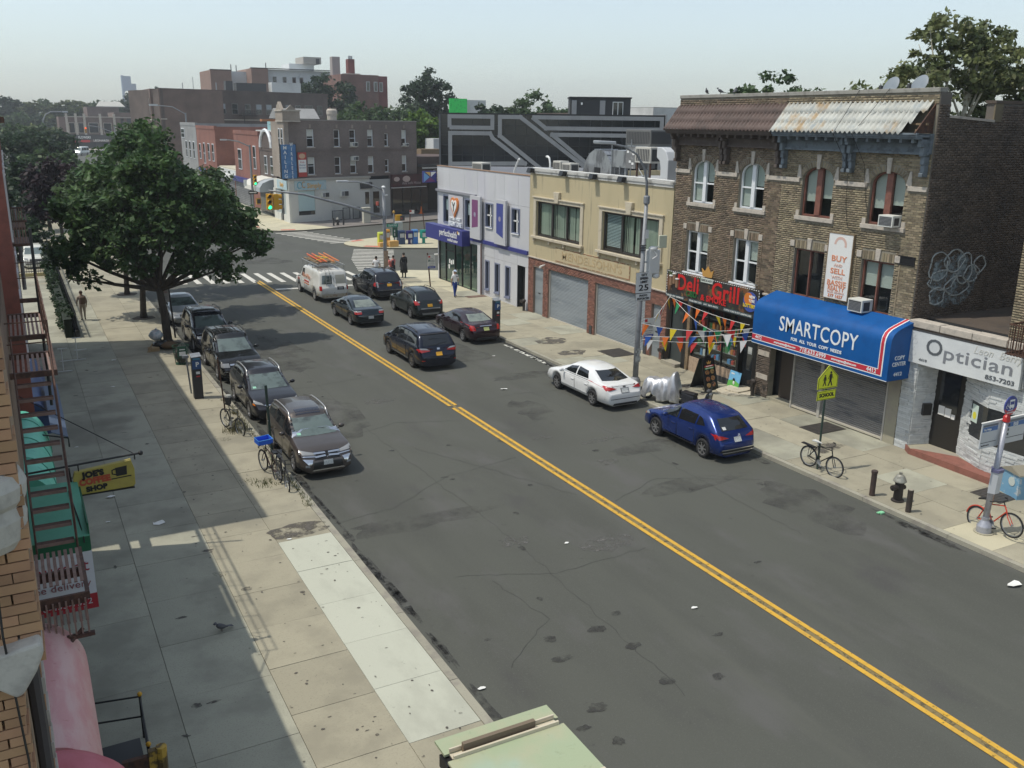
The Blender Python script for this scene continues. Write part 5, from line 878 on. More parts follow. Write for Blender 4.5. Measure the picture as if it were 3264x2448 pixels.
t=thing('roof_clutter','dark tanks and vents on the brown apartment roof','roof plant',(52,214,16.6));B('tank',dkgrey,t,(44,45.5,213,215,16.6,19.2),(46.5,53,214,217,16.6,18.9));B('white_hut',paleb,t,(54,60.5,213,216,16.6,19.2));part('antenna',galv,t,lambda q: q.tube([(36,206,16.6),(36,206,19.5)],.06).tube([(41,208,16.6),(41,208,18.6)],.1).tube([(33.4,203,16.6),(33.4,203,18.2)],.08))
# pale and red apartment block behind
pb=thing('apartment_block','tall red and white apartment block behind the brown house','building',(65,262,0));rs_=mat('salmon_brick',(.27,.175,.14),.9,var=[(.3,(.23,.15,.12),.45,.7)]);wh_=mat('white_render',(.60,.62,.62),.85,var=[(.12,(.5,.52,.53),.45,.65),(.35,(.44,.46,.48),.6,.74)])
B('red_wing',rs_,pb,(50,55.4,260,275,0,23.6));B('white_wing',wh_,pb,(55.4,60.4,264,275,0,23.6));B('red_bay',rs_,pb,(60.2,64.6,258,275,0,24.3));B('white_wall',wh_,pb,(64.6,84,259,276,0,24.2));B('coping',dkgrey,pb,(60.1,84.1,257.9,258.9,24.3,24.5),(49.9,55.5,259.8,260.4,23.6,23.8));B('stair_house',wh_,pb,(72,79,264,272,24.2,26.2));B('lift_house',mat('concrete_house',(.36,.34,.31),.9),pb,(75.5,80.5,262,270,26.2,28));B('lift_door',dkgrey,pb,(79,80,261.9,262,26.2,27.6));B('roof_vent',dkgrey,pb,(65,65.2,262,262.2,24.2,26),(57,57.2,268,268.2,23.6,25.6),(58.4,58.6,268,268.2,23.6,25.4))
for u in (66,68.7,71.3,73.3,77.5,79.6):
    for z in (20.2,16.6): f=B('window',P('window_grey',(.22,.21,.2),.6),pb,(u,u+1.0,258.88,259,z,z+2.2));B('pane',pane_dark,f,(u+.12,u+.88,258.84,258.88,z+.12,z+2.08))
B('fire_escape',dkgrey,pb,*[(73,79,257.6,258.9,z,z+.12) for z in (18.9,15.2)],*[(73+k*.75,73.08+k*.75,257.6,257.7,z,z+1.2) for k in range(9) for z in (18.9,15.2)]);part('escape_stair',dkgrey,pb,lambda q: q.tube([(74.5,257.8,18.9),(77,257.8,22.6)],.15).tube([(75.2,257.8,18.9),(77.7,257.8,22.6)],.15));B('terrace',dkgrey,pb,(70,71.6,258.5,259,16.5,19.4))
rb=thing('apartment_block','red brick apartment block with two chimneys beyond the trees','building',(82,235,0));B('wall',brickmat('maroon_far',(.2,.095,.075),(.17,.08,.065),(.2,.14,.12)),rb,(75.5,85.3,230,246,0,22.3));B('side_bay',brickmat('crimson_far',(.2,.05,.045),(.17,.045,.04),(.2,.1,.09)),rb,(85.3,88.4,232,246,0,22.2))
for u in (82.0,84.0,86.2): f=B('window',whitew,rb,(u,u+.9,229.85 if u<85 else 231.85,230 if u<85 else 232,18.4,20.7));B('pane',pane_dark,f,(u+.1,u+.8,229.8 if u<85 else 231.8,229.85 if u<85 else 231.85,18.5,20.6))
B('chimney',mat('grey_chimney',(.33,.29,.28),.9),rb,(76,78.0,238,240,20,26.8));B('chimney',MATS['crimson_far'],rb,(80.2,81.9,238,240,22,26.4));B('chimney_base',stone,rb,(79.2,83.2,237.5,240.5,22.3,22.9));B('chimney_pot',galv,rb,(80.5,80.9,238.5,238.9,26.4,27.2),(81.1,81.5,238.5,238.9,26.4,27.2))
# flower shop at the far end of the avenue
fl=thing('flower_shop','two storey flower shop with stone piers closing the far end','shop',(28,385,0));fb=brickmat('far_end_brick',(.17,.105,.09),(.14,.09,.08),(.19,.15,.13));B('wall',fb,fl,(19,40,385,400,0,11.4))
for x in (21.2,24.3,27.2,32.6,37.4): B('stone_pier',stone,fl,(x,x+.8,384.5,385,4.5,12.6))
for x0,x1 in ((22.3,24),(25.4,27),(29,32),(34,36.5)): f=B('window',stone,fl,(x0-.2,x1+.2,384.7,385,5.6,9.4));B('pane',pane_dark,f,(x0,x1,384.6,384.7,5.8,9.2))
B('fascia',dkgrey,fl,(21,40,384.2,385,3.3,5.0));B('red_canopy',red,fl,(21.4,24.2,383.6,385,2.4,3.2),(25,28.6,383.6,385,2.4,3.2));B('shop_glass',pane_dark,fl,(21.5,40,384.8,385,.3,2.4));B('parapet_trim',stone,fl,(21,40,384.6,385.4,11.3,11.6));text(fl,'FLOWERS',1.2,(26.9,384.1,4.1),white,'y',4.2,.03);text(fl,'LEONARDI',1.0,(32.5,384.1,3.0),white,'y',5.2,.02)
bb=thing('brick_block','plain brown block with pale roof behind the flower shop','building',(38,425,0));B('wall',MATS['far_end_brick'],bb,(31.5,43.4,420,440,0,15.4));m=MB();m.prism([(35,421,15.4),(46,421,15.4),(46,440,17.6),(38,440,17.6)],(0,0,.3));m.build('roof',mat('pale_roof',(.4,.39,.36),.8),bb);B('wing',MATS['bay_brick'],bb,(38.6,49,392,415,0,13.2));B('stone_course',stone,bb,(38.6,49,391.8,392,11.2,11.5),(38.6,49,391.8,392,8.2,8.5))
for x in (40,43,46): B('window',pane_dark,bb,(x,x+1.8,391.8,392,5,8),(x,x+1.8,391.8,392,9,11))
props(part('far_pavement',P('far_pale',(.45,.42,.36),.9),None,lambda q: q.box(-10,70,370,384,-.02,.1)),'pale pavement across the far end of the avenue',kind='structure')
# tower on the horizon; distance haze is put into its blue colour
m=MB();pts=[(0,0),(14,0),(14,72),(0,74)];n=14
m.box(163,175,1500,1512,0,62);m.v=[];m.f=[];m.m=[]
hw=5.0
for x0,x1,z0,z1 in ((163,165.2,0,71),(173,175.4,0,70)): m.box(x0,x1,1500,1512,z0,z1)
for k in range(n):
    a0,a1=math.pi*k/n,math.pi*(k+1)/n;m.prism([(169.1+3.9*math.cos(a0),1500,46+4*math.sin(a0)),(169.1+3.9*math.cos(a0),1500,70),(169.1+3.9*math.cos(a1),1500,70),(169.1+3.9*math.cos(a1),1500,46+4*math.sin(a1))],(0,12,0))
m.box(176,183,1510,1520,0,60);solo(m,'tower_block',P('tower_haze_blue',(.12,.17,.27),.6),'hazy blue tower block with a rounded notch on the horizon','building')
# mid-distance roofs between the corner block and the dark office
t=thing('garage_row','cluttered flat roofed garages beyond the restaurant','building',(58,122,0));B('wall',paleb,t,(48,66,118,130,0,6.6));B('wall_brown',dkb,t,(49,66,130,136,0,8.4));B('crate',wood,t,(50,53,119,121,6.6,7.6));B('roof_box',paleb,t,(54,57,124,127,6.6,8.9));B('roof_box',paleb,t,(60,62,119,121,6.6,8.0));B('roof_deck',tar,t,(48.2,65.8,118.2,129.8,6.6,6.64))
gn=thing('brick_house','red brick house with a bright green hoarding on its roof','building',(74,165,0));B('wall',redb,gn,(71,90,160,175,0,11.6));gh=B('green_hoarding',mat('green_board',(.03,.72,.12),.6,var=[(3.5,(.02,.5,.08),.56,.62)]),gn,(73.4,77,161,161.2,11.6,15.4));B('hoarding_wall',paleb,gn,(77,81,161.2,166,11.6,15.2));f=B('window',whitew,gn,(71.6,72.5,159.85,160,8,10));B('pane',pane_dark,f,(71.7,72.4,159.8,159.85,8.1,9.9))
t=thing('rear_block','plain pale block behind the dark office and brick wall','building',(72,98,0));B('wall',paleb,t,(64,84,86,104,0,13.0));B('roof',tar,t,(64,84,86,104,13.0,13.05));B('brown_wall',mat('plain_brown',(.2,.15,.12),.9),t,(60,64,78,100,0,10.8));f=B('window',dkgrey,t,(61,62.5,77.9,78,8.6,10));B('far_roof',dkb,t,(64,80,104,112,12.2,12.5))
# ---------------------------------------------------------------- trees: tapered trunk, limbs, crown of leaf clumps
NR=np.random.default_rng(5)
def leafmat(name,c,c2,rnd=.42,tr=.35):
    return mat(name,c,.55,var=[(.55,c2,.42,.62,3)],rnd=rnd,hue=.012,trans=tr,spec=.3)
Lmap=leafmat('maple_leaf',(.075,.135,.042),(.038,.08,.028));Ldk=leafmat('dark_leaf',(.028,.055,.022),(.018,.038,.016));Lol=leafmat('olive_leaf',(.10,.125,.035),(.06,.085,.028));Lbr=leafmat('bright_leaf',(.115,.20,.03),(.07,.14,.03));Lmid=leafmat('mid_leaf',(.07,.115,.042),(.045,.08,.03));Lplum=leafmat('plum_leaf',(.03,.017,.022),(.02,.012,.016));Lpl=leafmat('plane_leaf',(.16,.18,.075),(.10,.125,.05),.4)
bark=mat('bark',(.07,.055,.04),.95,var=[(5,(.04,.032,.026),.45,.65,4,(3,3,.6))],bump=(18,.5));palebark=mat('pale_bark',(.42,.40,.32),.9,var=[(5,(.2,.17,.11),.5,.65)])
def crown(par,lobes,ncl,per,cr,leaf,m_,inner=.5,droop=.25):
    lob=np.array(lobes);wgt=(lob[:,3]*lob[:,4]*lob[:,5])**.67;idx=NR.choice(len(lob),ncl,p=wgt/wgt.sum());L=lob[idx]
    d=NR.normal(size=(ncl,3));d /= np.linalg.norm(d,axis=1)[:,None];rr=(inner+(1-inner)*NR.random(ncl)**.6)[:,None];c=L[:,:3]+d*rr*L[:,3:]
    n=ncl*per;s=NR.normal(size=(n,3));s /= np.linalg.norm(s,axis=1)[:,None];sc_=cr*(.55+.9*NR.random(ncl));q=NR.random(n)**.45
    p=np.repeat(c,per,0)+s*(q*np.repeat(sc_,per))[:,None]*np.array([1,1,.62]);p[:,2] -= droop*(s[:,0]**2+s[:,1]**2)*q*cr
    nrm=NR.normal(size=(n,3))*.65+np.array([0,0,.75])+s*.5;nrm /= np.linalg.norm(nrm,axis=1)[:,None];t=np.cross(nrm,NR.normal(size=(n,3)));t /= np.linalg.norm(t,axis=1)[:,None];b=np.cross(nrm,t)
    sz=leaf*(.6+.8*NR.random(n))[:,None];V=np.stack([p-t*sz*.62,p-b*sz*.36+t*sz*.05,p+t*sz*.62,p+b*sz*.36+t*sz*.05],1).reshape(-1,3)-np.array(_org(par))
    return np_mesh('crown',V,np.arange(n*4).reshape(-1,4),m_,par)
def tree(label,base,h0,r0,lobes,ncl,per,cr,leaf,m_,group=None,bk=None,inner=.35,limbs=True,name='tree',stem=None):
    t=thing(name,label,'tree',base,group=group);b=Vector(base);mb=MB();top=Vector((b.x+R.uniform(-.2,.2),b.y,b.z+h0));lean=stem or (b+(top-b)*.5)
    mb.tube([b-Vector((0,0,.1)),b+Vector((0,0,.25)),Vector(lean),top],[r0*1.5,r0*1.05,r0*.92,r0*.8],9)
    if limbs:
        for l in lobes:
            c=Vector(l[:3]);mid=top.lerp(c,.5)+Vector((R.uniform(-.3,.3),R.uniform(-.3,.3),-.15*l[5]));mb.tube([top-Vector((0,0,.2)),mid,c],[r0*.62,r0*.4,r0*.12],7)
            for k in range(3): e=c+Vector((R.uniform(-.7,.7)*l[3],R.uniform(-.7,.7)*l[4],R.uniform(-.3,.7)*l[5]));mb.tube([mid,mid.lerp(e,.6)+Vector((0,0,.1*l[5])),e],[r0*.26,r0*.16,r0*.05],5)
    mb.build('trunk',bk or bark,t,smooth=True);crown(t,lobes,ncl,per,cr,leaf,m_,inner);return t
tree('large dark green street tree with forked trunk on the left kerb',(6.2,48.2,.13),3.0,.21,[(6.4,48.5,8.6,1.5,1.4,1.2),(4.4,48.8,7.9,1.4,1.3,1.1),(8.2,48.3,7.5,1.4,1.3,1.1),(2.7,49,6.7,1.3,1.2,1),(9.8,48.2,6.1,1.4,1.2,1),(10.8,48,5.1,.8,.8,.8),(6.3,47.6,6.3,1.9,1.5,1.3),(4.0,48,5.5,1.6,1.4,1.1),(8.4,47.6,5.3,1.4,1.2,1),(2.1,48.6,4.9,.9,.9,.8),(9.2,47.8,3.9,.8,.7,.9),(2.6,48.2,3.7,.7,.7,.7),(6.2,50,7.3,2.2,1.9,1.6),(7.5,47.4,4.4,.9,.8,.6),(5.0,47.5,4.5,1,.9,.7)],560,40,.46,.23,Lmap,'street trees along the left kerb',stem=(6.15,48.2,1.7))
tree('second green street tree behind the large one on the left kerb',(5.95,55.5,.13),3.4,.17,[(6.3,56,7.2,3.3,3,2.6),(4.2,56.4,6.0,2.2,2,1.9),(9.6,56,6.0,2.2,2,1.8),(6.6,56.5,9.6,1.4,1.4,1.7)],260,46,.62,.27,Lmap,'street trees along the left kerb')
tree('third green street tree farthest back by the crossing with pointed top',(5.97,63.7,.13),3.4,.16,[(7.0,64,7.2,3.2,3,2.6),(8.2,64,9.4,1.6,1.6,1.9),(11,64,6.8,2,1.8,1.6),(4.4,64,6.4,2,2,1.8)],220,46,.66,.3,Lmid,'street trees along the left kerb')
tree('dark plum coloured tree beyond the left fence',(3.6,88,0),2.4,.16,[(3.4,88,5.6,2.3,2.3,2.2),(4.6,88.6,4.4,1.7,1.6,1.7),(2.6,88,4.0,1.4,1.4,1.4)],110,60,.7,.36,Lplum,name='plum_tree')
G='trees beyond the left fence'
for i,(x,y,h,r,m_,lb) in enumerate(((3.2,104,7,2.7,Ldk,'dark round tree just past the plum tree'),(5.2,128,7.2,3.0,Lmid,'green tree leaning over the far road'),(3.6,150,9.0,4.0,Ldk,'dark tall tree behind the red brick wall'),(6.0,178,9.4,4.2,Ldk,'dark tree under the arched street lamp'),(5,225,9.6,5,Lmid,'green tree by the far signal mast'),(9.0,262,9,4.4,Lol,'olive tree at the bend of the far road'))):
    tree(lb,(x,y,0),h*.45,.2,[(x,y,h*.62,r,r,h*.33),(x+r*.5,y+1,h*.78,r*.6,r*.6,h*.2),(x-r*.5,y,h*.8,r*.6,r*.6,h*.22)],90,50,r*.3,.3+y*.0016,m_,G)
G='trees on the skyline at the far left'
LBL=['dark green treetop at the far left edge of the skyline','bright olive treetop near the left edge of the skyline','grey-green wide treetop left of the street lamp arch','olive treetop above the street lamp arch','yellow-green treetop right of the street lamp arch','dark treetop behind the signal mast','mid green treetop just left of the flower shop roof','dark green tall treetop over the flower shop','green treetop touching the hazy tower','tall dark treetop between hazy tower and brown apartments']
for i,(x,h,m_) in enumerate(((2,20,Ldk),(9,18,Lol),(16,19,Lmid),(23,18.5,Lol),(29,19.5,Lol),(36,19.5,Lmid),(42,18,Lmid),(50,19.5,Ldk),(57,23,Ldk),(63,25,Ldk))):
    y=452+(i*7)%20;tree(LBL[i],(x,y,0),h*.4,.35,[(x,y,h*.6,5.5,5,h*.38),(x+3,y,h*.76,3.6,3.5,h*.22),(x-3.4,y-1,h*.7,3.6,3.5,h*.24)],80,45,1.5,1.05,m_,G,limbs=False)
for x,y,h,m_,lb,hm in ((12,405,12,Ldk,'low dark tree beside the flower shop corner',4.5),(6,395,13,Lmid,'broad green tree behind the far signals',5)): tree(lb,(x,y,0),h*.4,.3,[(x,y,h*.6,hm,hm,h*.38),(x-4,y,h*.55,hm,4,h*.35)],80,45,1.4,.9,m_,limbs=False)
for i,(x,y,lb) in enumerate(((.4,83,'dark bushy shrub at the end of the yard behind the white car'),(-1.6,90,'wide dark shrub on the lawn beyond the yard, nearest'),(1.0,99,'wide dark shrub on the lawn beyond the yard, second'),(-1,112,'tall dark shrub on the lawn beyond the yard, third'),(1.2,124,'tall dark shrub on the lawn beyond the yard, farthest'))):
    tree(lb,(x,y,0),1.0,.1,[(x,y,1.9+.25*i,2.0,1.9,1.7+.2*i),(x-2,y+.5,2.2+.3*i,1.8,1.8,1.9+.2*i)],90,40,.6,.34,Ldk,'shrubs beyond the yard',limbs=False,name='shrub')
# trees behind the buildings
for x,y,h,r,m_,lb,sp in ((69,222,22.5,7,Ldk,'large dark tree between the white apartment block and red block',0),(52,152,14.0,5.2,Lmid,'broad mid green tree behind the corner building',0),(60,156,14.5,5,Lmid,'rounded mid green tree right of the broad one',0),(73,170,21.3,5.3,Ldk,'tall round dark tree standing alone against the sky',1),(54.3,130,13.6,3.0,Lbr,'bright yellow-green tree beside the garages',1),(57,131,10.6,2.6,Lbr,'small bright green tree at the roof edge',1),(61,120,14.3,3.9,Ldk,'dark round tree behind the dark office roof, left',0),(71,125,15.8,4.6,Lmid,'green tree behind the dark office roof, middle',0),(77,128,14.2,3.8,Lmid,'green tree behind the dark office roof, right of middle',0),(96,150,14.2,5,Lmid,'low green tree behind the charcoal roof house',0),(82,300,20,9,Lol,'olive tree mass beyond the red apartment block',0),(118,280,18,8,Lmid,'faded green tree beyond the round dark tree',0),(134,250,16,8,Lol,'faded olive tree on the far right skyline',0)):
    tree(lb,(x,y,0),h*.5,.3,[(x,y,h*.7,r,r,h*.28),(x-r*.45,y,h*.62,r*.65,r*.65,h*.24),(x+r*.45,y-1,h*.66,r*.62,r*.6,h*.25)]+([(x,y,h*.42,r*.6,r*.6,h*.2)] if sp else []),130,55,r*.22,.22+y*.0022,m_,limbs=bool(sp),inner=.55)
tree('dense green treetop behind the brown corrugated roof',(42.6,45,0),8,.25,[(42.6,45,12.2,3.1,3,2.3),(44.8,44,11.6,2.2,2,1.9),(40.6,45.6,11.8,1.8,2,1.5)],130,80,.6,.26,Lmid,limbs=False)
tree('tall airy plane tree with pale branches behind the brick parapet',(39.5,30,0),9,.28,[(40.6,30,13.9,2.6,2.4,1.6),(39.2,30.5,15.0,1.8,1.8,1.3),(41.4,30,15.3,1.6,1.6,1.1),(37.6,30.3,12.9,2.0,2,1.4),(34.8,30,12.4,1.6,1.6,.9),(38.3,29.8,11.2,2,1.8,1.4)],160,50,.5,.24,Lpl,'plane trees at the upper right',bk=palebark,inner=.25)
tree('plane tree with pale trunk at the right edge of the sky',(45,30.5,0),9,.28,[(45,30,13.6,2.2,2.4,1.8),(44.0,30.5,12,2.2,2,1.8),(46.4,30,14.6,1.8,1.6,1.2),(42.4,31,11.4,1.6,1.6,1.2)],130,50,.5,.24,Lpl,'plane trees at the upper right',bk=palebark,inner=.25)
# far-off woods that read as one mass along the skyline
lob=[(x,620+40*math.sin(x*.05),5,26,20,9+2.5*math.sin(x*.11)+2*math.sin(x*.037)) for x in range(-60,620,22)];n0=thing('far_woods','continuous green far-off woods along the skyline','woods',(200,620,0));c=crown(n0,lob,900,26,6,2.6,Lmid);n0['kind']='stuff'
# weeds along the left kerb and round the posts
def weeds(label,spots,m_=None):
    V=[];n=0
    for x,y,r,k,h in spots:
        for _ in range(k):
            a,q=R.uniform(0,6.28),r*R.random();px,py=x+q*math.cos(a),y+q*math.sin(a);d=R.uniform(0,6.28);hh=h*R.uniform(.2,.75);w_=R.uniform(.005,.013);l=R.uniform(.02,.09)
            V+=[(px-w_*math.sin(d),py+w_*math.cos(d),.1),(px+w_*math.sin(d),py-w_*math.cos(d),.1),(px+l*.5*math.cos(d)+w_*.7*math.sin(d),py+l*.5*math.sin(d)-w_*.7*math.cos(d),.1+hh*.7),(px+l*math.cos(d),py+l*math.sin(d),.1+hh)];n+=1
    o=np_mesh('weeds',np.array(V),np.arange(4*n).reshape(-1,4),m_ or leafmat('weed_leaf',(.11,.125,.05),(.16,.145,.075),.3));props(o,label,'weeds',kind='stuff')
weeds('strips of green weeds along the left kerb joint and round the bicycle posts',[(6.78,25+k*.33,.16,26,.22) for k in range(34)]+[(6.3,32.9,.5,260,.45),(6.5,33.6,.3,140,.4),(6.0,27.3,.45,130,.25),(5.6,27.8,.3,40,.15),(5.75,32,.2,40,.12),(3.57,21.8,.15,30,.12),(6.75,37,.2,60,.2),(6.7,35,.2,80,.25)])
# ---------------------------------------------------------------- left side: the building row next to the window the photograph was taken from
ob=mat('orange_brick',(.40,.235,.13),.85,var=[(2,(.33,.19,.11),.45,.7)],rnd=.18,hue=.006);om=mat('buff_mortar',(.28,.20,.13),.95);lime=mat('limestone',(.48,.46,.41),.85,var=[(5,(.33,.31,.28),.45,.7),(20,(.4,.38,.34),.5,.8)],bump=(30,.25))
pp=thing('brick_pier','orange brick pier with stone ornament at the left edge close by','pier',(-.7,6.6,0));B('core',om,pp,(-1.3,-.33,6.2,7.2,0,12.5),(-.34,-.165,6.21,7.1,7.7,12.5))
me_b=None
for k in range(150):                                                   # courses of the near face and the returning edge
    z=1.6+k*.0735
    if z>12.3: break
    off=.12 if k%2 else .24;e=(-.15 if z>7.66 else -.31)-(.016 if k%4<2 else 0)
    for a,b in ((e-off,e),(e-.012-off-.215,e-.012-off),(e-.024-off-.43,e-.024-off-.23)):
        j=R.uniform(-.004,.004);B('brick',ob,pp,(a+j,b+j,6.13,6.25,z,z+.064))
    B('brick',ob,pp,(e-.1,e-.002,6.262,6.262+.2,z,z+.064))
m=MB();m.lathe([(.25,8.52),(.285,8.58),(.30,8.72),(.285,8.8),(.31,8.84),(.32,8.93),(.29,9.0),(.2,9.03)],(-.44,6.28,0),28);m.build('stone_ledge',lime,pp)
m=MB();m.prism([(-.62,6.0,7.84),(-.17,6.0,7.9),(-.155,6.0,7.83),(-.21,6.0,7.70),(-.30,6.0,7.56),(-.345,6.0,7.54),(-.5,6.0,7.68),(-.62,6.0,7.7)],(0,.3,0));m.build('stone_corbel',lime,pp,bev=.02)
part('drainpipe',mat('dark_drain',(.07,.065,.07),.6,.2),pp,lambda q: q.tube([(-.27,6.7,7.6),(-.265,6.75,6.8),(-.27,6.8,2)],.05));part('loose_wire',cable,pp,lambda q: q.tube([(-.36,6.1,12),(-.35,6.1,9),(-.37,6.0,8),(-.34,6.11,7),(-.36,6.1,5)],.008,5))
b1=thing('shop_building','low shop building on the left carrying awnings and fire escape','building',(-5,15,0));wallb=brickmat('left_brick',(.2,.12,.08),(.16,.1,.07),(.2,.16,.12));B('wall',wallb,b1,(-12,-.42,7.3,25.0,0,7.9));B('shop_glass',pane_dark,b1,(-.42,-.4,8,24.6,.4,2.9));B('roof',tar,b1,(-12,-.42,7.3,25,7.9,7.95));B('cornice',rust,b1,(-.44,-.42,7.3,25,7.6,7.9))
for k in range(26):
    dk_=k%2;B('quoin',ob if not dk_ else lime,b1,(-.45,-.29+.02*dk_,9.25,9.62,1.2+k*.19,1.2+k*.19+.183))
b2=thing('brick_building','tall red brick building beyond the alley on the left','building',(-6,39,0));B('wall',mat('left_red_brick',(.22,.075,.055),.9,var=[(3,(.17,.06,.045),.45,.7)]),b2,(-14,-.1,26.4,51.2,0,11.0));B('coping',rust,b2,(-.16,.1,26.4,51.2,11.0,11.15));B('shop_glass',pane_dark,b2,(-.1,-.07,27,50.6,.4,3.0));B('roof',tar,b2,(-14,-.1,26.4,51.2,11,11.03))
for y in (29,33.5,38,42.5,47):
    for z in (4.4,7.8): f=B('window',whitew,b2,(-.12,-.05,y,y+1.2,z,z+1.9));B('pane',pane_dark,f,(-.05,-.04,y+.1,y+1.1,z+.1,z+1.8))
part('roof_drain',galv,b2,lambda q: q.tube([(.12,50.5,7),(.14,50.5,5.2),(.1,50.5,3)],.09))
# fire escape over the shops
fe=thing('fire_escape','rust-brown iron fire escape with slatted balcony and steep stair','fire escape',(0,20,4))
rp=mat('rust_brown_iron',(.13,.07,.05),.75,.2,var=[(8,(.085,.05,.04),.4,.6),(3,(.2,.12,.085),.62,.75)]);pinkish=mat('faded_iron',(.27,.18,.15),.8,var=[(6,(.2,.13,.1),.4,.7)])
for y0,y1 in ((18.9,20.4),(22.3,24.8)):
    x=-.36
    while x<.36: B('floor_slat',pinkish,fe,(x,x+.045,y0,y1,6.52,6.545));x+=.088
B('floor_frame',rp,fe,(.34,.40,18.8,27.0,6.45,6.56),(-.4,.34,18.8,18.87,6.45,6.56),(-.4,.34,20.42,20.5,6.45,6.56),(-.4,.34,22.2,22.28,6.45,6.56),(-.4,.34,24.82,24.9,6.45,6.56),(-.4,.34,26.93,27,6.45,6.56))
for z in (7.1,7.5): part('rail',rp,fe,lambda q: q.tube([(-.38,18.85,z),(.33,18.85,z),(.33,26.95,z),(-.38,26.95,z)],.013,6))
for k in range(11): part('rail_post',rp,fe,lambda q: q.tube([(.33,18.85+k*.81,6.5),(.33,18.85+k*.81,7.52)],.012,5))
B('flat_brace',mat('orange_iron',(.26,.13,.07),.8,var=[(5,(.2,.1,.06),.4,.7)]),fe,(.335,.345,21,27,7.42,7.5));part('corner_post',black,fe,lambda q: q.tube([(.3,24.8,4.2),(.32,24.8,8.6)],.035))
for i in range(11):                                                    # treads of the stair
    t_=i/10;y=18.7-t_*2.5;z=6.35-t_*2.15;B('tread',rp,fe,(-.3,.27,y-.07,y+.07,z-.02,z+.015));B('tread_lip',pinkish,fe,(-.3,.27,y-.082,y-.07,z-.035,z+.02))
for x in (-.33,.29): m=MB();m.prism([(x,18.85,6.35),(x,18.85,6.52),(x,16.05,4.2),(x,16.05,4.02)],(.03,0,0));m.build('stringer',rp,fe)
for x in (-.31,.31): part('hand_rail',rp,fe,lambda q: q.tube([(x,18.85,7.2),(x,16.1,4.85),(x,16.05,4.1)],.016,6))
for z,y0,y1 in ((4.1,14.7,16.0),(3.62,14.3,14.75)):
    x=-.36
    while x<.3: B('floor_slat',pinkish,fe,(x,x+.05,y0,y1,z,z+.02));x+=.088
B('lower_frame',rp,fe,(.30,.36,14.3,16.05,3.98,4.1),(-.4,.3,14.25,14.3,3.95,4.12),(-.4,.3,15.2,15.27,3.95,4.1));
for k in range(8): B('baluster',pinkish,fe,(-.36+k*.09,-.335+k*.09,14.2,14.23,3.45,4.05))
B('baluster_rail',rp,fe,(-.4,.36,14.18,14.25,3.4,3.46));part('drop_bar',rp,fe,lambda q: q.tube([(-.3,13.9,3.2),(.2,14.3,3.5)],.03))
for y in (29.5,34):
    f2=thing('fire_escape','pale slatted balcony railing on the tall red brick building'+(', nearer one' if y<30 else ', farther one'),'fire escape',(.2,y,7.6),group='balconies on the red building');B('baluster',pinkish,f2,*[(-.1+k*.07,-.07+k*.07,y-.02,y,7.7,8.3) for k in range(6)]);B('rail',rp,f2,(-.1,.34,y-.03,y+.01,8.3,8.35),(-.1,.34,y-.03,y+.01,7.65,7.7),(.3,.34,y,y+2,8.3,8.35),(-.1,.34,y,y+2,7.62,7.66))
# coffee shop sign hanging from a bracket
js=thing('coffee_sign','yellow hanging coffee shop sign with black cup on a rod','sign',(1.05,19,3.9));yl=mat('faded_yellow',(.42,.345,.075),.6,var=[(3,(.36,.29,.07),.45,.7)])
m=MB();m.prism([(.47,18.95,4.4),(1.52,18.95,4.5),(1.57,18.95,4.3),(1.56,18.95,3.98),(1.52,18.95,3.93),(.5,18.95,3.92),(.44,18.95,4.02),(.43,18.95,4.28)],(0,.12,0));m.build('board',yl,js,bev=.008)
B('board_edge',black,js,(.46,1.54,18.94,19.08,3.895,3.918));part('rod',black,js,lambda q: q.tube([(-.4,19.01,4.5),(1.72,19.01,4.6)],.022).tube([(1.6,19.01,4.6),(1.6,19.01,4.48)],.012).tube([(.55,19.01,4.55),(.55,19.01,4.4)],.012));part('stay_wire',cable,js,lambda q: q.tube([(1.6,19.01,4.6),(-.35,20.8,5.6)],.01,5));part('rod_end',black,js,lambda q: q.ball((1.72,19.01,4.6),.05,.05,.05));part('hanger_strap',black,js,lambda q: q.tube([(.38,19.0,4.5),(.40,18.97,4.1),(.46,18.95,3.9)],.018,5))
up=Vector((-.0,0,1));bx=Vector((1,0,.06)).normalized();dj=(bx,Vector((-.06,0,1)).normalized())
text(js,"JOE'S",.16,(.80,18.945,4.325),black,width=.42,bold=.012,dirs=dj,depth=.004);text(js,'COFFEE',.17,(.82,18.945,4.18),P('sign_faded_red',(.42,.07,.03),.6),width=.58,bold=.012,dirs=dj,depth=.004);text(js,'SHOP',.14,(.84,18.945,4.02),black,width=.40,bold=.01,dirs=dj,depth=.004)
m=MB();m.prism([(1.22,18.948,4.20),(1.42,18.948,4.21),(1.43,18.948,4.40),(1.21,18.948,4.38)],(0,-.006,0));m.prism([(1.12,18.948,4.145),(1.5,18.948,4.165),(1.5,18.948,4.185),(1.12,18.948,4.165)],(0,-.006,0));m.tube([(1.22,18.944,4.36),(1.15,18.944,4.34),(1.15,18.944,4.26),(1.22,18.944,4.24)],.014,6);m.build('cup',black,js)
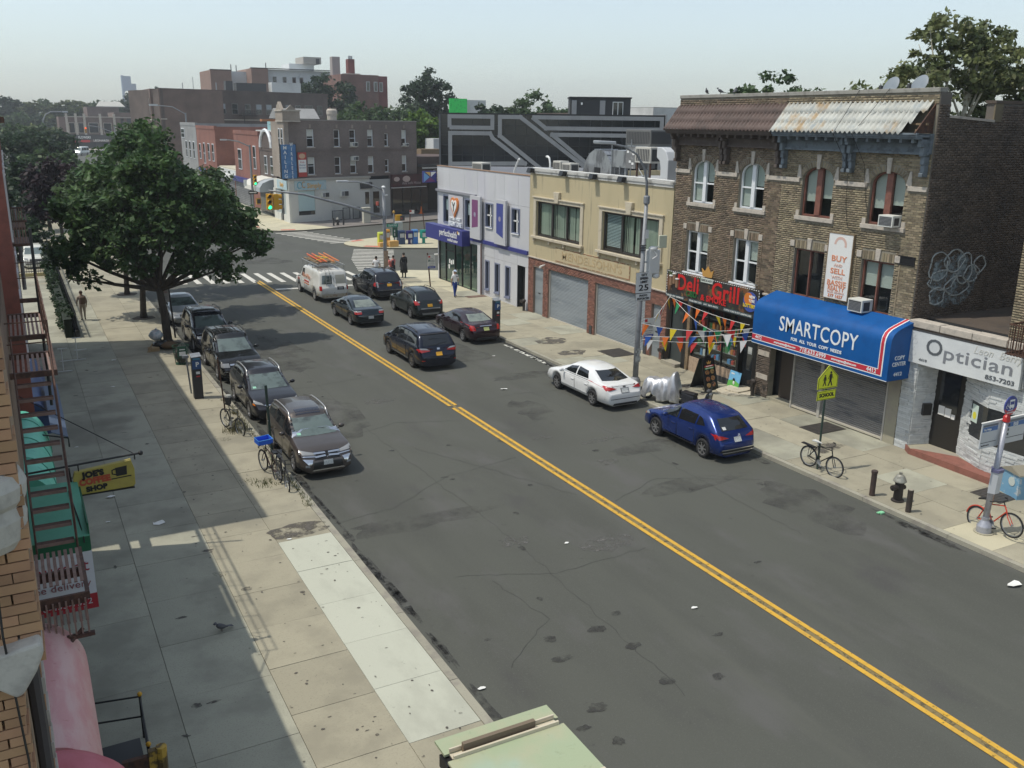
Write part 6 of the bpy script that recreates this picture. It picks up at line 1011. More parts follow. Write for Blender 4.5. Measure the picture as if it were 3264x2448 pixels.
# restaurant awning box
ra=thing('restaurant_awning','green topped restaurant awning with white delivery panel and red phone band','awning',(.1,17,2.4));gt=mat('awning_green_top',(.10,.36,.24),.6,var=[(2,(.13,.4,.28),.4,.7)]);gd=P('awning_dark_green',(.01,.12,.055),.6)
m=MB();m.prism([(-.4,17,3.86),(.54,17,3.86),(.50,19,4.2),(-.4,19,4.2)],(0,0,.02));m.build('top',gt,ra)
B('green_band',gd,ra,(-.4,.54,17.0,17.03,3.57,3.86));B('white_panel',P('panel_white',(.62,.64,.68),.6),ra,(-.4,.545,16.997,17.03,2.72,3.57));B('red_band',P('band_red',(.36,.02,.03),.6),ra,(-.4,.55,16.994,17.03,2.42,2.72));B('front_side',gd,ra,(.52,.545,17.03,19,2.5,4.1))
text(ra,'Restaurant',.33,(.47,16.985,3.30),P('maroon_text',(.3,.03,.05),.6),'y',align='RIGHT',depth=.004);text(ra,'free delivery',.2,(.47,16.985,2.95),P('mauve_text',(.26,.1,.11),.6),'y',align='RIGHT',depth=.004);text(ra,'718-435-7332',.17,(.46,16.985,2.58),P('phone_grey',(.5,.48,.5),.6),'y',align='RIGHT',depth=.004);part('drip_wire',cable,ra,lambda q: q.tube([(.32,18.6,4.17),(.4,17.6,4.0),(.44,17.0,3.86),(.44,16.98,3.75)],.012,5))
def barrel(name,label,y0,y1,x0,x1,z0,z1,m_,n=14,sq=1.):
    t=thing(name,label,'awning',(x0,(y0+y1)/2,z0));mb=MB();rows=[]
    for k in range(17):
        v=k/16;e=min(1,math.sqrt(max(0,1-max(0,(v-.86)/.14)**2)));rows.append([(x0+(x1-x0)*e*math.sin(a),y0+(y1-y0)*v+.0,z0+(z1-z0)*(.4+.6*e)*math.cos(a)) for a in [math.pi/2*i/n for i in range(n+1)]])
    W=n+1;mb.add([p for r in rows for p in r],[(k*W+i,(k+1)*W+i,(k+1)*W+i+1,k*W+i+1) for k in range(16) for i in range(n)]);mb.add([p for p in rows[0]]+[(x0,y0,z0)],[tuple(range(W+1))]);mb.build('canopy',m_,t,smooth=True);return t
pk1=mat('faded_pink_vinyl',(.62,.30,.30),.5,var=[(1.6,(.66,.42,.40),.4,.65,4,(3,.6,1)),(9,(.5,.2,.2),.62,.76)]);pk2=mat('deep_pink_vinyl',(.56,.13,.17),.5,var=[(3,(.5,.1,.13),.4,.7)])
barrel('vinyl_awning','faded pink rounded vinyl awning at the lower left, far section',11.2,14.9,-.42,.21,2.85,3.62,pk1);barrel('vinyl_awning','deeper pink flared vinyl awning at the bottom left corner',8.0,11.25,-.42,.50,3.0,3.75,pk2)
t=barrel('vinyl_awning','mint green rounded vinyl awning behind the fire escape stair',20.2,26,-.42,.16,3.05,4.0,mat('mint_vinyl',(.12,.52,.38),.5,var=[(1.2,(.16,.6,.45),.4,.65),(5,(.08,.4,.3),.6,.75)]))
for y in (21.5,23,24.5): part('rib',P('mint_rib',(.07,.3,.22),.6),t,lambda q: q.tube([(-.42+.59*math.sin(a*.157),y,3.05+.96*math.cos(a*.157)) for a in range(11)],.012,5))
barrel('vinyl_awning','dark blue rounded awning beyond the mint one',26.6,33,-.1,.3,2.9,3.8,mat('blue_vinyl',(.03,.06,.17),.5,var=[(1,(.05,.1,.24),.4,.7)]))
t=thing('flat_awning','slate blue flat canopy edge jutting over the left pavement','awning',(.4,26.5,3.4));m=MB();m.prism([(.2,24,3.72),(.56,24,3.55),(.56,29,3.62),(.2,29,3.78)],(0,0,.02));m.build('cover',mat('slate_vinyl',(.07,.10,.16),.6),t);part('frame',black,t,lambda q: q.tube([(-.1,24.02,3.72),(.56,24.02,3.53),(.56,24.02,3.3)],.02,6))
# alley gap, fence, yard with the white car, railings
wl=thing('yard_fence','long black iron fence along the yard on the left pavement','fence',(2.3,65,0));B('kerb_wall',mat('dark_wall',(.03,.03,.03),.9),wl,(2.16,2.36,51.6,88,0,.5));B('rail',black,wl,(2.24,2.29,51.6,88,1.22,1.27),(2.24,2.29,51.6,88,.62,.67))
pal=None
for k in range(300):
    y=51.7+k*.12
    if pal is None: o=B('paling',black,wl,(2.25,2.28,y,y+.03,.5,1.45));pal=o.data;p0=o
    else: o=bpy.data.objects.new('paling',pal);COL.objects.link(o);o.parent=wl;o.location=(0,k*.12,0)
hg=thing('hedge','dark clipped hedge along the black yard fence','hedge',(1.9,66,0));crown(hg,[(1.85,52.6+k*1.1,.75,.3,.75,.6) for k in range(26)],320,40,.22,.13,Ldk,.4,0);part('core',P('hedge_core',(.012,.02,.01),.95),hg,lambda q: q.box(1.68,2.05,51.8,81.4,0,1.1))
yr=thing('yard_railing','pale iron railing in front of the white car in the yard','railing',(0,74.5,0));B('base',mat('yellow_kerb',(.5,.42,.2),.9),yr,(-2,2.1,73.9,74.1,0,.35));B('rail',dkgrey,yr,(-2,2.1,73.98,74.02,1.2,1.25),(-2,2.1,73.98,74.02,.45,.5))
for k in range(28): B('bar',dkgrey,yr,(-2+k*.15,-1.975+k*.15,73.99,74.01,.35,1.3))
props(part('yard_ground',greyf,None,lambda q: q.box(-14,2.16,51.3,82,.0,.06)),'grey yard behind the black fence',kind='structure');props(part('lawn',mat('lawn_green',(.045,.085,.02),.95,var=[(2,(.03,.06,.016),.4,.7)]),None,lambda q: q.box(-14,2.1,82,232,.06,.135)),'strip of green lawn beyond the yard',kind='structure')
# cellar railing at the bottom left, litter rack
cr_=thing('cellar_railing','black cellar railing with yellow tipped posts at the bottom left','railing',(.6,15,0));
for x,y in ((1.0,15.95),(.95,14.4),(-.2,16.2)): part('post',black,cr_,lambda q: q.tube([(x,y,.13),(x,y,1.02)],.025));part('post_cap',yellow,cr_,lambda q: q.ball((x,y,1.05),.045,.045,.045))
for z in (1.0,.58): part('rail',black,cr_,lambda q: q.tube([(-.25,16.2,z),(1.0,15.95,z),(.95,14.4,z)],.018))
B('hatch',black,cr_,(-.3,.92,14.5,15.95,.12,.15));gatey=mat('worn_yellow_paint',(.52,.33,.05),.7,var=[(4,(.12,.08,.03),.5,.62)]);part('yellow_post',gatey,cr_,lambda q: q.tube([(1.08,13.9,.13),(1.1,13.9,1.3)],.09));B('yellow_board',gatey,cr_,(.9,1.06,13.85,13.95,.6,1.28));B('dark_board',rust,cr_,(.5,.9,13.86,13.94,.3,1.2))
# pale green kiosk at the kerb, bottom of the view
ks=thing('street_kiosk','pale green metal kiosk roof with raised channel at the bottom edge','kiosk',(5.55,9.2,.13));kg=mat('kiosk_green',(.36,.42,.27),.55,.1,var=[(.9,(.42,.42,.28),.4,.65,4),(.5,(.36,.46,.36),.55,.75),(8,(.3,.35,.22),.6,.78)]);Z=2.3
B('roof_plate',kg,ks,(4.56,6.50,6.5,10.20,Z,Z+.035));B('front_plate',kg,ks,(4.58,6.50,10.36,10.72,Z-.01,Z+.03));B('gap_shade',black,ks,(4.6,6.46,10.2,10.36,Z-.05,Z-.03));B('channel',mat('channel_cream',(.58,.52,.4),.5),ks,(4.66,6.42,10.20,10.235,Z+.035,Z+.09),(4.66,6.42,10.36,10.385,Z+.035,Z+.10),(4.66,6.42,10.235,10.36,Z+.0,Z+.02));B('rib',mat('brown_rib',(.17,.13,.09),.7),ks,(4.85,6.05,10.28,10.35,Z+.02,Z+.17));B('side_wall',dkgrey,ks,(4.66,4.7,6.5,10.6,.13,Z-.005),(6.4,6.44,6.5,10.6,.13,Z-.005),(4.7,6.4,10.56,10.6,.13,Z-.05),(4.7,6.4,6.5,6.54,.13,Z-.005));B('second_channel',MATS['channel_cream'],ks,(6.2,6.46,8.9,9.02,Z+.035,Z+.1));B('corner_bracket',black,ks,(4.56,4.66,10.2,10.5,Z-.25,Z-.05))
# ---------------------------------------------------------------- street lamps, signals, signs and small street furniture
def pole_thing(name,label,cat,x,y,z=.13,group=None): return thing(name,label,cat,(x,y,z),group=group)
lp=pole_thing('street_lamp','tall grey street lamp with curved arm and equipment boxes before the yellow building','street lamp',23.0,31.2);X,Y=23.0,31.2
lpm=mat('lamp_grey',(.24,.25,.265),.55,.2,var=[(5,(.17,.18,.19),.5,.7),(2,(.32,.33,.33),.58,.72)])
part('pole',lpm,lp,lambda q: q.tube([(X,Y,.1),(X+.02,Y,3),(X+.12,Y,8.3)],[.125,.115,.075],12),smooth=True);part('base',lpm,lp,lambda q: q.lathe([(.24,.12),(.24,.42),(.19,.55),(.14,.62)],(X,Y,0),10));part('collar',lpm,lp,lambda q: q.lathe([(.11,8.0),(.13,8.05),(.13,8.3),(.1,8.35)],(X+.12,Y,0),10))
part('arm',lpm,lp,lambda q: q.tube([(X+.12,Y,8.2),(X+.08,Y,8.9),(X-.1,Y,9.5),(X-.5,Y,10.0),(X-1.1,Y,10.3),(X-1.8,Y,10.42),(X-2.2,Y,10.43)],[.06,.055,.05,.045,.04,.035,.035],8),smooth=True)
part('lamp_head',mat('lamp_head',(.5,.51,.52),.4,.3),lp,lambda q: q.prism([(X-1.6,Y-.14,10.38),(X-1.6,Y+.14,10.38),(X-2.4,Y+.12,10.40),(X-2.62,Y,10.42),(X-2.4,Y-.12,10.40)],(0,0,.13)),bev=.03)
ex=P('equip_white',(.6,.61,.6),.5);B('radio_box',mat('radio_beige',(.5,.52,.4),.5),lp,(X+.85,X+1.25,Y-.06,Y+.05,6.15,6.68),bev=.02);B('equipment_box',ex,lp,(X+.3,X+.85,Y-.18,Y+.2,5.1,6.1),bev=.03);part('camera_dome',ex,lp,lambda q: q.ball((X+.75,Y-.05,5.0),.18,.18,.13).ball((X+.5,Y-.1,6.15),.22,.16,.12),smooth=True);part('bracket',galv,lp,lambda q: q.tube([(X,Y,5.6),(X+.4,Y,5.6)],.03).tube([(X+.6,Y,6.1),(X+1.0,Y,6.3)],.02));part('cable_loop',white,lp,lambda q: q.tube([(X+.45,Y-.2,6.1),(X+.6,Y-.3,5.9),(X+.4,Y-.24,5.75)],.02,5));B('junction_box',ex,lp,(X+.1,X+.24,Y-.1,Y+.08,6.6,6.95));part('strap',black,lp,lambda q: [q.lathe([(.127,z),(.127,z+.03)],(X+.06,Y,0),12) for z in (6.1,6.2,6.3,4.7,4.3)])
B('poster_wrap',mat('torn_poster',(.42,.44,.42),.8,var=[(9,(.3,.31,.31),.45,.6)],hole=(4,.42,.5)),lp,(X-.13,X+.13,Y-.135,Y-.125,1.3,1.9))
def plate(nm,par,x,y,w_,h,z,col,t=.012): return B(nm,col,par,(x-w_/2,x+w_/2,y-t,y,z,z+h))
t=thing('speed_limit_sign','white city speed limit 25 sign on the grey lamp post','sign',(23.07,31.05,4.4));plate('panel',t,23.07,31.04,.8,.86,4.33,P('sign_panel',(.62,.64,.64),.5));plate('border',t,23.07,31.045,.83,.89,4.315,black,.004)
for s,z,sz,w_ in (('CITY',5.09,.13,.3),('SPEED',4.94,.13,.42),('LIMIT',4.79,.13,.36),('25',4.54,.36,.5)): text(t,s,sz,(23.07,31.02,z),black,'y',w_,.006)
t=thing('photo_enforced_sign','small white photo enforced sign under the speed limit sign','sign',(23.07,31.05,4.0));plate('panel',t,23.07,31.04,.76,.30,4.0,MATS['sign_panel']);plate('border',t,23.07,31.045,.79,.33,3.985,black,.004);text(t,'PHOTO',.12,(23.07,31.02,4.21),black,'y',.4,.004);text(t,'ENFORCED',.12,(23.07,31.02,4.08),black,'y',.62,.004)
def bus_panel(label,x,y,z,sc_=1.):
    t=thing('parking_sign',label,'sign',(x,y,z));plate('panel',t,x,y,.52*sc_,.84*sc_,z,P('sign_offwhite',(.62,.62,.58),.5));B('blue_strip',P('sign_blue',(.06,.08,.3),.5),t,(x-.26*sc_,x+.26*sc_,y-.016,y-.0125,z,z+.13*sc_));B('red_square',red,t,(x-.22*sc_,x-.08*sc_,y-.016,y-.0125,z+.68*sc_,z+.8*sc_));B('arrow_bar',black,t,(x-.2*sc_,x+.1*sc_,y-.016,y-.0125,z+.595*sc_,z+.61*sc_),(x-.16*sc_,x+.14*sc_,y-.016,y-.0125,z+.18*sc_,z+.195*sc_));B('dark_box',P('sign_dkgreen',(.05,.1,.08),.5),t,(x-.22*sc_,x-.08*sc_,y-.016,y-.0125,z+.42*sc_,z+.55*sc_));text(t,'2',.13*sc_,(x-.15*sc_,y-.018,z+.485*sc_),white,'y');text(t,'HOUR\nMETERED\nPARKING',.06*sc_,(x+.08*sc_,y-.014,z+.46*sc_),midgrey,'y',.24*sc_);text(t,'MON-SAT 8AM-7PM',.06*sc_,(x,y-.014,z+.28*sc_),midgrey,'y',.4*sc_);text(t,'metered',.08*sc_,(x,y-.018,z+.065*sc_),white,'y',.3*sc_);return t
bus_panel('white two hour parking sign with blue foot on the grey lamp post',23.42,31.0,2.38)
# school sign and its post
grn=mat('post_green',(.025,.05,.04),.5,var=[(9,(.04,.06,.05),.5,.7)]);X,Y=22.72,20.4
t=thing('school_sign','fluorescent yellow school crossing sign on a dark green post','sign',(X,Y,.13));fy=P('fluoro_yellow',(.72,.78,.03),.5);fb_=P('sign_black',(.012,.012,.012),.5)
part('post',grn,t,lambda q: q.tube([(X,Y,.1),(X,Y,3.3)],.035,8));m=MB();m.prism([(X-.45,Y-.05,2.96),(X+.45,Y-.05,2.96),(X+.45,Y-.05,3.33),(X,Y-.05,3.74),(X-.45,Y-.05,3.33)],(0,.012,0));m.build('pentagon',fy,t)
m=MB();q5=[(-.42,2.985),(.42,2.985),(.42,3.32),(0,3.70),(-.42,3.32)]
for i in range(5): a,b=q5[i],q5[(i+1)%5];m.tube([(X+a[0],Y-.052,a[1]),(X+b[0],Y-.052,b[1])],.009,4)
m.build('border',fb_,t)
def figure(mb,cx,z0,h):
    yy=Y-.054;mb.prism([(cx+h*.085*math.cos(k*.7854),yy,z0+h*.9+h*.085*math.sin(k*.7854)) for k in range(8)],(0,-.004,0));mb.prism([(cx-h*.1,yy,z0+h*.4),(cx+h*.1,yy,z0+h*.4),(cx+h*.13,yy,z0+h*.8),(cx-h*.11,yy,z0+h*.8)],(0,-.004,0))
    for s in (-1,1): mb.prism([(cx-h*.05,yy,z0+h*.42),(cx+h*.06,yy,z0+h*.42),(cx+s*h*.17+h*.045,yy,z0),(cx+s*h*.17-h*.045,yy,z0)],(0,-.004,0));mb.prism([(cx+s*h*.09,yy,z0+h*.78),(cx+s*h*.13,yy,z0+h*.70),(cx+s*h*.24,yy,z0+h*.48),(cx+s*h*.19,yy,z0+h*.48)],(0,-.004,0))
m=MB();figure(m,X-.15,3.06,.38);figure(m,X+.1,3.04,.5);m.build('walking_figures',fb_,t)
B('school_plate',fy,t,(X-.42,X+.42,Y-.05,Y-.04,2.58,2.89));m=MB()
for a,b in (((-.40,2.6),(.40,2.6)),((.40,2.6),(.40,2.87)),((.40,2.87),(-.40,2.87)),((-.40,2.87),(-.40,2.6))): m.tube([(X+a[0],Y-.052,a[1]),(X+b[0],Y-.052,b[1])],.008,4)
m.build('plate_border',fb_,t);text(t,'SCHOOL',.17,(X,Y-.054,2.735),fb_,'y',.66,.007)
# bus stop pole with round sign and map board
X,Y=23.25,14.65;bs=thing('bus_stop','grey bus stop pole with round blue sign and pale map board','bus stop',(X,Y,.13));bm=mat('bus_pole_grey',(.36,.37,.42),.4,.3,var=[(4,(.28,.29,.33),.5,.7)])
part('pole',bm,bs,lambda q: q.tube([(X,Y,.5),(X+.2,Y,3.4)],[.085,.075],14),smooth=True);part('base',bm,bs,lambda q: q.lathe([(.2,.13),(.2,.33),(.15,.42),(.1,.5),(.1,.6)],(X,Y,0),18));part('foot',concrete,bs,lambda q: q.lathe([(.27,.1),(.27,.155)],(X,Y,0),20));part('red_neck',red,bs,lambda q: q.lathe([(.085,3.4),(.1,3.42),(.09,3.55),(.05,3.6)],(X+.2,Y,0),12))
part('schedule_box',mat('schedule_case',(.5,.52,.55),.4,.1),bs,lambda q: q.prism([(X-.04,Y-.17,1.35),(X+.16,Y-.17,1.35),(X+.28,Y-.02,1.35),(X+.1,Y+.14,1.35),(X-.12,Y,1.35)],(.03,0,.62)));part('schedule_cap',P('cap_purple',(.12,.12,.22),.5),bs,lambda q: q.prism([(X-.03,Y-.19,1.97),(X+.2,Y-.19,1.97),(X+.33,Y-.02,1.97),(X+.14,Y+.16,1.97),(X-.11,Y,1.97)],(0,0,.08)))
m=MB();cx,cz=X+.21,3.88;m.prism([(cx+.27*math.cos(k*.2618),Y-.06,cz+.27*math.sin(k*.2618)) for k in range(24)],(0,.03,0));m.build('disc',P('bus_blue',(.035,.05,.24),.4),bs)
m=MB();m.prism([(cx+.272*math.cos(a),Y-.064,cz+.272*math.sin(a)) for a in [math.pi*1.08+k*(math.pi*.84)/10 for k in range(11)]]+[(cx+.14,Y-.064,cz-.14),(cx,Y-.064,cz-.17),(cx-.14,Y-.064,cz-.14)],(0,.004,0));m.build('red_crescent',P('bus_red',(.5,.05,.05),.5),bs);text(bs,'NO STANDING',.06,(cx,Y-.068,cz-.2),white,'y',.3)
B('bus_icon',white,bs,(cx-.07,cx+.13,Y-.066,Y-.06,cz-.06,cz+.17));B('bus_screen',MATS['bus_blue'],bs,(cx-.05,cx+.11,Y-.07,Y-.066,cz+.03,cz+.12));B('bus_wheels',white,bs,(cx-.05,cx-.01,Y-.066,Y-.06,cz-.09,cz-.06),(cx+.07,cx+.11,Y-.066,Y-.06,cz-.09,cz-.06));part('wheelchair_icon',white,bs,lambda q: q.tube([(cx-.16,Y-.064,cz+.08),(cx-.16,Y-.064,cz+.01),(cx-.11,Y-.064,cz+.01),(cx-.09,Y-.064,cz-.04)],.008,4).tube([(cx-.16+.045*math.cos(k*.7),Y-.064,cz-.02+.045*math.sin(k*.7)) for k in range(8)],.006,4));B('dash',white,bs,(cx-.1,cx+.1,Y-.066,Y-.06,cz-.135,cz-.12))
B('map_board',P('map_pale',(.5,.52,.54),.5),bs,(X-.62,X+1.3,Y+.12,Y+.15,2.68,3.42));B('map_header',P('map_dark',(.12,.14,.17),.5),bs,(X-.58,X+.06,Y+.116,Y+.12,3.3,3.36),(X+.3,X+1.28,Y+.116,Y+.12,3.3,3.37));B('map_blue',P('map_blue',(.06,.15,.36),.5),bs,(X-.58,X+.06,Y+.116,Y+.12,3.16,3.29),(X+.3,X+1.28,Y+.116,Y+.12,3.16,3.29));B('map_rule',dkgrey,bs,(X-.6,X+.06,Y+.116,Y+.12,2.84,2.855),(X+.3,X+1.28,Y+.116,Y+.12,2.84,2.855));B('map_squares',dkgrey,bs,(X+.44,X+.58,Y+.116,Y+.12,3.05,3.12),(X+.44,X+.58,Y+.116,Y+.12,2.92,2.99),(X+.44,X+.6,Y+.114,Y+.116,3.19,3.26));text(bs,'B8',.15,(X+.84,Y+.112,3.22),white,'y',.2);text(bs,'Bay Ridge',.08,(X-.38,Y+.112,3.22),white,'y',.3);text(bs,'18 AV & 44 ST',.05,(X-.4,Y+.116,2.76),dkgrey,'y',.32);B('board_top',white,bs,(X-.64,X+1.32,Y+.11,Y+.16,3.42,3.44));part('orange_tag',P('tag_orange',(.5,.2,.04),.6),bs,lambda q: q.box(X+.11,X+.17,Y-.03,Y+.05,.95,1.32))
# hydrant, bollards
def bollard(x,y,h,lab,m_):
    t=thing('bollard',lab,'bollard',(x,y,.13),group='bollards guarding the hydrant');part('post',m_,t,lambda q: q.tube([(x,y,.1),(x,y,.13+h)],.085,14),smooth=False);part('cap',m_ if h>.72 else concrete,t,lambda q: q.lathe([(.1,.13+h),(.1,.2+h),(.05,.225+h)],(x,y,0),14) if h>.72 else q.lathe([(.075,.13+h),(.07,.145+h)],(x,y,0),14));return t
bol=mat('rust_bollard',(.075,.05,.042),.7,.2,var=[(7,(.05,.038,.034),.45,.65)]);bollard(22.55,17.98,.75,'rusty capped bollard left of the hydrant',bol);bollard(22.51,16.6,.70,'flat topped bollard right of the hydrant',mat('black_bollard',(.05,.042,.036),.7,.2,var=[(7,(.07,.05,.04),.45,.65)]))
hb=mat('hydrant_black',(.04,.033,.03),.6,.2);hs_=mat('hydrant_silver',(.36,.35,.3),.45,.5,var=[(9,(.2,.19,.16),.5,.7)])
def hydrant(x,y,lab,s=1.,grp=None):
    t=thing('fire_hydrant',lab,'hydrant',(x,y,.13),group=grp);m=MB();m.lathe([(.19*s,.13),(.19*s,.18),(.14*s,.2),(.13*s,.62*s+.1),(.155*s,.64*s+.1),(.155*s,.68*s+.1)],(x,y,0),16);m.build('barrel',hb,t);m=MB();m.lathe([(.2*s,.68*s+.1),(.19*s,.72*s+.1),(.12*s,.86*s+.1),(.05*s,.9*s+.1),(.05*s,.96*s+.1)],(x,y,0),16);m.build('bonnet',hs_,t)
    part('nozzle',hb,t,lambda q: q.lathe([(.09*s,-.3*s),(.09*s,-.1*s)],(x,y,.6*s),12,'x').lathe([(.075*s,.1*s),(.075*s,.24*s)],(x,y,.55*s),12,'x').lathe([(.03*s,-.34*s),(.03*s,-.3*s)],(x,y,.6*s),8,'x'));return t
hydrant(22.91,17.32,'black fire hydrant with silver bonnet between two bollards')
# newspaper box with blue sides near the bus stop
def newsbox(x,y,w_,d,h,m_,lab,top=None,leg=0.,rz=0.,tilt=0):
    t=thing('newspaper_box',lab,'newspaper box',(x,y,.13),rz,local=True);B('case',m_,t,(-w_/2,w_/2,-d/2,d/2,leg,h),bev=.02);m=MB();m.prism([(-w_/2,-d/2-.01,h),(w_/2,-d/2-.01,h),(w_/2,-d/2+.05,h+.13),(-w_/2,-d/2+.05,h+.13)],(0,d*.8,0));m.build('hood',top or m_,t);B('window',P('paper_pale',(.5,.52,.5),.4),t,(-w_*.36,w_*.36,-d/2-.012,-d/2-.002,h*.55,h*.88));B('handle',black,t,(-w_*.2,w_*.2,-d/2-.03,-d/2-.012,h*.9,h*.94))
    if leg: B('stem',m_,t,(-w_*.2,w_*.2,-d*.2,d*.2,.03,leg));B('foot',m_,t,(-w_*.42,w_*.42,-d*.4,d*.4,0,.03))
    return t
t=thing('newspaper_box','scuffed pale blue box with grey roof lid beside the bus stop','newspaper box',(26.75,15.95,.13),-.35,local=True);B('case',mat('scuffed_blue',(.16,.33,.48),.6,var=[(4,(.45,.5,.52),.56,.66),(3,(.1,.2,.3),.6,.7)],objc=True),t,(-.35,.4,-.42,.42,0,.78));m=MB();m.prism([(-.38,-.44,.78),(.43,-.44,.78),(.43,0,.96),(-.38,0,.96)],(0,.0,.03));m.prism([(-.4,-.46,.78),(-.4,.46,.78),(-.4,0,.98)],(.85,0,0));m.build('lid',mat('grey_lid',(.25,.23,.18),.8),t);part('sticker',P('sticker_pale',(.5,.55,.52),.6),t,lambda q: q.prism([(-.36,-.1+.15*math.cos(k*.6283),.5+.15*math.sin(k*.6283)) for k in range(10)],(-.006,0,0)))
# parking meters
def meter(x,y,lab,h=1.75):
    t=thing('parking_meter',lab,'parking meter',(x,y,.13));B('cabinet',P('meter_black',(.022,.024,.03),.45),t,(x-.18,x+.18,y-.16,y+.16,.13,.13+h),bev=.02);B('blue_panel',P('meter_blue',(.02,.07,.2),.4),t,(x-.175,x+.175,y-.172,y-.16,.13+h*.72,.13+h*.93));text(t,'P',.26,(x+.02,y-.176,.13+h*.83),white,'y',bold=.008);B('screen',P('meter_screen',(.06,.2,.3),.3),t,(x-.14,x+.14,y-.172,y-.162,.13+h*.94,.13+h*.985));B('label',white,t,(x-.05,x+.1,y-.17,y-.161,.13+h*.6,.13+h*.66));B('label_red',red,t,(x-.05,x+.1,y-.17,y-.161,.13+h*.53,.13+h*.56));m=MB();m.prism([(x-.2,y-.2,.13+h),(x+.2,y-.2,.13+h+.02),(x+.2,y+.18,.13+h+.1),(x-.2,y+.18,.13+h+.08)],(0,0,.02));m.build('solar_top',galv,t);return t
meter(5.85,37.8,'black parking meter with blue P panel on the left pavement');meter(22.6,43.6,'black parking meter with blue P panel on the right pavement')
# posts on the left pavement
t=thing('sign_post','dark green bare post in front of the brown crossover','post',(6.72,29.2,.13));part('post',grn,t,lambda q: q.tube([(6.72,29.2,.1),(6.62,29.1,2.82)],.045,8));part('bolt',galv,t,lambda q: [q.ball((6.64-.01*k,29.09,2.6-k*.5),.018,.018,.018,6) for k in range(4)])
t=thing('sign_post','thin rusty leaning post beside the parked bicycle','post',(6.43,35.4,.13));part('post',rust,t,lambda q: q.tube([(6.43,35.4,.1),(6.25,35.2,2.4)],.028,6))
t=thing('bin_post','short grey post with a metal cup beside the parking meter','post',(5.7,38.6,.13));part('post',galv,t,lambda q: q.tube([(5.7,38.6,.1),(5.6,38.6,1.7)],.035,8));B('head',galv,t,(5.46,5.7,38.5,38.7,1.68,1.78))
t=thing('parking_sign','small grey and red parking sign on a dark post by the parked cars','sign',(6.75,49.5,.13));part('post',black,t,lambda q: q.tube([(6.75,49.5,.1),(6.62,49.5,3.0)],.045,8));plate('panel',t,6.36,49.45,.5,1.0,2.05,P('parking_grey',(.4,.37,.35),.6));plate('red_head',t,6.36,49.445,.5,.12,2.93,P('parking_red',(.35,.15,.12),.6));text(t,'NO\nPARKING',.1,(6.36,49.43,2.62),P('parking_text',(.35,.1,.08),.6),'y',.34);text(t,'8AM-9AM\nMON & THUR',.07,(6.36,49.43,2.3),midgrey,'y',.36)
# litter basket and rubbish heap by the tree
t=thing('litter_basket','green wire litter basket with white notice by the left kerb','litter bin',(6.15,43.8,.13));wg=P('basket_green',(.02,.085,.05),.6)
m=MB()
for k in range(20): a=k*.314;m.tube([(6.15+.26*math.cos(a),43.8+.26*math.sin(a),.16),(6.15+.36*math.cos(a),43.8+.36*math.sin(a),1.0)],.008,4)
for z,r in ((.16,.26),(.45,.3),(.75,.33),(1.0,.365)): m.tube([(6.15+r*math.cos(k*.314),43.8+r*math.sin(k*.314),z) for k in range(21)],.012,4)
m.build('wire_cage',wg,t);part('base',wg,t,lambda q: q.lathe([(.27,.13),(.27,.17)],(6.15,43.8,0),16));B('notice_board',wg,t,(5.95,6.36,43.39,43.42,.55,1.05));B('notice',white,t,(6.02,6.3,43.375,43.39,.62,.8),(6.04,6.28,43.375,43.39,.88,.92));part('rubbish',P('rubbish_dark',(.06,.05,.045),.8),t,lambda q: q.ball((6.15,43.8,.55),.27,.27,.4))
def bag(x,y,z,rx,ry,rz_,m_,lab,nm='rubbish_bag'):
    q=MB();q.ball((0,0,rz_),rx,ry,rz_,12);q.v=[(v[0]*(1+R.uniform(-.12,.12)),v[1]*(1+R.uniform(-.12,.12)),v[2]*(1+R.uniform(-.08,.08))) for v in q.v];q.tube([(0,0,rz_*1.9),(.02,0,rz_*2.3)],[.06,.02],6);q.v=[(v[0]+x,v[1]+y,v[2]+z) for v in q.v];return solo(q,nm,m_,lab,'rubbish bag',origin=(x,y,z),smooth=True)
bag(5.75,47.3,.13,.42,.35,.22,P('bag_black',(.012,.013,.014),.25),'black rubbish bag lying by the tree trunk');bag(5.6,47.6,.5,.34,.3,.28,mat('bag_clear',(.35,.42,.45),.25,var=[(6,(.5,.3,.3),.6,.7),(5,(.6,.6,.6),.45,.6)]),'clear bag of cans heaped on the rubbish by the tree');bag(6.1,47.0,.13,.4,.3,.2,P('bag_brown',(.12,.07,.03),.7),'brown cardboard heap beside the tree trunk','cardboard_heap')
m=MB();m.box(5.1,5.6,46.8,47.2,.13,.3);m.prism([(5.0,46.75,.13),(5.15,46.7,.13),(5.25,46.75,.55)],(.05,.1,0));solo(m,'cardboard_box',P('cardboard',(.36,.25,.13),.85),'flattened cardboard box at the foot of the rubbish heap','box')
for x,y in ((6.2,48.2),(5.95,55.5),(5.97,63.7)): m=MB();m.prism(blob(x,y,.6,.6,.1,12,.15),(0,0,.045));props(m.build('tree_pit',mat('pit_soil',(.07,.055,.04),.95)),'soil pit round a street tree',kind='structure')
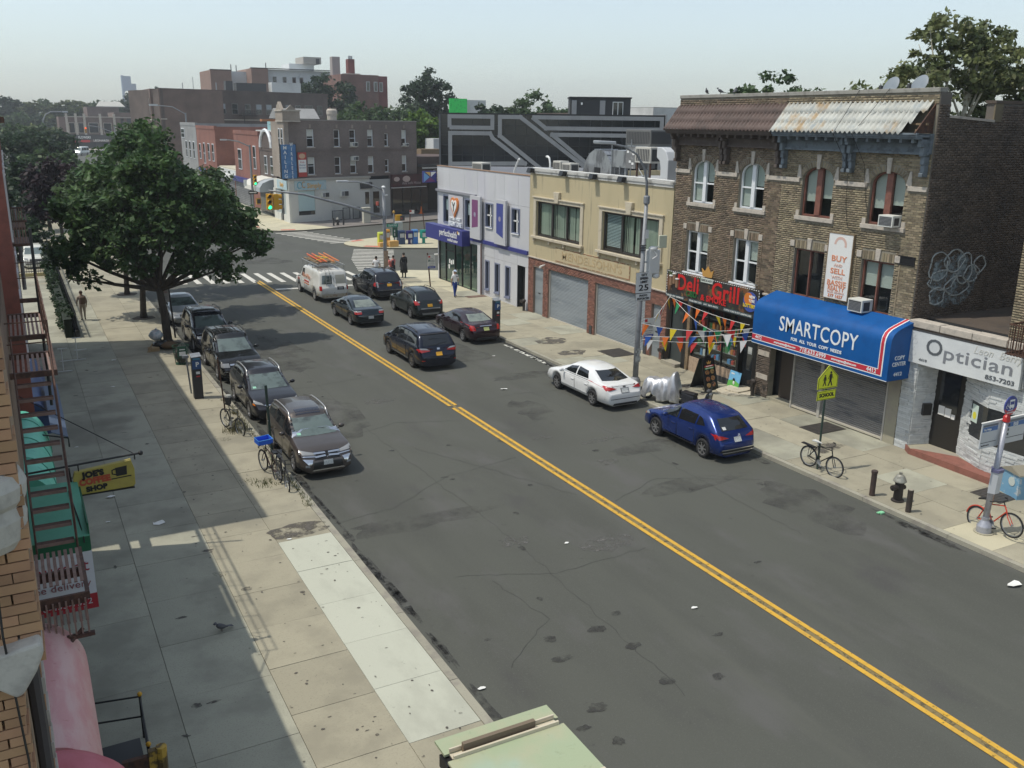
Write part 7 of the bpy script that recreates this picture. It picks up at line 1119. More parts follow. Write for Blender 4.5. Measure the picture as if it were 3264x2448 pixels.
# litter scraps
lw=P('litter_white',(.75,.75,.72),.6)
LI=[(1.6,28.3,.12,'white paper scrap on the shaded left pavement'),(1.35,26.4,.07,None),(2.6,25.7,.2,'crumpled white paper by the slab seam on the left pavement'),(2.9,41,.08,None),(3.4,45.8,.12,None),(1.0,33.5,.07,None),(5.6,23,.06,None),(9.0,36.2,.09,None),(12.4,19.6,.07,None),(17.9,33.8,.16,None),(16.5,39.8,.1,None),(13.3,15.2,.08,None),(20.2,39.2,.1,None),(18.8,46.2,.09,None),(21.3,12.4,.24,'flattened white paper plate on the asphalt near the right kerb'),(7.3,14.6,.09,'white paper cup in the left gutter')]
for i,(x,y,s,lb) in enumerate(LI):
    m=MB();p=blob(0,0,s,s*.6,0,8,.3);n=len(p);m.add([(x+a,y+b,(.145 if (x<6.9 or x>22.2) else .02)+R.uniform(0,s*.25)) for a,b,c in p],[tuple(range(n))]);g=solo(m,'litter',lw,lb or 'small white litter scrap','litter',group=None if lb else 'small litter scraps on the street')
m=MB();m.box(21.85,22.0,17.0,17.12,.01,.06);m.box(21.8,21.95,17.05,17.14,.02,.05);solo(m,'crushed_carton',P('carton_green',(.25,.6,.35),.6),'small green crushed carton at the right kerb near the hydrant','litter')
# A-frame menu board, ice cream poster
t=thing('menu_board','black folding pavement menu board with burger pictures before the deli','menu board',(25.7,29.8,.13),.12,local=True)
for s in (-1,1): m=MB();m.prism([(-.42,s*.42,0),(.42,s*.42,0),(.36,s*.06,1.35),(-.36,s*.06,1.35)],(0,s*.03,0));m.build('panel',black,t)
def on(u,v,e=.0): k=v/1.35;return (u,-.42+(.36)*k-.036-e,v)
part('handle',black,t,lambda q: q.prism([(.22*math.cos(k*.314),-.05,1.33+.16*math.sin(k*.314)) for k in range(11)],(0,.05,0)))
for i,(u,v) in enumerate(((-.15,.78),(.15,.8),(-.15,.5),(.15,.52),(-.15,.24),(.15,.26))): m=MB();m.prism([on(u+.125*math.cos(k*.5236),v+.1*math.sin(k*.5236)) for k in range(12)],(0,-.008,0));m.build('burger_picture',mat('burger_'+str(i%3),[(.35,.17,.06),(.42,.26,.1),(.3,.12,.05)][i%3],.6,var=[(14,(.12,.05,.03),.5,.6),(20,(.5,.4,.2),.62,.7)]),t)
m=MB();m.prism([on(-.27,1.0),on(.27,1.0),on(.27,1.07),on(-.27,1.07)],(0,-.008,0));m.build('title_bar',red,t);m=MB();m.prism([on(-.27,.91),on(.27,.91),on(.27,.985),on(-.27,.985)],(0,-.008,0));m.build('title_bar',P('menu_green',(.05,.3,.08),.5),t);m=MB();m.prism([on(-.1,1.12),on(.1,1.12),on(.13,1.24),on(.05,1.18),on(0,1.27),on(-.05,1.18),on(-.13,1.24)],(0,-.008,0));m.build('crown_print',P('crown_gold',(.5,.27,.07),.5),t);text(t,'BURGERS',.06,on(0,1.035,.012),white,'y',.4);text(t,'DELI & GRILL',.06,on(0,.948,.012),white,'y',.44)
t=thing('ice_cream_poster','blue and green dairy poster leaning on the deli wall','poster',(26.85,29.15,.13));m=MB();m.prism([(FX-.25,28.9,.16),(FX-.25,29.6,.16),(FX-.1,29.6,.86),(FX-.1,28.9,.86)],(.02,0,0));m.build('board',P('poster_sky',(.16,.42,.66),.5),t);m=MB();m.prism([(FX-.256,28.9,.16),(FX-.256,29.6,.16),(FX-.2,29.6,.42),(FX-.185,29.25,.5),(FX-.2,28.9,.4)],(.002,0,0));m.build('meadow',P('poster_meadow',(.12,.4,.08),.5),t);part('cow',black,t,lambda q: q.ball((FX-.20,29.25,.5),.02,.07,.09));part('cow_patch',white,t,lambda q: q.ball((FX-.225,29.22,.38),.02,.06,.09));B('cloud',white,t,(FX-.135,FX-.128,29.3,29.5,.72,.78))
# hydrant standpipes at the shop walls
for x,y,lb in ((26.85,34.3,'dark standpipe at the foot of the pier between garage and deli'),(26.8,28.0,'dark standpipe at the pier between deli and copy shop'),(26.85,48.15,'dark standpipe at the corner of the lavender building')):
    t=thing('standpipe',lb,'standpipe',(x,y,.13));part('pipe',hb,t,lambda q: q.tube([(x,y,.1),(x,y,.7)],.08,10));part('twin_inlet',hb,t,lambda q: q.lathe([(.09,-.2),(.07,0)],(x,y-.1,.72),10,'x').lathe([(.09,-.2),(.07,0)],(x,y+.1,.72),10,'x').ball((x,y,.75),.12,.16,.12))
# ---- corner signal with long mast arm
X,Y=22.85,61.2;sg=thing('traffic_signal','tall corner signal pole with long mast arm and lamp arm','traffic signal',(X,Y,.13));sm=lpm
part('pole',sm,sg,lambda q: q.tube([(X,Y,.1),(X,Y,6.75)],[.14,.1],12),smooth=True);part('pole_cap',white,sg,lambda q: q.ball((X,Y,6.78),.14,.14,.1));part('mast_arm',sm,sg,lambda q: q.tube([(X,Y,4.7),(20.2,Y,5.6),(17.2,Y,6.42),(14.9,Y,6.72)],[.1,.085,.07,.055],10),smooth=True);part('lamp_arm',sm,sg,lambda q: q.tube([(X,Y,6.55),(21.8,Y,7.0),(20.9,Y,7.18),(20.0,Y,7.2)],.05,8),smooth=True);part('lamp_head',MATS['lamp_head'],sg,lambda q: q.prism([(20.3,Y-.16,7.15),(20.3,Y+.16,7.15),(19.5,Y+.1,7.15),(19.5,Y-.1,7.15)],(0,0,.14)),bev=.03);part('red_strobe',P('strobe_red',(.55,.12,.09),.4),sg,lambda q: q.lathe([(.1,5.55),(.1,5.8)],(X-.48,Y,0),10));part('strobe_arm',sm,sg,lambda q: q.tube([(X,Y,5.4),(X-.48,Y,5.45),(X-.48,Y,5.58)],.035));part('camera',white,sg,lambda q: q.tube([(X,Y,6.2),(X+.25,Y-.1,6.25)],.05));B('paper_notices',mat('brown_notice',(.35,.24,.16),.9,var=[(5,(.45,.36,.27),.5,.65)]),sg,(X-.16,X+.16,Y-.17,Y-.15,1.2,2.4));B('white_notice',white,sg,(X-.15,X+.13,Y-.176,Y-.17,.85,1.25));B('clamp',sm,sg,(X-.15,X+.15,Y-.15,Y+.15,4.6,4.85))
go=P('lamp_green',(.02,.75,.3),.4,emit=2.2);dl=P('lamp_dark',(.03,.02,.015),.4);stop=P('lamp_red_lit',(.9,.08,.03),.4,emit=2)
def head(par,x,y,z,s=1.,lit=2,litm=None,side=False,name='signal_head'):
    h=B(name,yellow,par,(x-.18*s,x+.18*s,y-.02,y+.24*s,z-.55*s,z+.55*s),bev=.02)
    for k in range(3):
        zz=z+(.36-.36*k)*s;m=MB();m.lathe([(.13*s,-.03),(.13*s,-.022)],(x,y,zz),12,'y');m.build('lens',(litm or go) if k==lit else dl,h)
        m=MB();n=10;a=[math.pi*(.0+i/n) for i in range(n+1)];m.add([(x+.155*s*math.cos(b),y-.02,zz+.155*s*math.sin(b)) for b in a]+[(x+.155*s*math.cos(b),y-.26*s,zz+.155*s*math.sin(b)) for b in a],[(i,i+1,n+2+i,n+1+i) for i in range(n)]);o=m.build('visor',yellow,h);md=o.modifiers.new('t','SOLIDIFY');md.thickness=.012
    return h
head(sg,14.9,Y-.15,6.0,.95);B('side_head',yellow,sg,(15.16,15.5,Y-.2,Y+.14,5.48,6.5),bev=.02)
for k in range(3): part('side_visor',yellow,sg,lambda q: q.lathe([(.15,0),(.15,.22)],(15.5,Y-.03,6.33-k*.34),10,'x'))
part('hanger',sm,sg,lambda q: q.tube([(15.0,Y,6.7),(15.0,Y,6.5)],.04))
# signal pole at the far corner
X,Y=25.62,113.0;s2=thing('traffic_signal','far corner signal pole with lamp arm before the cream canopy','traffic signal',(X,Y,.13));part('pole',sm,s2,lambda q: q.tube([(X,Y,.1),(X,Y,8.3)],[.16,.11],10));part('lamp_arm',sm,s2,lambda q: q.tube([(X,Y,8.1),(24.3,Y,8.7),(23.3,Y,8.85),(22.6,Y,8.87)],.07));B('lamp_head',MATS['lamp_head'],s2,(22.3,23,Y-.15,Y+.15,8.8,8.95));head(s2,25.95,Y-.3,4.25,1.1);B('street_sign',P('sign_green2',(.02,.22,.15),.5),s2,(25.8,26.9,Y-.2,Y-.17,3.0,3.35));B('one_way_sign',black,s2,(25.1,26.2,Y-.22,Y-.2,2.6,3.0));m=MB();m.prism([(25.2,Y-.225,2.75),(25.85,Y-.225,2.75),(25.85,Y-.225,2.67),(26.1,Y-.225,2.8),(25.85,Y-.225,2.93),(25.85,Y-.225,2.86),(25.2,Y-.225,2.86)],(0,-.005,0));m.build('arrow',white,s2);B('ped_head',yellow,s2,(25.95,26.5,Y-.35,Y-.05,1.4,2.1));B('ped_lens',dkgrey,s2,(26.02,26.43,Y-.36,Y-.35,1.5,2.0));B('meter_box',white,s2,(24.6,24.95,Y-.3,Y-.2,3.6,4.3));B('base_box',galv,s2,(25.35,25.9,Y-.25,Y+.25,.12,.9))
# far signals by the end of the avenue
t=thing('street_lamp','far grey lamp with large arched arm at the left of the avenue','street lamp',(10.6,300,0));part('pole',sm,t,lambda q: q.tube([(10.6,300,0),(10.6,300,8.5)],[.3,.22],8));part('arched_arm',sm,t,lambda q: q.tube([(10.6,300,8.4),(10.8,300,10.3),(11.6,300,11.9),(13,300,12.6),(16.2,300,12.7)],.16,8));B('lamp_head',MATS['lamp_head'],t,(16,17.4,299.8,300.2,12.5,12.9));B('cross_arm',sm,t,(9.6,12.0,299.9,300.1,3.6,3.85))
for x0,x1,lb in ((10.9,16.8,'far yellow signal on an upswept mast arm, the left one'),(24.5,30.5,'far signal mast arm rising behind the street tree, the right one')):
    t=thing('traffic_signal',lb,'traffic signal',(x0,298,0));part('post',sm,t,lambda q: q.tube([(x0-.3,298,0),(x0-.3,298,1.5)],.2,6));part('mast_arm',sm,t,lambda q: q.tube([(x0-.3,298,.8),(x0+1.6,298,3.0),(x0+3.6,298,4.4),(x1,298,5.0)],[.16,.14,.12,.1],6))
    if x0<20: head(t,x1-.4,297.8,3.4,1.8,0,dl);B('side_head',yellow,t,(x1,x1+.7,297.6,298,2.5,4.4))
t=thing('traffic_signal','distant red signal on a straight mast before the flower shop','traffic signal',(34,345,0));part('pole',sm,t,lambda q: q.tube([(33.8,345,0),(33.8,345,9)],.2,6));part('mast_arm',sm,t,lambda q: q.tube([(33.8,345,6.2),(29,345,8.2),(25.4,345,8.7)],.12,6));head(t,24.8,344.8,7.2,1.7,0,stop)
t=thing('street_lamp','far street lamp with a long horizontal arm above the brown shops','street lamp',(31,178,0));part('pole',sm,t,lambda q: q.tube([(29.4,178,0),(29.4,178,12.2)],.14,6));part('arm',sm,t,lambda q: q.tube([(29.4,178,12),(27.2,178,13.2),(24.5,178,13.4)],.09,6));B('lamp_head',MATS['lamp_head'],t,(23.4,24.8,177.8,178.2,13.3,13.6))
# ---- island furniture
X,Y=31.19,81.0;t=thing('pedestrian_signal','pedestrian signal pole with green street name signs on the island','pedestrian signal',(X,Y,.13));part('pole',sm,t,lambda q: q.tube([(X,Y,.1),(X,Y,3.0)],.07,8));part('finial',P('finial_amber',(.45,.26,.05),.5),t,lambda q: q.ball((X,Y,3.08),.12,.12,.16));B('housing',yellow,t,(X+.15,X+.75,Y-.2,Y+.15,2.28,2.82),bev=.02);B('dark_lens',dkgrey,t,(X+.55,X+.95,Y-.32,Y-.2,2.3,2.75));part('hand_lens',P('hand_orange',(.35,.06,.04),.5),t,lambda q: q.ball((X+.66,Y-.33,2.5),.06,.01,.1));B('name_sign',MATS['sign_green2'],t,(X-.75,X+.35,Y-.12,Y-.1,1.72,2.02));text(t,'Dahill Rd',.24,(X-.2,Y-.125,1.87),white,'y',.8);B('name_sign_end',P('sign_teal',(.05,.3,.22),.5),t,(X-.72,X-.45,Y-.3,Y-.28,1.25,1.6));B('call_box',P('call_green',(.02,.09,.06),.5),t,(X-.2,X+.28,Y-.16,Y-.08,.75,1.7));B('white_strips',white,t,(X-.05,X+.02,Y-.17,Y-.16,.9,1.15),(X-.05,X+.02,Y-.17,Y-.16,1.25,1.45))
m=MB();m.box(32.4,33.1,83.6,84.3,.12,1.85);solo(m,'signal_cabinet',P('cabinet_grey',(.33,.36,.36),.5),'tall grey signal cabinet on the island','cabinet',bev=.03)
ty=P('news_yellow',(.55,.58,.03),.5)
newsbox(29.65,80.4,.55,.5,1.1,ty,'bright yellow newspaper box on the island',P('news_lime',(.62,.7,.12),.5));newsbox(30.35,80.6,.42,.45,1.3,P('news_orange',(.6,.27,.04),.5),'tall orange newspaper box right of the corner pole',leg=.4)
newsbox(31.75,80.7,.6,.55,1.15,P('news_slate',(.03,.06,.13),.5),'dark slate blue newspaper box behind the pedestrian signal');newsbox(32.45,80.4,.55,.5,1.12,P('news_navy',(.025,.02,.13),.5),'dark navy pedestal newspaper box in the middle of the island',leg=.45);newsbox(33.05,80.55,.5,.5,1.2,P('news_blue',(.03,.16,.48),.5),'bright blue upright newspaper box',P('news_blue2',(.1,.26,.55),.5));newsbox(33.85,80.3,.58,.5,1.15,P('news_teal',(.01,.27,.21),.5),'teal pedestal newspaper box at the right of the island',leg=.5)
for x,y,w_,h,lb in ((30.4,79.3,.9,.55,'low orange plastic box at the island kerb'),(29.5,79.6,.7,.4,'small orange box behind the corner signal pole')): m=MB();m.box(x-w_/2,x+w_/2,y-.3,y+.3,.12,.12+h);solo(m,'plastic_box',P('box_orange',(.58,.33,.1),.6),lb,'box',bev=.03)
t=thing('parking_sign','small white and red sign on a thin brown post on the island, left one','sign',(34.8,86.2,.13));part('post',rust,t,lambda q: q.tube([(34.8,86.2,.1),(34.95,86.2,2.75)],.05,6));plate('panel',t,35.1,86.15,.5,.36,2.35,white);plate('red_head',t,34.95,86.13,.2,.2,2.5,red)
t=thing('sign_post','thin brown leaning post on the island, right one','post',(37.9,89.6,.13));part('post',rust,t,lambda q: q.tube([(37.9,89.6,.1),(37.6,89.6,3.2)],.045,6))
t=thing('traffic_cone','orange traffic cone with white band before the maroon restaurant','traffic cone',(45.0,107.4,.13));part('cone',P('cone_orange',(.75,.17,.03),.5),t,lambda q: q.lathe([(.2,.17),(.05,1.0),(.04,1.02)],(45,107.4,0),12));part('band',white,t,lambda q: q.lathe([(.128,.55),(.09,.72)],(45,107.4,0),12));B('base',P('cone_base',(.5,.12,.03),.6),t,(44.7,45.3,107.1,107.7,.12,.17))
# in front of the white corner wall
for x,y,lb in ((30.77,98.1,'dark bollard at the far side street kerb, left one'),(32.05,98.6,'dark bollard at the far side street kerb, right one')): m=MB();m.tube([(x,y,.1),(x,y,.95)],.1,10);solo(m,'bollard',dkgrey,lb,'bollard',group='bollards by the far side street')
hydrant(31.4,98.6,'dark fire hydrant between two bollards by the white corner wall',.95);m=MB();m.box(34.7,35.5,99.4,100,.12,1.75);m.box(34.65,35.55,99.35,100.05,1.75,1.85);solo(m,'relay_box',P('relay_cream',(.55,.53,.44),.6),'cream relay box on the pavement before the white wall','cabinet')
def localgrate(u0,u1,h,lb):
    t=thing('area_gate',lb,'gate',onside((u0+u1)/2,-.6,.13),ANG,local=True);w_=u1-u0;B('frame',dkgrey,t,(-w_/2,w_/2,-.03,.03,0,.06),(-w_/2,w_/2,-.03,.03,h-.06,h),(-w_/2,-w_/2+.06,-.03,.03,.06,h-.06),(w_/2-.06,w_/2,-.03,.03,.06,h-.06));n=max(2,int(w_/.16))
    for k in range(1,n): B('bar',dkgrey,t,(-w_/2+k*w_/n-.012,-w_/2+k*w_/n+.012,-.012,.012,.06,h-.06))
localgrate(5.1,6.6,1.1,'dark cellar gate along the white wall, low left section');localgrate(6.6,7.6,1.35,'dark cellar gate along the white wall, tall middle section');localgrate(8.0,9.0,1.35,'dark cellar gate along the white wall, right section');m=MB();m.box(-.5,.5,-.1,.1,0,1.1);m.v=[onside(9.6+v[0],-.6+v[1],.13+v[2]) for v in m.v];solo(m,'sheet_board',midgrey,'grey board leaning against the white corner wall','board')
# no-standing sign on the right corner pavement
t=thing('sign_post','wooden brown post carrying a parking sign near the medical centre','post',(25.0,58.2,.13));part('post',rust,t,lambda q: q.tube([(25.0,58.2,.1),(24.8,58.2,2.5)],.05,8));bus_panel('white two hour parking sign with blue foot near the medical centre',25.05,58.1,1.45,1.08)
# ---- bunting over the deli pavement
pc=[P('flag_'+n,c,.5,trans=.3) for n,c in (('red',(.6,.03,.03)),('white',(.75,.75,.75)),('blue',(.03,.12,.5)),('yellow',(.75,.6,.02)),('green',(.02,.28,.1)),('orange',(.75,.18,.02)))]
def bunting(lab,a,b,sag,n,s=.37,off=0):
    a,b=Vector(a),Vector(b);t=thing('bunting',lab,'bunting',tuple((a+b)/2),group='pennant strings over the deli pavement');f=lambda u: a.lerp(b,u)-Vector((0,0,sag*4*u*(1-u)));part('string',white,t,lambda q: q.tube([f(k/14) for k in range(15)],.009,5))
    for k in range(n):
        u=(k+.5)/n+R.uniform(-.02,.02);p,q=f(max(0,u-.5*s*.8/(b-a).length)),f(min(1,u+.5*s*.8/(b-a).length));tip=(p+q)/2-Vector((R.uniform(-.22,.3)*s*2,R.uniform(-.15,.15)*s*2,s*R.uniform(1.15,1.4)));nrm=(q-p).cross(tip-p).normalized()*.003
        m=MB();m.prism([p,q,(q+tip)/2+Vector((R.uniform(-.02,.02),0,0)),tip,(p+tip)/2],nrm);m.build('pennant',pc[(k*2+off+R.randrange(2))%6],t)
P0=(23.05,31.1,2.75);bunting('pennant string from the lamp post up to the left end of the deli sign',(23.1,31.1,2.6),(26.8,33.9,3.45),.12,8,off=1);bunting('pennant string hanging under the deli sign',(26.75,33.9,3.4),(26.6,28.3,3.15),.12,9,off=4);bunting('upper pennant string from the lamp post to the blue awning',(23.1,31.1,3.0),(25.95,27.4,3.25),.22,8,off=5);bunting('middle pennant string from the lamp post to the blue awning',(23.1,31.1,2.45),(25.95,27.4,3.1),.12,7,off=2);bunting('lowest pennant string from the lamp post to the awning foot',(23.1,31.1,2.3),(25.95,27.4,2.75),.12,7,off=0);bunting('steep pennant string from the deli doorway to the awning',(26.7,33.4,3.3),(25.95,27.45,2.9),.55,8,off=3)
# ---------------------------------------------------------------- vehicles (built facing +y, rear at y = -L/2)
def paint(n,c,m=.35,r=.28): return mat('paint_'+n,c,r,m,coat=.55,var=[(1.6,tuple(min(1,k*1.12+.006) for k in c),.5,.75)])
g_dark=P('privacy_glass',(.012,.014,.016),.04,spec=1.);g_mid=mat('windscreen_glass',(.11,.145,.135),.05,spec=1.,var=[(2.2,(.05,.065,.06),.45,.7)]);g_rear=mat('rear_glass',(.20,.23,.20),.06,spec=1.,var=[(2.5,(.1,.12,.11),.45,.68)])  # pale windscreen and rear glass colours stand in for reflected sky
tail=P('tail_red',(.42,.015,.012),.18,coat=1.);lampc=P('lamp_clear',(.30,.31,.32),.1,spec=.9);plat_y=P('plate_amber',(.68,.36,.03),.5);plat_w=mat('plate_white',(.6,.62,.6),.5,var=[(30,(.35,.37,.4),.5,.6)],objc=True);rimm=P('alloy',(.45,.45,.46),.3,.8);rimd=P('dark_alloy',(.1,.1,.105),.35,.7);trim=P('black_trim',(.02,.02,.021),.6)
def smooth_prof(pts,L,n):
    ys=np.linspace(0,L,400);z=np.interp(ys,[p[0] for p in pts],[p[1] for p in pts]);k=np.exp(-.5*(np.arange(-14,15)/5.)**2);k /= k.sum();zp=np.convolve(np.pad(z,14,'edge'),k,'valid');return lambda y: float(np.interp(y,ys,zp))
WH={}
def wheel(par,x,y,r,w_,rim,s):
    key=(round(r,3),rim.name)
    if key not in WH:
        m=MB();m.lathe([(r*.66,-w_/2),(r*.9,-w_/2),(r*.985,-w_*.36),(r,-w_*.2),(r,w_*.2),(r*.985,w_*.36),(r*.9,w_/2),(r*.66,w_/2),(r*.64,w_*.2)],(0,0,0),26,'x',cap=False);o=m.build('wheel',rubber,None,smooth=True);q=MB();q.lathe([(r*.66,w_*.38),(r*.7,w_*.5),(r*.62,w_*.46),(r*.6,w_*.3)],(0,0,0),24,'x',cap=False);q.lathe([(r*.13,w_*.3),(r*.13,w_*.44),(r*.08,w_*.46)],(0,0,0),10,'x')
        for k in range(7):
            a=6.2832*k/7;c,d=math.cos(a),math.sin(a);e,f=-d,c
            q.prism([(w_*.38,c*r*.1+e*r*.075,d*r*.1+f*r*.075),(w_*.38,c*r*.64+e*r*.05,d*r*.64+f*r*.05),(w_*.38,c*r*.64-e*r*.05,d*r*.64-f*r*.05),(w_*.38,c*r*.1-e*r*.075,d*r*.1-f*r*.075)],(w_*.08,0,0))
        p=q.build('rim',rim,None);d=MB();d.lathe([(r*.66,w_*.26),(r*.66,w_*.3)],(0,0,0),18,'x');dd=d.build('brake_disc',trim,None);WH[key]=(o.data,p.data,dd.data)
        for z in (o,p,dd): bpy.data.objects.remove(z)
    a,b,c=WH[key];o=link('wheel',a,par);o.location=(x,y,r);o.rotation_euler=(0,0,0 if s>0 else math.pi)
    for nm,me in (('rim',b),('brake_disc',c)): link(nm,me,o)
def car(label,cat,loc,rz,L,W,prof,belt,sill=.26,r=.34,ax=(.9,3.6),roofw=.76,glassb=None,bulge=.02,pnt=None,rim=None,feats=(),winds=(),ws=None,rg=None,wsm=None,rgm=None,sidem=None,doors=(),group=None,nst=60,tumble=1.,rails=None,plate=None,plate_z=.8,frontplate=None,seam=True):
    t=thing('parked_car' if group and 'parked' in group else 'car',label,cat,loc,rz,group,local=True);zt=smooth_prof(prof,L,0);hw0=W/2
    def half(y):
        a=.54;k=max(0,(a-y)/a,(y-L+a*1.15)/(a*1.15));return hw0*(1-.14*k**2.4)
    def bl(y): return min(np.interp(y,[p[0] for p in belt],[p[1] for p in belt]),zt(y)-.035)
    def low(y):
        z=sill+.04
        for a in ax:
            R_=r+.065
            if abs(y-a)<R_: z=max(z,r+math.sqrt(R_*R_-(y-a)**2))
        return z
    ys=sorted(set(list(np.linspace(0.0,L,nst))+[a+s*(r+.065)*c for a in ax for s in (-1,1) for c in (1.0,.98,.9,.7)]));rings=[]
    def ring(y,sc_=1.,dy=0.,zc=None):
        w_=half(y);z0=low(y);b=bl(y);top=zt(y);h=top-b;g=min(1,max(0,h/.42));g=g*g*(3-2*g);wt=w_*(.88*(1-g)+roofw*g);zm=max(z0+.05,(z0+b)/2+.04)
        p=[(0,sill-.06),(w_*.72,sill-.06),(w_*.93,min(z0,sill+.6)-.0),(w_*.985,z0+.03),(w_*1.0,zm),(w_*.992,b-.09 if b-.09>zm else zm+.01),(w_*.955,b),(w_*.955*.45+wt*.55,b+.58*h),(wt*1.0,top-.13*min(h,.6)*g-.012),(wt*.93,top-.045*g-.006),(wt*.6,top+.004),(0,top+.016)]
        if z0>sill+.05: p[2]=(w_*.80,z0);p[1]=(w_*.72,sill-.06)
        zc_=(sill+top)/2 if zc is None else zc
        return [(x*sc_,y+dy-L/2,zc_+(z-zc_)*sc_) for x,z in p]
    for y in ys: rings.append(ring(y))
    rings=[ring(0,.80,-.055),ring(0,.95,-.03)]+rings+[ring(L,.95,.03),ring(L,.80,.055)]
    n=len(rings[0]);V=[]
    for rr in rings: V+=rr+[(-x,y,z) for x,y,z in rr[1:-1]][::-1]
    M_=2*n-2;F=[(i*M_+k,i*M_+(k+1)%M_,(i+1)*M_+(k+1)%M_,(i+1)*M_+k) for i in range(len(rings)-1) for k in range(M_)];F+=[tuple(range(M_-1,-1,-1)),tuple(range((len(rings)-1)*M_,len(rings)*M_))]
    m=MB();m.add(V,F);body=m.build('body',pnt,t,smooth=True);bv=BVHTree.FromPolygons([Vector(v) for v in V],[f[::-1] for f in F])
    def patch(nm,m_,d,q,off=.006,nx=8,ny=4,par=None,th=0):
        q=[Vector(p) for p in q];vs=[]
        for j in range(ny+1):
            for i in range(nx+1):
                u,v=i/nx,j/ny;p=(q[0]*(1-u)+q[1]*u)*(1-v)+(q[3]*(1-u)+q[2]*u)*v
                o,dr={'rear': ((p.x,-L,p.y),(0,1,0)),'front': ((p.x,L,p.y),(0,-1,0)),'right': ((3,p.x-L/2,p.y),(-1,0,0)),'left': ((-3,p.x-L/2,p.y),(1,0,0)),'top': ((p.x,p.y-L/2,4),(0,0,-1))}[d];dr=Vector(dr)
                hit,nn,_,_=bv.ray_cast(Vector(o),dr)
                if hit is None: hit,nn,_,_=bv.find_nearest(Vector(o)+dr*(L-hw0 if d in ('rear','front') else 2.2));
                if nn.dot(dr)>0: nn=-nn
                vs.append(hit+nn*off*.6-dr*off*.6)
        fs=[(j*(nx+1)+i,j*(nx+1)+i+1,(j+1)*(nx+1)+i+1,(j+1)*(nx+1)+i) for j in range(ny) for i in range(nx)]
        nn0=(vs[1]-vs[0]).cross(vs[nx+1]-vs[0])
        if nn0.dot(dr)>0: fs=[f[::-1] for f in fs]
        mb=MB();mb.add(vs,fs);o=mb.build(nm,m_,par or t,smooth=True)
        if th: md=o.modifiers.new('t','SOLIDIFY');md.thickness=th;md.offset=-1
        return o
    if ws: wsq=patch('windscreen',wsm or g_mid,'front',[(-ws[0],ws[2]),(ws[0],ws[2]),(ws[1],ws[3]),(-ws[1],ws[3])],.007,14,8)
    if rg: patch('rear_window',rgm or g_dark,'rear',[(-rg[0],rg[2]),(rg[0],rg[2]),(rg[1],rg[3]),(-rg[1],rg[3])],.007,14,6)
    for sd in ('left','right'):
        for q in winds: patch('side_window',sidem or g_dark,sd,q,.006,8,4)
        for y0,y1 in doors:
            zb,b0,b1=sill+.16,bl(y0)-.03,bl(y1)-.03
            if seam: patch('door_gap',trim,sd,[(y0-.012,zb-.012),(y1+.012,zb-.012),(y1+.012,b1+.005),(y0-.012,b0+.005)],.003,10,5)
            dd=patch('door',pnt,sd,[(y0,zb),(y1,zb),(y1,b1),(y0,b0)],.009,10,5);hz=bl((y0+y1)/2)-.16;patch('door_handle',chrome if 'chrome' in feats else pnt,sd,[(y0+.06,hz),(y0+.26,hz),(y0+.26,hz+.035),(y0+.06,hz+.035)],.03,3,1,dd,.02)
        for f in feats:
            if isinstance(f,tuple) and f[2]=='side': patch(f[0],f[1],sd,f[3],f[4] if len(f)>4 else .008,8,3)
    for f in feats:
        if isinstance(f,tuple) and f[2] in ('rear2','front2'):
            for s in (1,-1): patch(f[0],f[1],f[2][:-1],[(x*s,z) for x,z in f[3]],f[4] if len(f)>4 else .012,6,3)
        elif isinstance(f,tuple) and f[2] in ('rear','front','top'): patch(f[0],f[1],f[2],f[3],f[4] if len(f)>4 else .012,10,3)
    for a in ax:
        for s in (1,-1): wheel(t,s*(half(a)-.115),a-L/2,r,.22,rim or rimm,s)
    m=MB();m.box(-hw0*.7,hw0*.7,-L/2+.25,L/2-.25,sill-.08,sill+.3)
    m.build('underbody',trim,t)
    if ws:
        yb=min((y for y in np.linspace(L*.5,L,200) if zt(y)<=ws[2]+.05),default=L*.72)-.42
        for s in (1,-1): x=s*(half(yb)+.02);part('mirror',pnt,t,lambda q: q.ball((x+s*.10,yb-L/2,bl(yb)+.10),.11,.06,.075,10).tube([(x-s*.03,yb-L/2,bl(yb)+.03),(x+s*.06,yb-L/2,bl(yb)+.08)],.025,6),smooth=True)
        part('wiper',black,t,lambda q: [q.tube([(a,yb+.42-L/2+.02,ws[2]+.03),(a-.55,yb+.36-L/2,ws[2]+.07)],.01,4) for a in (.55,-.05)])
    if rails:
        for s in (1,-1): part('roof_rail',rails[2],t,lambda q: q.tube([(s*half((rails[0]+rails[1])/2)*roofw*.93,rails[0]+(rails[1]-rails[0])*k/8-L/2,zt(rails[0]+(rails[1]-rails[0])*k/8)+(.03 if 0<k<8 else -.01)) for k in range(9)],.022,6),smooth=True)
    if plate: y_=-L/2-.07;patch('number_plate',plate,'rear',[(-.155,plate_z-.08),(.155,plate_z-.08),(.155,plate_z+.08),(-.155,plate_z+.08)],.016,2,2)
    if frontplate: patch('number_plate',frontplate,'front',[(-.155,plate_z-.08),(.155,plate_z-.08),(.155,plate_z+.08),(-.155,plate_z+.08)],.02,2,2)
    t['_p']=0;del t['_p'];return t,patch
def suvprof(L,H,hood=1.02,rear=.25,wsb=1.45,hl=1.0):
    return [(0,.62),(.03,.82),(.07,1.02),(rear*.65,1.12),(rear+.22,H-.17),(rear+.45,H-.06),(L*.32,H),(L*.45,H),(L*.55,H-.04),(L-hl-1.10,H-.12),(L-hl-.55,hood+.28),(L-hl-.12,hood+.03),(L-hl*.75,hood-.02),(L-hl*.35,hood-.10),(L-.16,hood-.21),(L-.05,hood-.34),(L,.58)]
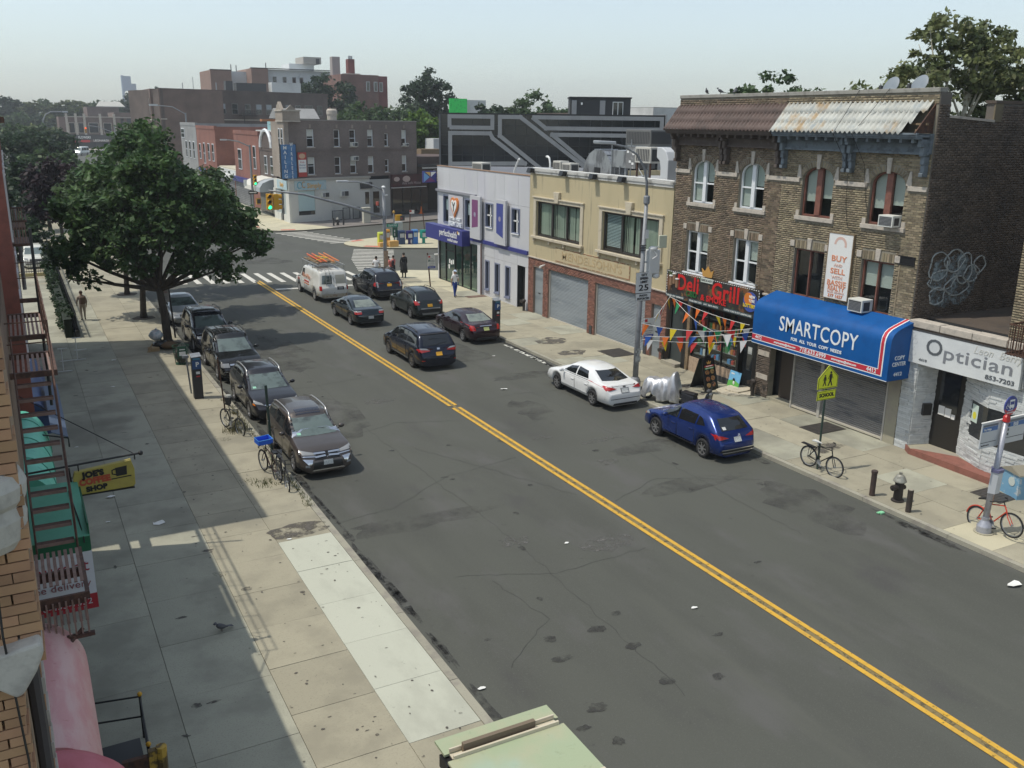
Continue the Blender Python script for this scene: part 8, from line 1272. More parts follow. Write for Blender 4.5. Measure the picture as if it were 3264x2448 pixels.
def sedprof(L,H,deck=1.0,hood=.94): return [(0,.62),(.03,.86),(.10,deck-.03),(.35,deck),(.72,deck+.03),(1.05,H-.22),(1.4,H-.08),(1.9,H),(2.5,H),(2.9,H-.05),(3.3,H-.22),(3.75,hood+.06),(4.0,hood),(L-.35,hood-.14),(L-.12,hood-.25),(L-.03,hood-.36),(L,.5)]
def win3(L,zb,zt_,a,b,c,d,e=None):
    o=[[(a,zb),(b,zb),(b-.03,zt_),(a+.02+.1,zt_)],[(b+.07,zb),(c,zb),(c-.36 if d is None else c,zt_-.02),(b+.05,zt_)]];return o
PI_=math.pi;PK='cars parked along the left kerb';PR='cars parked along the right kerb'
trl=lambda x0,x1,z0,z1,sk=.04: [(x0,z0),(x1,z0+sk*.5),(x1,z1),(x0,z1-sk)]
# brown crossover nearest, facing the camera
pb_=paint('brown',(.10,.085,.077),.55,.3)
L=4.7;t,pt=car('brown-grey crossover with chrome grille and silver roof rails, nearest parked car on the left','car',(8.05,27.3+L/2,0),PI_,L,1.81,suvprof(L,1.68,1.06,.2,hl=1.05),[(0,1.08),(2.5,1.04),(L-1.1,1.0),(L,.9)],r=.35,ax=(1.08,3.75),pnt=pb_,group=PK,ws=(.70,.585,1.10,1.50),rg=(.6,.52,1.14,1.5),winds=[[(2.55,1.1),(3.4,1.07),(3.0,1.43),(2.5,1.5)],[(1.5,1.13),(2.46,1.1),(2.42,1.5),(1.45,1.53)],[(.55,1.18),(1.38,1.13),(1.35,1.53),(.7,1.5)]],doors=((1.5,2.48),(2.53,3.5)),rails=(.6,2.75,P('rail_silver',(.62,.62,.62),.3,.7)),frontplate=plat_w,plate_z=.55,
    feats=[('headlight',lampc,'front2',[(.36,.77),(.86,.82),(.84,.93),(.40,.84)]),('headlight_rim',chrome,'front2',[(.36,.72),(.86,.76),(.87,.79),(.36,.75)],.02),('grille',black,'front',[(-.42,.66),(.42,.66),(.42,.86),(-.42,.86)]),('chrome_bar',chrome,'front2',[(.04,.80),(.42,.80),(.44,.845),(.06,.845)],.03),('chrome_bar',chrome,'front2',[(.04,.72),(.40,.70),(.40,.745),(.06,.765)],.03),('chrome_blade',chrome,'front2',[(.48,.66),(.80,.70),(.62,.5),(.56,.5)],.02),('lower_grille',black,'front',[(-.5,.36),(.5,.36),(.45,.64),(-.45,.64)],.014),('fog_light',lampc,'front2',[(.6,.44),(.74,.45),(.74,.52),(.62,.52)],.02),('skid_strip',chrome,'front',[(-.55,.31),(.55,.31),(.5,.35),(-.5,.35)],.03),('sunroof',P('sunroof_blue',(.02,.022,.035),.06,spec=1.),'top',[(-.42,2.3),(.42,2.3),(.42,2.62),(-.42,2.62)],.006),('tail_light',tail,'rear2',trl(.5,.84,.9,1.06)),('sill_strip',chrome,'side',[(1.5,.40),(3.35,.40),(3.35,.43),(1.5,.43)],.014),('pillar_strip',chrome,'side',[(3.03,1.44),(3.46,1.08),(3.50,1.08),(3.07,1.45)],.012),('inspection_sticker',P('sticker_green',(.3,.6,.45),.4),'front',[(.50,1.13),(.62,1.13),(.62,1.18),(.50,1.18)],.012)])
m=MB()
for a in (90,210,330): c,s=math.cos(rad(a)),math.sin(rad(a));m.prism([(-(.03*c),L/2+.10,.775+.03*s),(-(.03*c*.3)-.03*s*.6,L/2+.10,.775+.02*s+.03*c*.6),(-.075*c,L/2+.10,.775+.075*s),(-(.03*c*.3)+.03*s*.6,L/2+.10,.775+.02*s-.03*c*.6)],(0,.01,0))
m.build('badge',chrome,t)
L=4.6;dk1=paint('graphite',(.03,.03,.036),.5,.28)
car('dark graphite crossover parked second from the front on the left','car',(8.05,33.6+L/2,0),PI_,L,1.82,suvprof(L,1.66,1.04,.3,hl=1.0),[(0,1.1),(2.5,1.03),(L-1.1,1.0),(L,.9)],r=.35,ax=(.98,3.68),pnt=dk1,group=PK,ws=(.70,.585,1.08,1.48),rg=(.6,.5,1.14,1.45),winds=[[(2.5,1.08),(3.35,1.06),(2.95,1.42),(2.45,1.5)],[(1.45,1.12),(2.42,1.08),(2.38,1.5),(1.4,1.5)],[(.65,1.2),(1.35,1.13),(1.3,1.5),(.85,1.42)]],doors=((1.4,2.42),(2.47,3.4)),rails=(.75,2.7,P('rail_silver',(.62,.62,.62),.3,.7)),feats=[('headlight',lampc,'front2',[(.5,.72),(.86,.80),(.82,.90),(.56,.80)]),('amber_lamp',P('amber_lens',(.7,.2,.02),.2),'front2',[(.80,.72),(.87,.74),(.87,.80),(.82,.79)],.02),('chrome_bar',chrome,'front',[(-.45,.70),(.45,.70),(.5,.735),(-.5,.735)],.02),('grille',black,'front',[(-.42,.5),(.42,.5),(.45,.68),(-.45,.68)]),('lower_grille',black,'front',[(-.55,.3),(.55,.3),(.5,.46),(-.5,.46)]),('tail_light',tail,'rear2',trl(.55,.84,.95,1.15)),('inspection_sticker',P('sticker_green',(.3,.6,.45),.4),'front',[(.50,1.11),(.62,1.11),(.62,1.16),(.50,1.16)],.012)])
L=4.9;dk2=paint('black',(.012,.013,.014),.3,.25)
car('boxy black sport utility with square headlights parked third on the left','car',(8.1,39.8+L/2,0),PI_,L,1.88,suvprof(L,1.8,1.13,.18,hl=1.15),[(0,1.12),(2.5,1.1),(L-1.1,1.08),(L,1.0)],r=.37,ax=(1.05,3.95),roofw=.8,pnt=dk2,group=PK,ws=(.72,.61,1.17,1.58),rg=(.62,.55,1.2,1.6),winds=[[(2.6,1.18),(3.45,1.16),(3.1,1.56),(2.55,1.62)],[(1.5,1.18),(2.5,1.18),(2.46,1.62),(1.5,1.64)],[(.4,1.2),(1.4,1.18),(1.4,1.64),(.5,1.6)]],doors=((1.5,2.5),(2.56,3.5)),rails=(.6,2.8,P('rail_dark',(.05,.05,.05),.4,.5)),feats=[('headlight',lampc,'front2',[(.52,.72),(.88,.74),(.87,.90),(.54,.89)]),('chrome_bar',chrome,'front',[(-.5,.80),(.5,.80),(.5,.86),(-.5,.86)],.02),('grille',black,'front',[(-.5,.6),(.5,.6),(.5,.95),(-.5,.95)]),('bumper_strip',chrome,'front',[(-.8,.55),(.8,.55),(.8,.58),(-.8,.58)],.03),('tail_light',tail,'rear2',[(.72,.8),(.86,.8),(.86,1.15),(.72,1.15)])]+[('roof_bar',trim,'top',[(-.6,y),(.6,y),(.6,y+.05),(-.6,y+.05)],.02) for y in (.9,1.4,1.9,2.4)]+[('roof_rib',trim,'top',[(x,.8),(x+.04,.8),(x+.04,2.6),(x,2.6)],.012) for x in (-.36,-.02,.32)])
L=4.85;dk3=paint('midnight',(.012,.014,.022),.4,.25)
car('midnight blue-black sport utility parked fourth on the left under the tree','car',(8.1,45.5+L/2,0),PI_,L,1.9,suvprof(L,1.78,1.1,.2,hl=1.1),[(0,1.12),(2.5,1.08),(L-1.1,1.05),(L,.95)],r=.37,ax=(1.02,3.85),roofw=.79,pnt=dk3,group=PK,ws=(.72,.6,1.14,1.57),rg=(.62,.55,1.2,1.55),winds=[[(2.6,1.14),(3.45,1.12),(3.05,1.52),(2.55,1.6)],[(1.5,1.16),(2.5,1.14),(2.46,1.6),(1.5,1.62)],[(.45,1.2),(1.4,1.16),(1.4,1.62),(.6,1.56)]],doors=((1.5,2.5),(2.56,3.5)),rails=(.6,2.8,MATS['rail_dark']),feats=[('headlight',lampc,'front2',[(.5,.78),(.86,.82),(.85,.93),(.54,.9)]),('grille',black,'front',[(-.45,.6),(.45,.6),(.48,.88),(-.48,.88)]),('tail_light',tail,'rear2',trl(.6,.86,.9,1.1))]+[('roof_bar',trim,'top',[(-.6,y),(.6,y),(.6,y+.05),(-.6,y+.05)],.02) for y in (1.0,1.6,2.2)])
L=4.55;sv=paint('silver',(.36,.38,.40),.6,.3)
def sedan(label,loc,rz,L,W,H,p,deck=1.0,hood=.93,group=None,feats=(),rgm=None,rim=None,plate=None,pz=.78,wsb=(.70,.56,1.0,1.33),rgq=(.62,.5,1.04,1.33),sidem=None,fp=None,zb=1.0):
    k=L/4.85;Y=lambda q: [(a*k,b) for a,b in q];return car(label,'car',loc,rz,L,W,[(a*k,b) for a,b in sedprof(4.85,H,deck,hood)],[(0,.92),(1.0,.96),(2.5,.94),(3.7,.90),(L,.76)],r=.33,ax=(1.05*k,3.85*k),roofw=.70,pnt=p,group=group,ws=wsb,rg=rgq,rgm=rgm or g_rear,sidem=sidem,winds=[Y([(2.42,zb),(3.35,zb-.02),(2.95,H-.2),(2.42,H-.1)]),Y([(1.45,zb+.02),(2.34,zb),(2.34,H-.1),(1.66,H-.14)])],doors=((1.35*k,2.36*k),(2.41*k,3.45*k)),rim=rim,plate=plate,plate_z=pz,frontplate=fp,feats=feats)
sedan('silver sedan half hidden behind the street tree, parked fifth on the left',(7.95,52.8+L/2,0),PI_,L,1.78,1.44,sv,group=PK,wsb=(.68,.56,1.0,1.34),feats=[('headlight',lampc,'front2',[(.5,.62),(.82,.68),(.8,.78),(.54,.72)]),('grille',black,'front',[(-.4,.5),(.4,.5),(.4,.66),(-.4,.66)])])
# right kerb, seen from behind
L=4.3;bl_=paint('blue',(.006,.028,.165),.4,.25)
t,pt=car('bright blue crossover with black rear glass, nearest of the cars parked on the right','car',(21.05,22.5+L/2,0),0,L,1.77,suvprof(L,1.62,1.0,.34,hl=.95),[(0,1.04),(1.2,1.06),(2.5,.98),(L-1.0,.94),(L,.82)],r=.345,ax=(.80,3.47),roofw=.74,pnt=bl_,group=PR,ws=(.70,.57,1.03,1.44),rg=(.58,.50,1.09,1.43),winds=[[(2.28,1.03),(3.1,.99),(2.72,1.36),(2.22,1.43)],[(1.3,1.08),(2.2,1.03),(2.15,1.43),(1.25,1.42)],[(.78,1.15),(1.22,1.09),(1.18,1.41),(1.0,1.36)]],doors=((1.28,2.2),(2.25,3.15)),plate=plat_w,plate_z=.80,feats=[('tail_light',tail,'rear2',[(.36,.86),(.84,.83),(.86,1.0),(.62,.95)]),('tail_light_side',tail,'side',[(.02,.86),(.30,.96),(.22,1.02),(.02,1.0)]),('rear_skid',trim,'rear',[(-.78,.30),(.78,.30),(.74,.46),(-.74,.46)],.014),('chrome_strip',chrome,'rear',[(-.72,.475),(.72,.475),(.70,.505),(-.70,.505)],.026),('chrome_strip',chrome,'rear',[(-.70,.375),(.70,.375),(.68,.40),(-.68,.40)],.03),('sill_cladding',trim,'side',[(1.2,.30),(3.1,.30),(3.1,.37),(1.2,.37)]),('window_sticker',P('sticker_white',(.6,.6,.58),.5),'rear',[(-.5,1.12),(-.36,1.12),(-.36,1.2),(-.5,1.2)],.012),('headlight',lampc,'side',[(L-.5,.76),(L-.12,.70),(L-.12,.78),(L-.4,.83)]),('amber_lamp',MATS['amber_lens'],'side',[(L-.22,.70),(L-.05,.68),(L-.05,.72),(L-.2,.75)],.014)])
m=MB()
for a in (90,210,330): c,s=math.cos(rad(a)),math.sin(rad(a));m.prism([((.012*c),-L/2-.085,.96+.012*s),((.02*c)-.022*s,-L/2-.085,.96+.02*s+.022*c),(.055*c,-L/2-.085,.96+.055*s),((.02*c)+.022*s,-L/2-.085,.96+.02*s-.022*c)],(0,.06,0))
m.build('badge',chrome,t)
wp_=paint('white',(.72,.73,.73),.0,.25)
t,pt=sedan('white sedan with dark rear glass parked by the grey lamp post',(20.98,29.1+4.85/2,0),0,4.85,1.83,1.45,wp_,1.06,.95,PR,rgm=g_dark,plate=plat_w,pz=.82,rgq=(.64,.5,1.09,1.36),zb=1.02,feats=[('tail_light',tail,'rear2',[(.36,.90),(.84,.84),(.88,1.0),(.70,.99)]),('tail_light_side',tail,'side',[(.02,.86),(.42,.98),(.36,1.02),(.02,1.0)]),('boot_gap',trim,'rear',[(-.55,.985),(.55,.985),(.55,.993),(-.55,.993)],.006),('bumper_slot',trim,'rear',[(-.86,.49),(.86,.49),(.86,.515),(-.86,.515)],.008),('rear_skid',trim,'rear',[(-.6,.24),(.6,.24),(.56,.33),(-.56,.33)],.012),('plate_recess',midgrey,'rear',[(-.2,.72),(.2,.72),(.2,.92),(-.2,.92)],.008),('badge',trim,'rear',[(-.07,.945),(.07,.945),(.07,.975),(-.07,.975)],.014),('window_trim',chrome,'side',[(1.45,.985),(3.4,.965),(3.4,.98),(1.45,1.0)],.012)])
mr_=paint('maroon',(.028,.012,.018),.45,.25)
sedan('dark maroon sedan parked beside the right parking meter',(21.1,41.8+4.85/2,0),0,4.85,1.83,1.45,mr_,1.05,.95,PR,plate=P('plate_green',(.4,.45,.18),.5),pz=.80,rgq=(.64,.5,1.09,1.36),feats=[('tail_light',tail,'rear2',[(.60,.74),(.86,.74),(.86,1.0),(.66,.98)]),('tail_light_side',tail,'side',[(.02,.76),(.26,.86),(.24,.99),(.02,.99)]),('chrome_strip',chrome,'rear',[(-.34,.92),(.34,.92),(.34,.97),(-.34,.97)],.018),('rear_skid',trim,'rear',[(-.6,.24),(.6,.24),(.56,.38),(-.56,.38)])])
L=4.53;gr_=paint('magnetic',(.02,.028,.028),.5,.25);silt=P('skid_silver',(.3,.31,.31),.4,.6)
car('dark grey-green crossover with silver skid plate, parked before the maroon sedan','car',(20.85,48.6+L/2,0),0,L,1.84,suvprof(L,1.66,1.04,.32,hl=.95),[(0,1.08),(1.2,1.08),(2.6,1.02),(L-1.0,.98),(L,.86)],r=.355,ax=(.92,3.61),roofw=.75,pnt=gr_,group=PR,ws=(.70,.58,1.06,1.48),rg=(.62,.5,1.14,1.5),winds=[[(2.4,1.08),(3.25,1.04),(2.85,1.42),(2.35,1.49)],[(1.4,1.12),(2.32,1.08),(2.28,1.49),(1.35,1.48)],[(.7,1.2),(1.32,1.13),(1.28,1.47),(.95,1.4)]],doors=((1.36,2.32),(2.37,3.3)),plate=plat_y,plate_z=.86,rails=(.7,2.5,MATS['rail_dark']),feats=[('tail_light',tail,'rear2',[(.62,.92),(.88,.90),(.88,1.12),(.7,1.1)]),('lamp_white',lampc,'rear2',[(.6,1.03),(.72,1.03),(.72,1.1),(.6,1.1)],.018),('tail_light_side',tail,'side',[(.02,.92),(.3,1.0),(.26,1.12),(.02,1.12)]),('bumper',trim,'rear',[(-.86,.36),(.86,.36),(.86,.6),(-.86,.6)]),('skid_plate',silt,'rear',[(-.5,.34),(.5,.34),(.56,.45),(-.56,.45)],.024),('step_strip',silt,'rear',[(-.6,.66),(.6,.66),(.6,.72),(-.6,.72)],.018)])
L=5.0;ex_=paint('deep_black',(.012,.013,.02),.4,.22)
car('large black sport utility parked farthest up on the right near the corner','car',(20.95,55.4+L/2,0),0,L,2.0,suvprof(L,1.8,1.14,.26,hl=1.1),[(0,1.14),(1.2,1.12),(2.6,1.1),(L-1.0,1.06),(L,.95)],r=.38,ax=(1.08,3.94),roofw=.78,pnt=ex_,group=PR,ws=(.74,.62,1.16,1.6),rg=(.68,.58,1.2,1.62),winds=[[(2.7,1.16),(3.55,1.13),(3.1,1.54),(2.62,1.62)],[(1.55,1.18),(2.6,1.16),(2.54,1.62),(1.5,1.64)],[(.45,1.22),(1.42,1.18),(1.4,1.64),(.62,1.58)]],doors=((1.52,2.58),(2.64,3.6)),plate=plat_y,plate_z=.98,rails=(.7,2.8,MATS['rail_dark']),rim=rimd,feats=[('tail_light',lampc,'rear2',[(.74,.86),(.84,.86),(.84,1.2),(.74,1.2)]),('tail_light_side',tail,'side',[(.02,.9),(.36,.95),(.32,1.16),(.02,1.16)]),('bumper',trim,'rear',[(-.9,.38),(.9,.38),(.9,.56),(-.9,.56)]),('step_strip',silt,'rear',[(-.75,.66),(.75,.66),(.75,.69),(-.75,.69)],.02),('badge',chrome,'rear',[(-.06,1.1),(.06,1.1),(.06,1.13),(-.06,1.13)],.014)])
# traffic driving away
L=5.09;sn=paint('navy_black',(.010,.014,.03),.45,.2)
car('navy black minivan driving away along the yellow centre line','car',(16.72,38.0+L/2,0),0,L,1.98,[(0,.62),(.03,.85),(.08,1.05),(.2,1.15),(.42,1.55),(.6,1.68),(1.2,1.75),(2.2,1.76),(2.9,1.70),(3.4,1.56),(4.0,1.2),(4.35,1.03),(4.7,.92),(4.95,.78),(5.05,.66),(L,.55)],[(0,1.14),(1.2,1.12),(3,1.05),(L-.9,.98),(L,.8)],r=.35,ax=(1.02,4.05),roofw=.78,pnt=sn,ws=(.76,.62,1.12,1.58),rg=(.72,.62,1.16,1.60),winds=[[(2.85,1.12),(3.8,1.08),(3.3,1.5),(2.8,1.6)],[(1.75,1.16),(2.76,1.12),(2.72,1.6),(1.72,1.63)],[(.55,1.22),(1.66,1.16),(1.64,1.63),(.7,1.58)]],doors=((1.72,2.78),(2.84,3.8)),plate=plat_y,plate_z=.80,rails=(.9,2.7,MATS['rail_dark']),rim=mat('mid_alloy',(.22,.22,.22),.35,.7),feats=[('tail_light',tail,'rear2',[(.42,.93),(.94,.88),(.95,1.02),(.42,.97)]),('lamp_white',lampc,'rear2',[(.44,.975),(.94,1.03),(.9,1.09),(.6,1.06)],.014),('tail_light_side',tail,'side',[(.02,.9),(.4,.99),(.3,1.05),(.02,1.06)]),('spoiler',trim,'rear',[(-.7,1.62),(.7,1.62),(.66,1.65),(-.66,1.65)],.03),('reflector',tail,'rear2',[(.72,.5),(.86,.5),(.86,.54),(.72,.54)]),('badge',chrome,'rear',[(-.07,.98),(.07,.98),(.07,1.06),(-.07,1.06)],.014),('sill_strip',chrome,'side',[(1.45,.36),(3.6,.36),(3.6,.39),(1.45,.39)],.014)])
ac_=paint('teal_black',(.010,.018,.024),.45,.22)
sedan('dark teal older sedan driving away behind the white van',(17.05,48.2+2.45,0),0,4.9,1.79,1.42,ac_,1.0,.92,plate=plat_w,pz=.58,feats=[('tail_light',tail,'rear2',[(.5,.76),(.86,.76),(.86,.88),(.5,.88)]),('lamp_white',lampc,'rear2',[(.5,.88),(.86,.88),(.86,.93),(.52,.93)],.014),('bumper_strip',silt,'rear',[(-.86,.67),(.86,.67),(.86,.69),(-.86,.69)],.02),('rear_skid',trim,'rear',[(-.6,.26),(.6,.26),(.56,.36),(-.56,.36)])])
# white work van with roof load
L=5.7;vw=mat('paint_van_white',(.60,.60,.57),.35,0,coat=.5,var=[(1.4,(.5,.49,.44),.5,.72),(5,(.34,.27,.19),.68,.78)],objc=True)
VX,VY=17.5,56.2+L/2
vt,vp_=car('white work van with orange lettering, ladders and loose timber on the roof','van',(VX,VY,0),0,L,2.02,[(0,.62),(.02,1.0),(.05,1.5),(.12,1.85),(.3,2.0),(.8,2.05),(3.0,2.05),(3.6,2.0),(3.9,1.86),(4.35,1.42),(4.6,1.2),(5.0,1.1),(5.4,.98),(5.6,.85),(L,.6)],[(0,1.12),(4,1.12),(4.7,1.08),(L,.95)],sill=.34,r=.37,ax=(1.1,4.6),roofw=.86,pnt=vw,ws=(.8,.7,1.3,1.78),rg=None,winds=[[(3.35,1.25),(4.1,1.22),(3.8,1.75),(3.3,1.78)]],doors=((3.3,4.2),),plate=None,rim=P('steel_wheel',(.4,.4,.38),.4,.4),feats=[('rear_window',g_mid,'rear',[(-.80,1.18),(-.12,1.18),(-.12,1.72),(-.72,1.72)],.01),('blank_window',mat('dusty_panel',(.44,.42,.35),.7),'rear',[(.12,1.18),(.80,1.18),(.72,1.72),(.12,1.72)],.01),('tail_light',tail,'rear2',[(.80,.78),(.93,.78),(.93,1.06),(.80,1.06)],.014),('door_split',trim,'rear',[(-.012,.6),(.012,.6),(.012,1.9),(-.012,1.9)],.006),('rear_bumper',mat('rusty_bumper',(.42,.38,.3),.7,.2,var=[(4,(.25,.12,.06),.5,.65)],objc=True),'rear',[(-.98,.38),(.98,.38),(.98,.56),(-.98,.56)],.05),('plate_recess',trim,'rear',[(.18,.80),(.62,.80),(.62,1.0),(.18,1.0)],.012),('number_plate',midgrey,'rear',[(.26,.83),(.54,.83),(.54,.96),(.26,.96)],.02),('filler_panel',midgrey,'side',[(2.8,.6),(2.95,.6),(2.95,.75),(2.8,.75)])])
ovt=P('van_orange',(.62,.17,.06),.6);sd_=(Vector((0,-1,0)),Vector((0,0,1)))
text(vt,'Rite Way',.42,(-1.012,-.1,1.36),P('van_faded',(.6,.3,.2),.6),width=1.7,dirs=sd_,depth=.012,shear=.3);text(vt,'REMODELING',.14,(-1.02,-.15,1.02),P('van_red',(.5,.05,.04),.6),width=1.0,dirs=sd_,depth=.006,bold=.006);text(vt,'PLUMBING & HEATING',.1,(-1.02,-.15,.86),ovt,width=1.1,dirs=sd_,depth=.006);text(vt,'718',.25,(-1.02,1.75,.95),P('van_red',(.5,.05,.04),.6),width=.4,dirs=sd_,depth=.006)
m=MB()
for y in (-2.3,-1.1,.1,1.2): m.tube([(-.85,y,2.0),(-.85,y,2.3),(.85,y,2.3),(.85,y,2.0)],.03,6)
for x in (-.85,.85): m.tube([(x,-2.5,2.3),(x,1.4,2.3)],.03,6)
m.tube([(-.5,-2.83,.75),(-.5,-2.8,1.9),(-.5,-2.55,2.05)],.02,5);m.tube([(-.25,-2.83,.75),(-.25,-2.8,1.9),(-.25,-2.55,2.05)],.02,5)
for k in range(5): m.tube([(-.5,-2.83,.85+k*.22),(-.25,-2.83,.85+k*.22)],.016,5)
m.build('roof_rack',mat('rack_grey',(.3,.31,.31),.5,.3),vt)
PLK=[a+' timber plank on the white van roof'+b for a in ('pale','brown','grey worn','dark','short','long','split') for b in (' near its rear',' toward the front')]
for i in range(14):
    z=2.36+.045*(i//5)+R.uniform(0,.02);x=-.7+.28*(i%5)+R.uniform(-.08,.08);l=R.uniform(1.4,3.2);a=R.uniform(-.12,.12);q=MB();q.box(-.07,.07,-l/2,l/2,0,.04);q.v=[(VX+x+v[0]+a*v[1],VY-.7+v[1]+R.uniform(-.0,.0),z+v[2]+.02*v[1]*a) for v in q.v];solo(q,'plank',wood if i%3 else mat('pale_plank',(.42,.3,.17),.8),PLK[i],'plank',group='planks on the van roof')
for x,c,lb in ((-.45,(.7,.13,.04),'orange extension ladder on the van roof, left one'),(.35,(.66,.2,.05),'orange extension ladder on the van roof, right one')):
    t=thing('ladder',lb,'ladder',(VX+x,VY-.6,2.56));lm=P('ladder_'+str(x),c,.5);part('rail',lm,t,lambda q: [q.tube([(VX+x+s,VY-2.4,2.55),(VX+x+s+.1,VY+1.2,2.62)],.035,5) for s in (-.17,.17)])
    for k in range(10): part('rung',lm,t,lambda q: q.tube([(VX+x-.17,VY-2.2+k*.34,2.56),(VX+x+.19,VY-2.2+k*.34,2.56)],.018,5))
q=MB();q.tube([(VX-.8,VY-1.9,2.62),(VX-.3,VY-2.0,2.72),(VX+.1,VY-1.5,2.66),(VX-.5,VY-.6,2.7)],.03,6);solo(q,'rope',P('rope_yellow',(.7,.5,.05),.7),'yellow rope tying the load on the van roof','rope')
# far vehicles and the white car in the yard
L=4.7;car('white car parked in the yard behind the pale railing','car',(1.15,77.6+L/2,.06),PI_,L,1.85,suvprof(L,1.62,1.04,.3),[(0,1.06),(L,.92)],pnt=paint('yard_white',(.62,.62,.56),0,.3),ws=(.72,.6,1.06,1.45),rg=(.6,.5,1.14,1.45),winds=[[(1.5,1.1),(3.3,1.08),(2.9,1.42),(1.5,1.5)]],nst=36,feats=[('headlight',lampc,'front2',[(.5,.75),(.86,.8),(.84,.9),(.54,.85)]),('grille',black,'front',[(-.4,.55),(.4,.55),(.4,.8),(-.4,.8)]),('bumper_strip',trim,'front',[(-.8,.42),(.8,.42),(.8,.5),(-.8,.5)])])
for x,y,H,c,lb in ((15.4,283,1.75,(.12,.14,.14),'grey sport utility coming down the far end of the avenue'),(14.2,236,1.75,(.6,.6,.58),'white sport utility coming down the far end of the avenue, nearer one')): car(lb,'car',(x,y+2.4,0),PI_,4.8,1.95,suvprof(4.8,H,1.1),[(0,1.1),(4.8,.95)],pnt=paint('far'+str(y),c,.2,.3),ws=(.74,.6,1.12,1.52),winds=[[(1.2,1.15),(3.4,1.12),(3.0,1.5),(1.2,1.6)]],nst=30,feats=[('grille',black,'front',[(-.6,.5),(.6,.5),(.6,.85),(-.6,.85)]),('headlight',lampc,'front2',[(.6,.72),(.88,.74),(.87,.9),(.62,.88)])])
car('white minibus waiting at the far crossing before the flower shop','minibus',(21,318,0),PI_-.5,6.4,2.2,[(0,.7),(.05,1.8),(.2,2.5),(.8,2.66),(4.6,2.66),(5.1,2.5),(5.6,1.7),(6.0,1.25),(6.35,.95),(6.4,.7)],[(0,1.25),(6.4,1.0)],sill=.4,r=.4,ax=(1.4,5.3),roofw=.9,pnt=paint('minibus',(.62,.63,.61),0,.35),ws=(.9,.8,1.45,2.35),winds=[[(.4,1.5),(2.0,1.5),(2.0,2.3),(.4,2.3)],[(2.2,1.5),(3.6,1.5),(3.6,2.3),(2.2,2.3)],[(3.8,1.5),(5.1,1.45),(4.8,2.3),(3.8,2.3)]],nst=36,feats=[('grille',black,'front',[(-.5,.6),(.5,.6),(.5,.9),(-.5,.9)])])
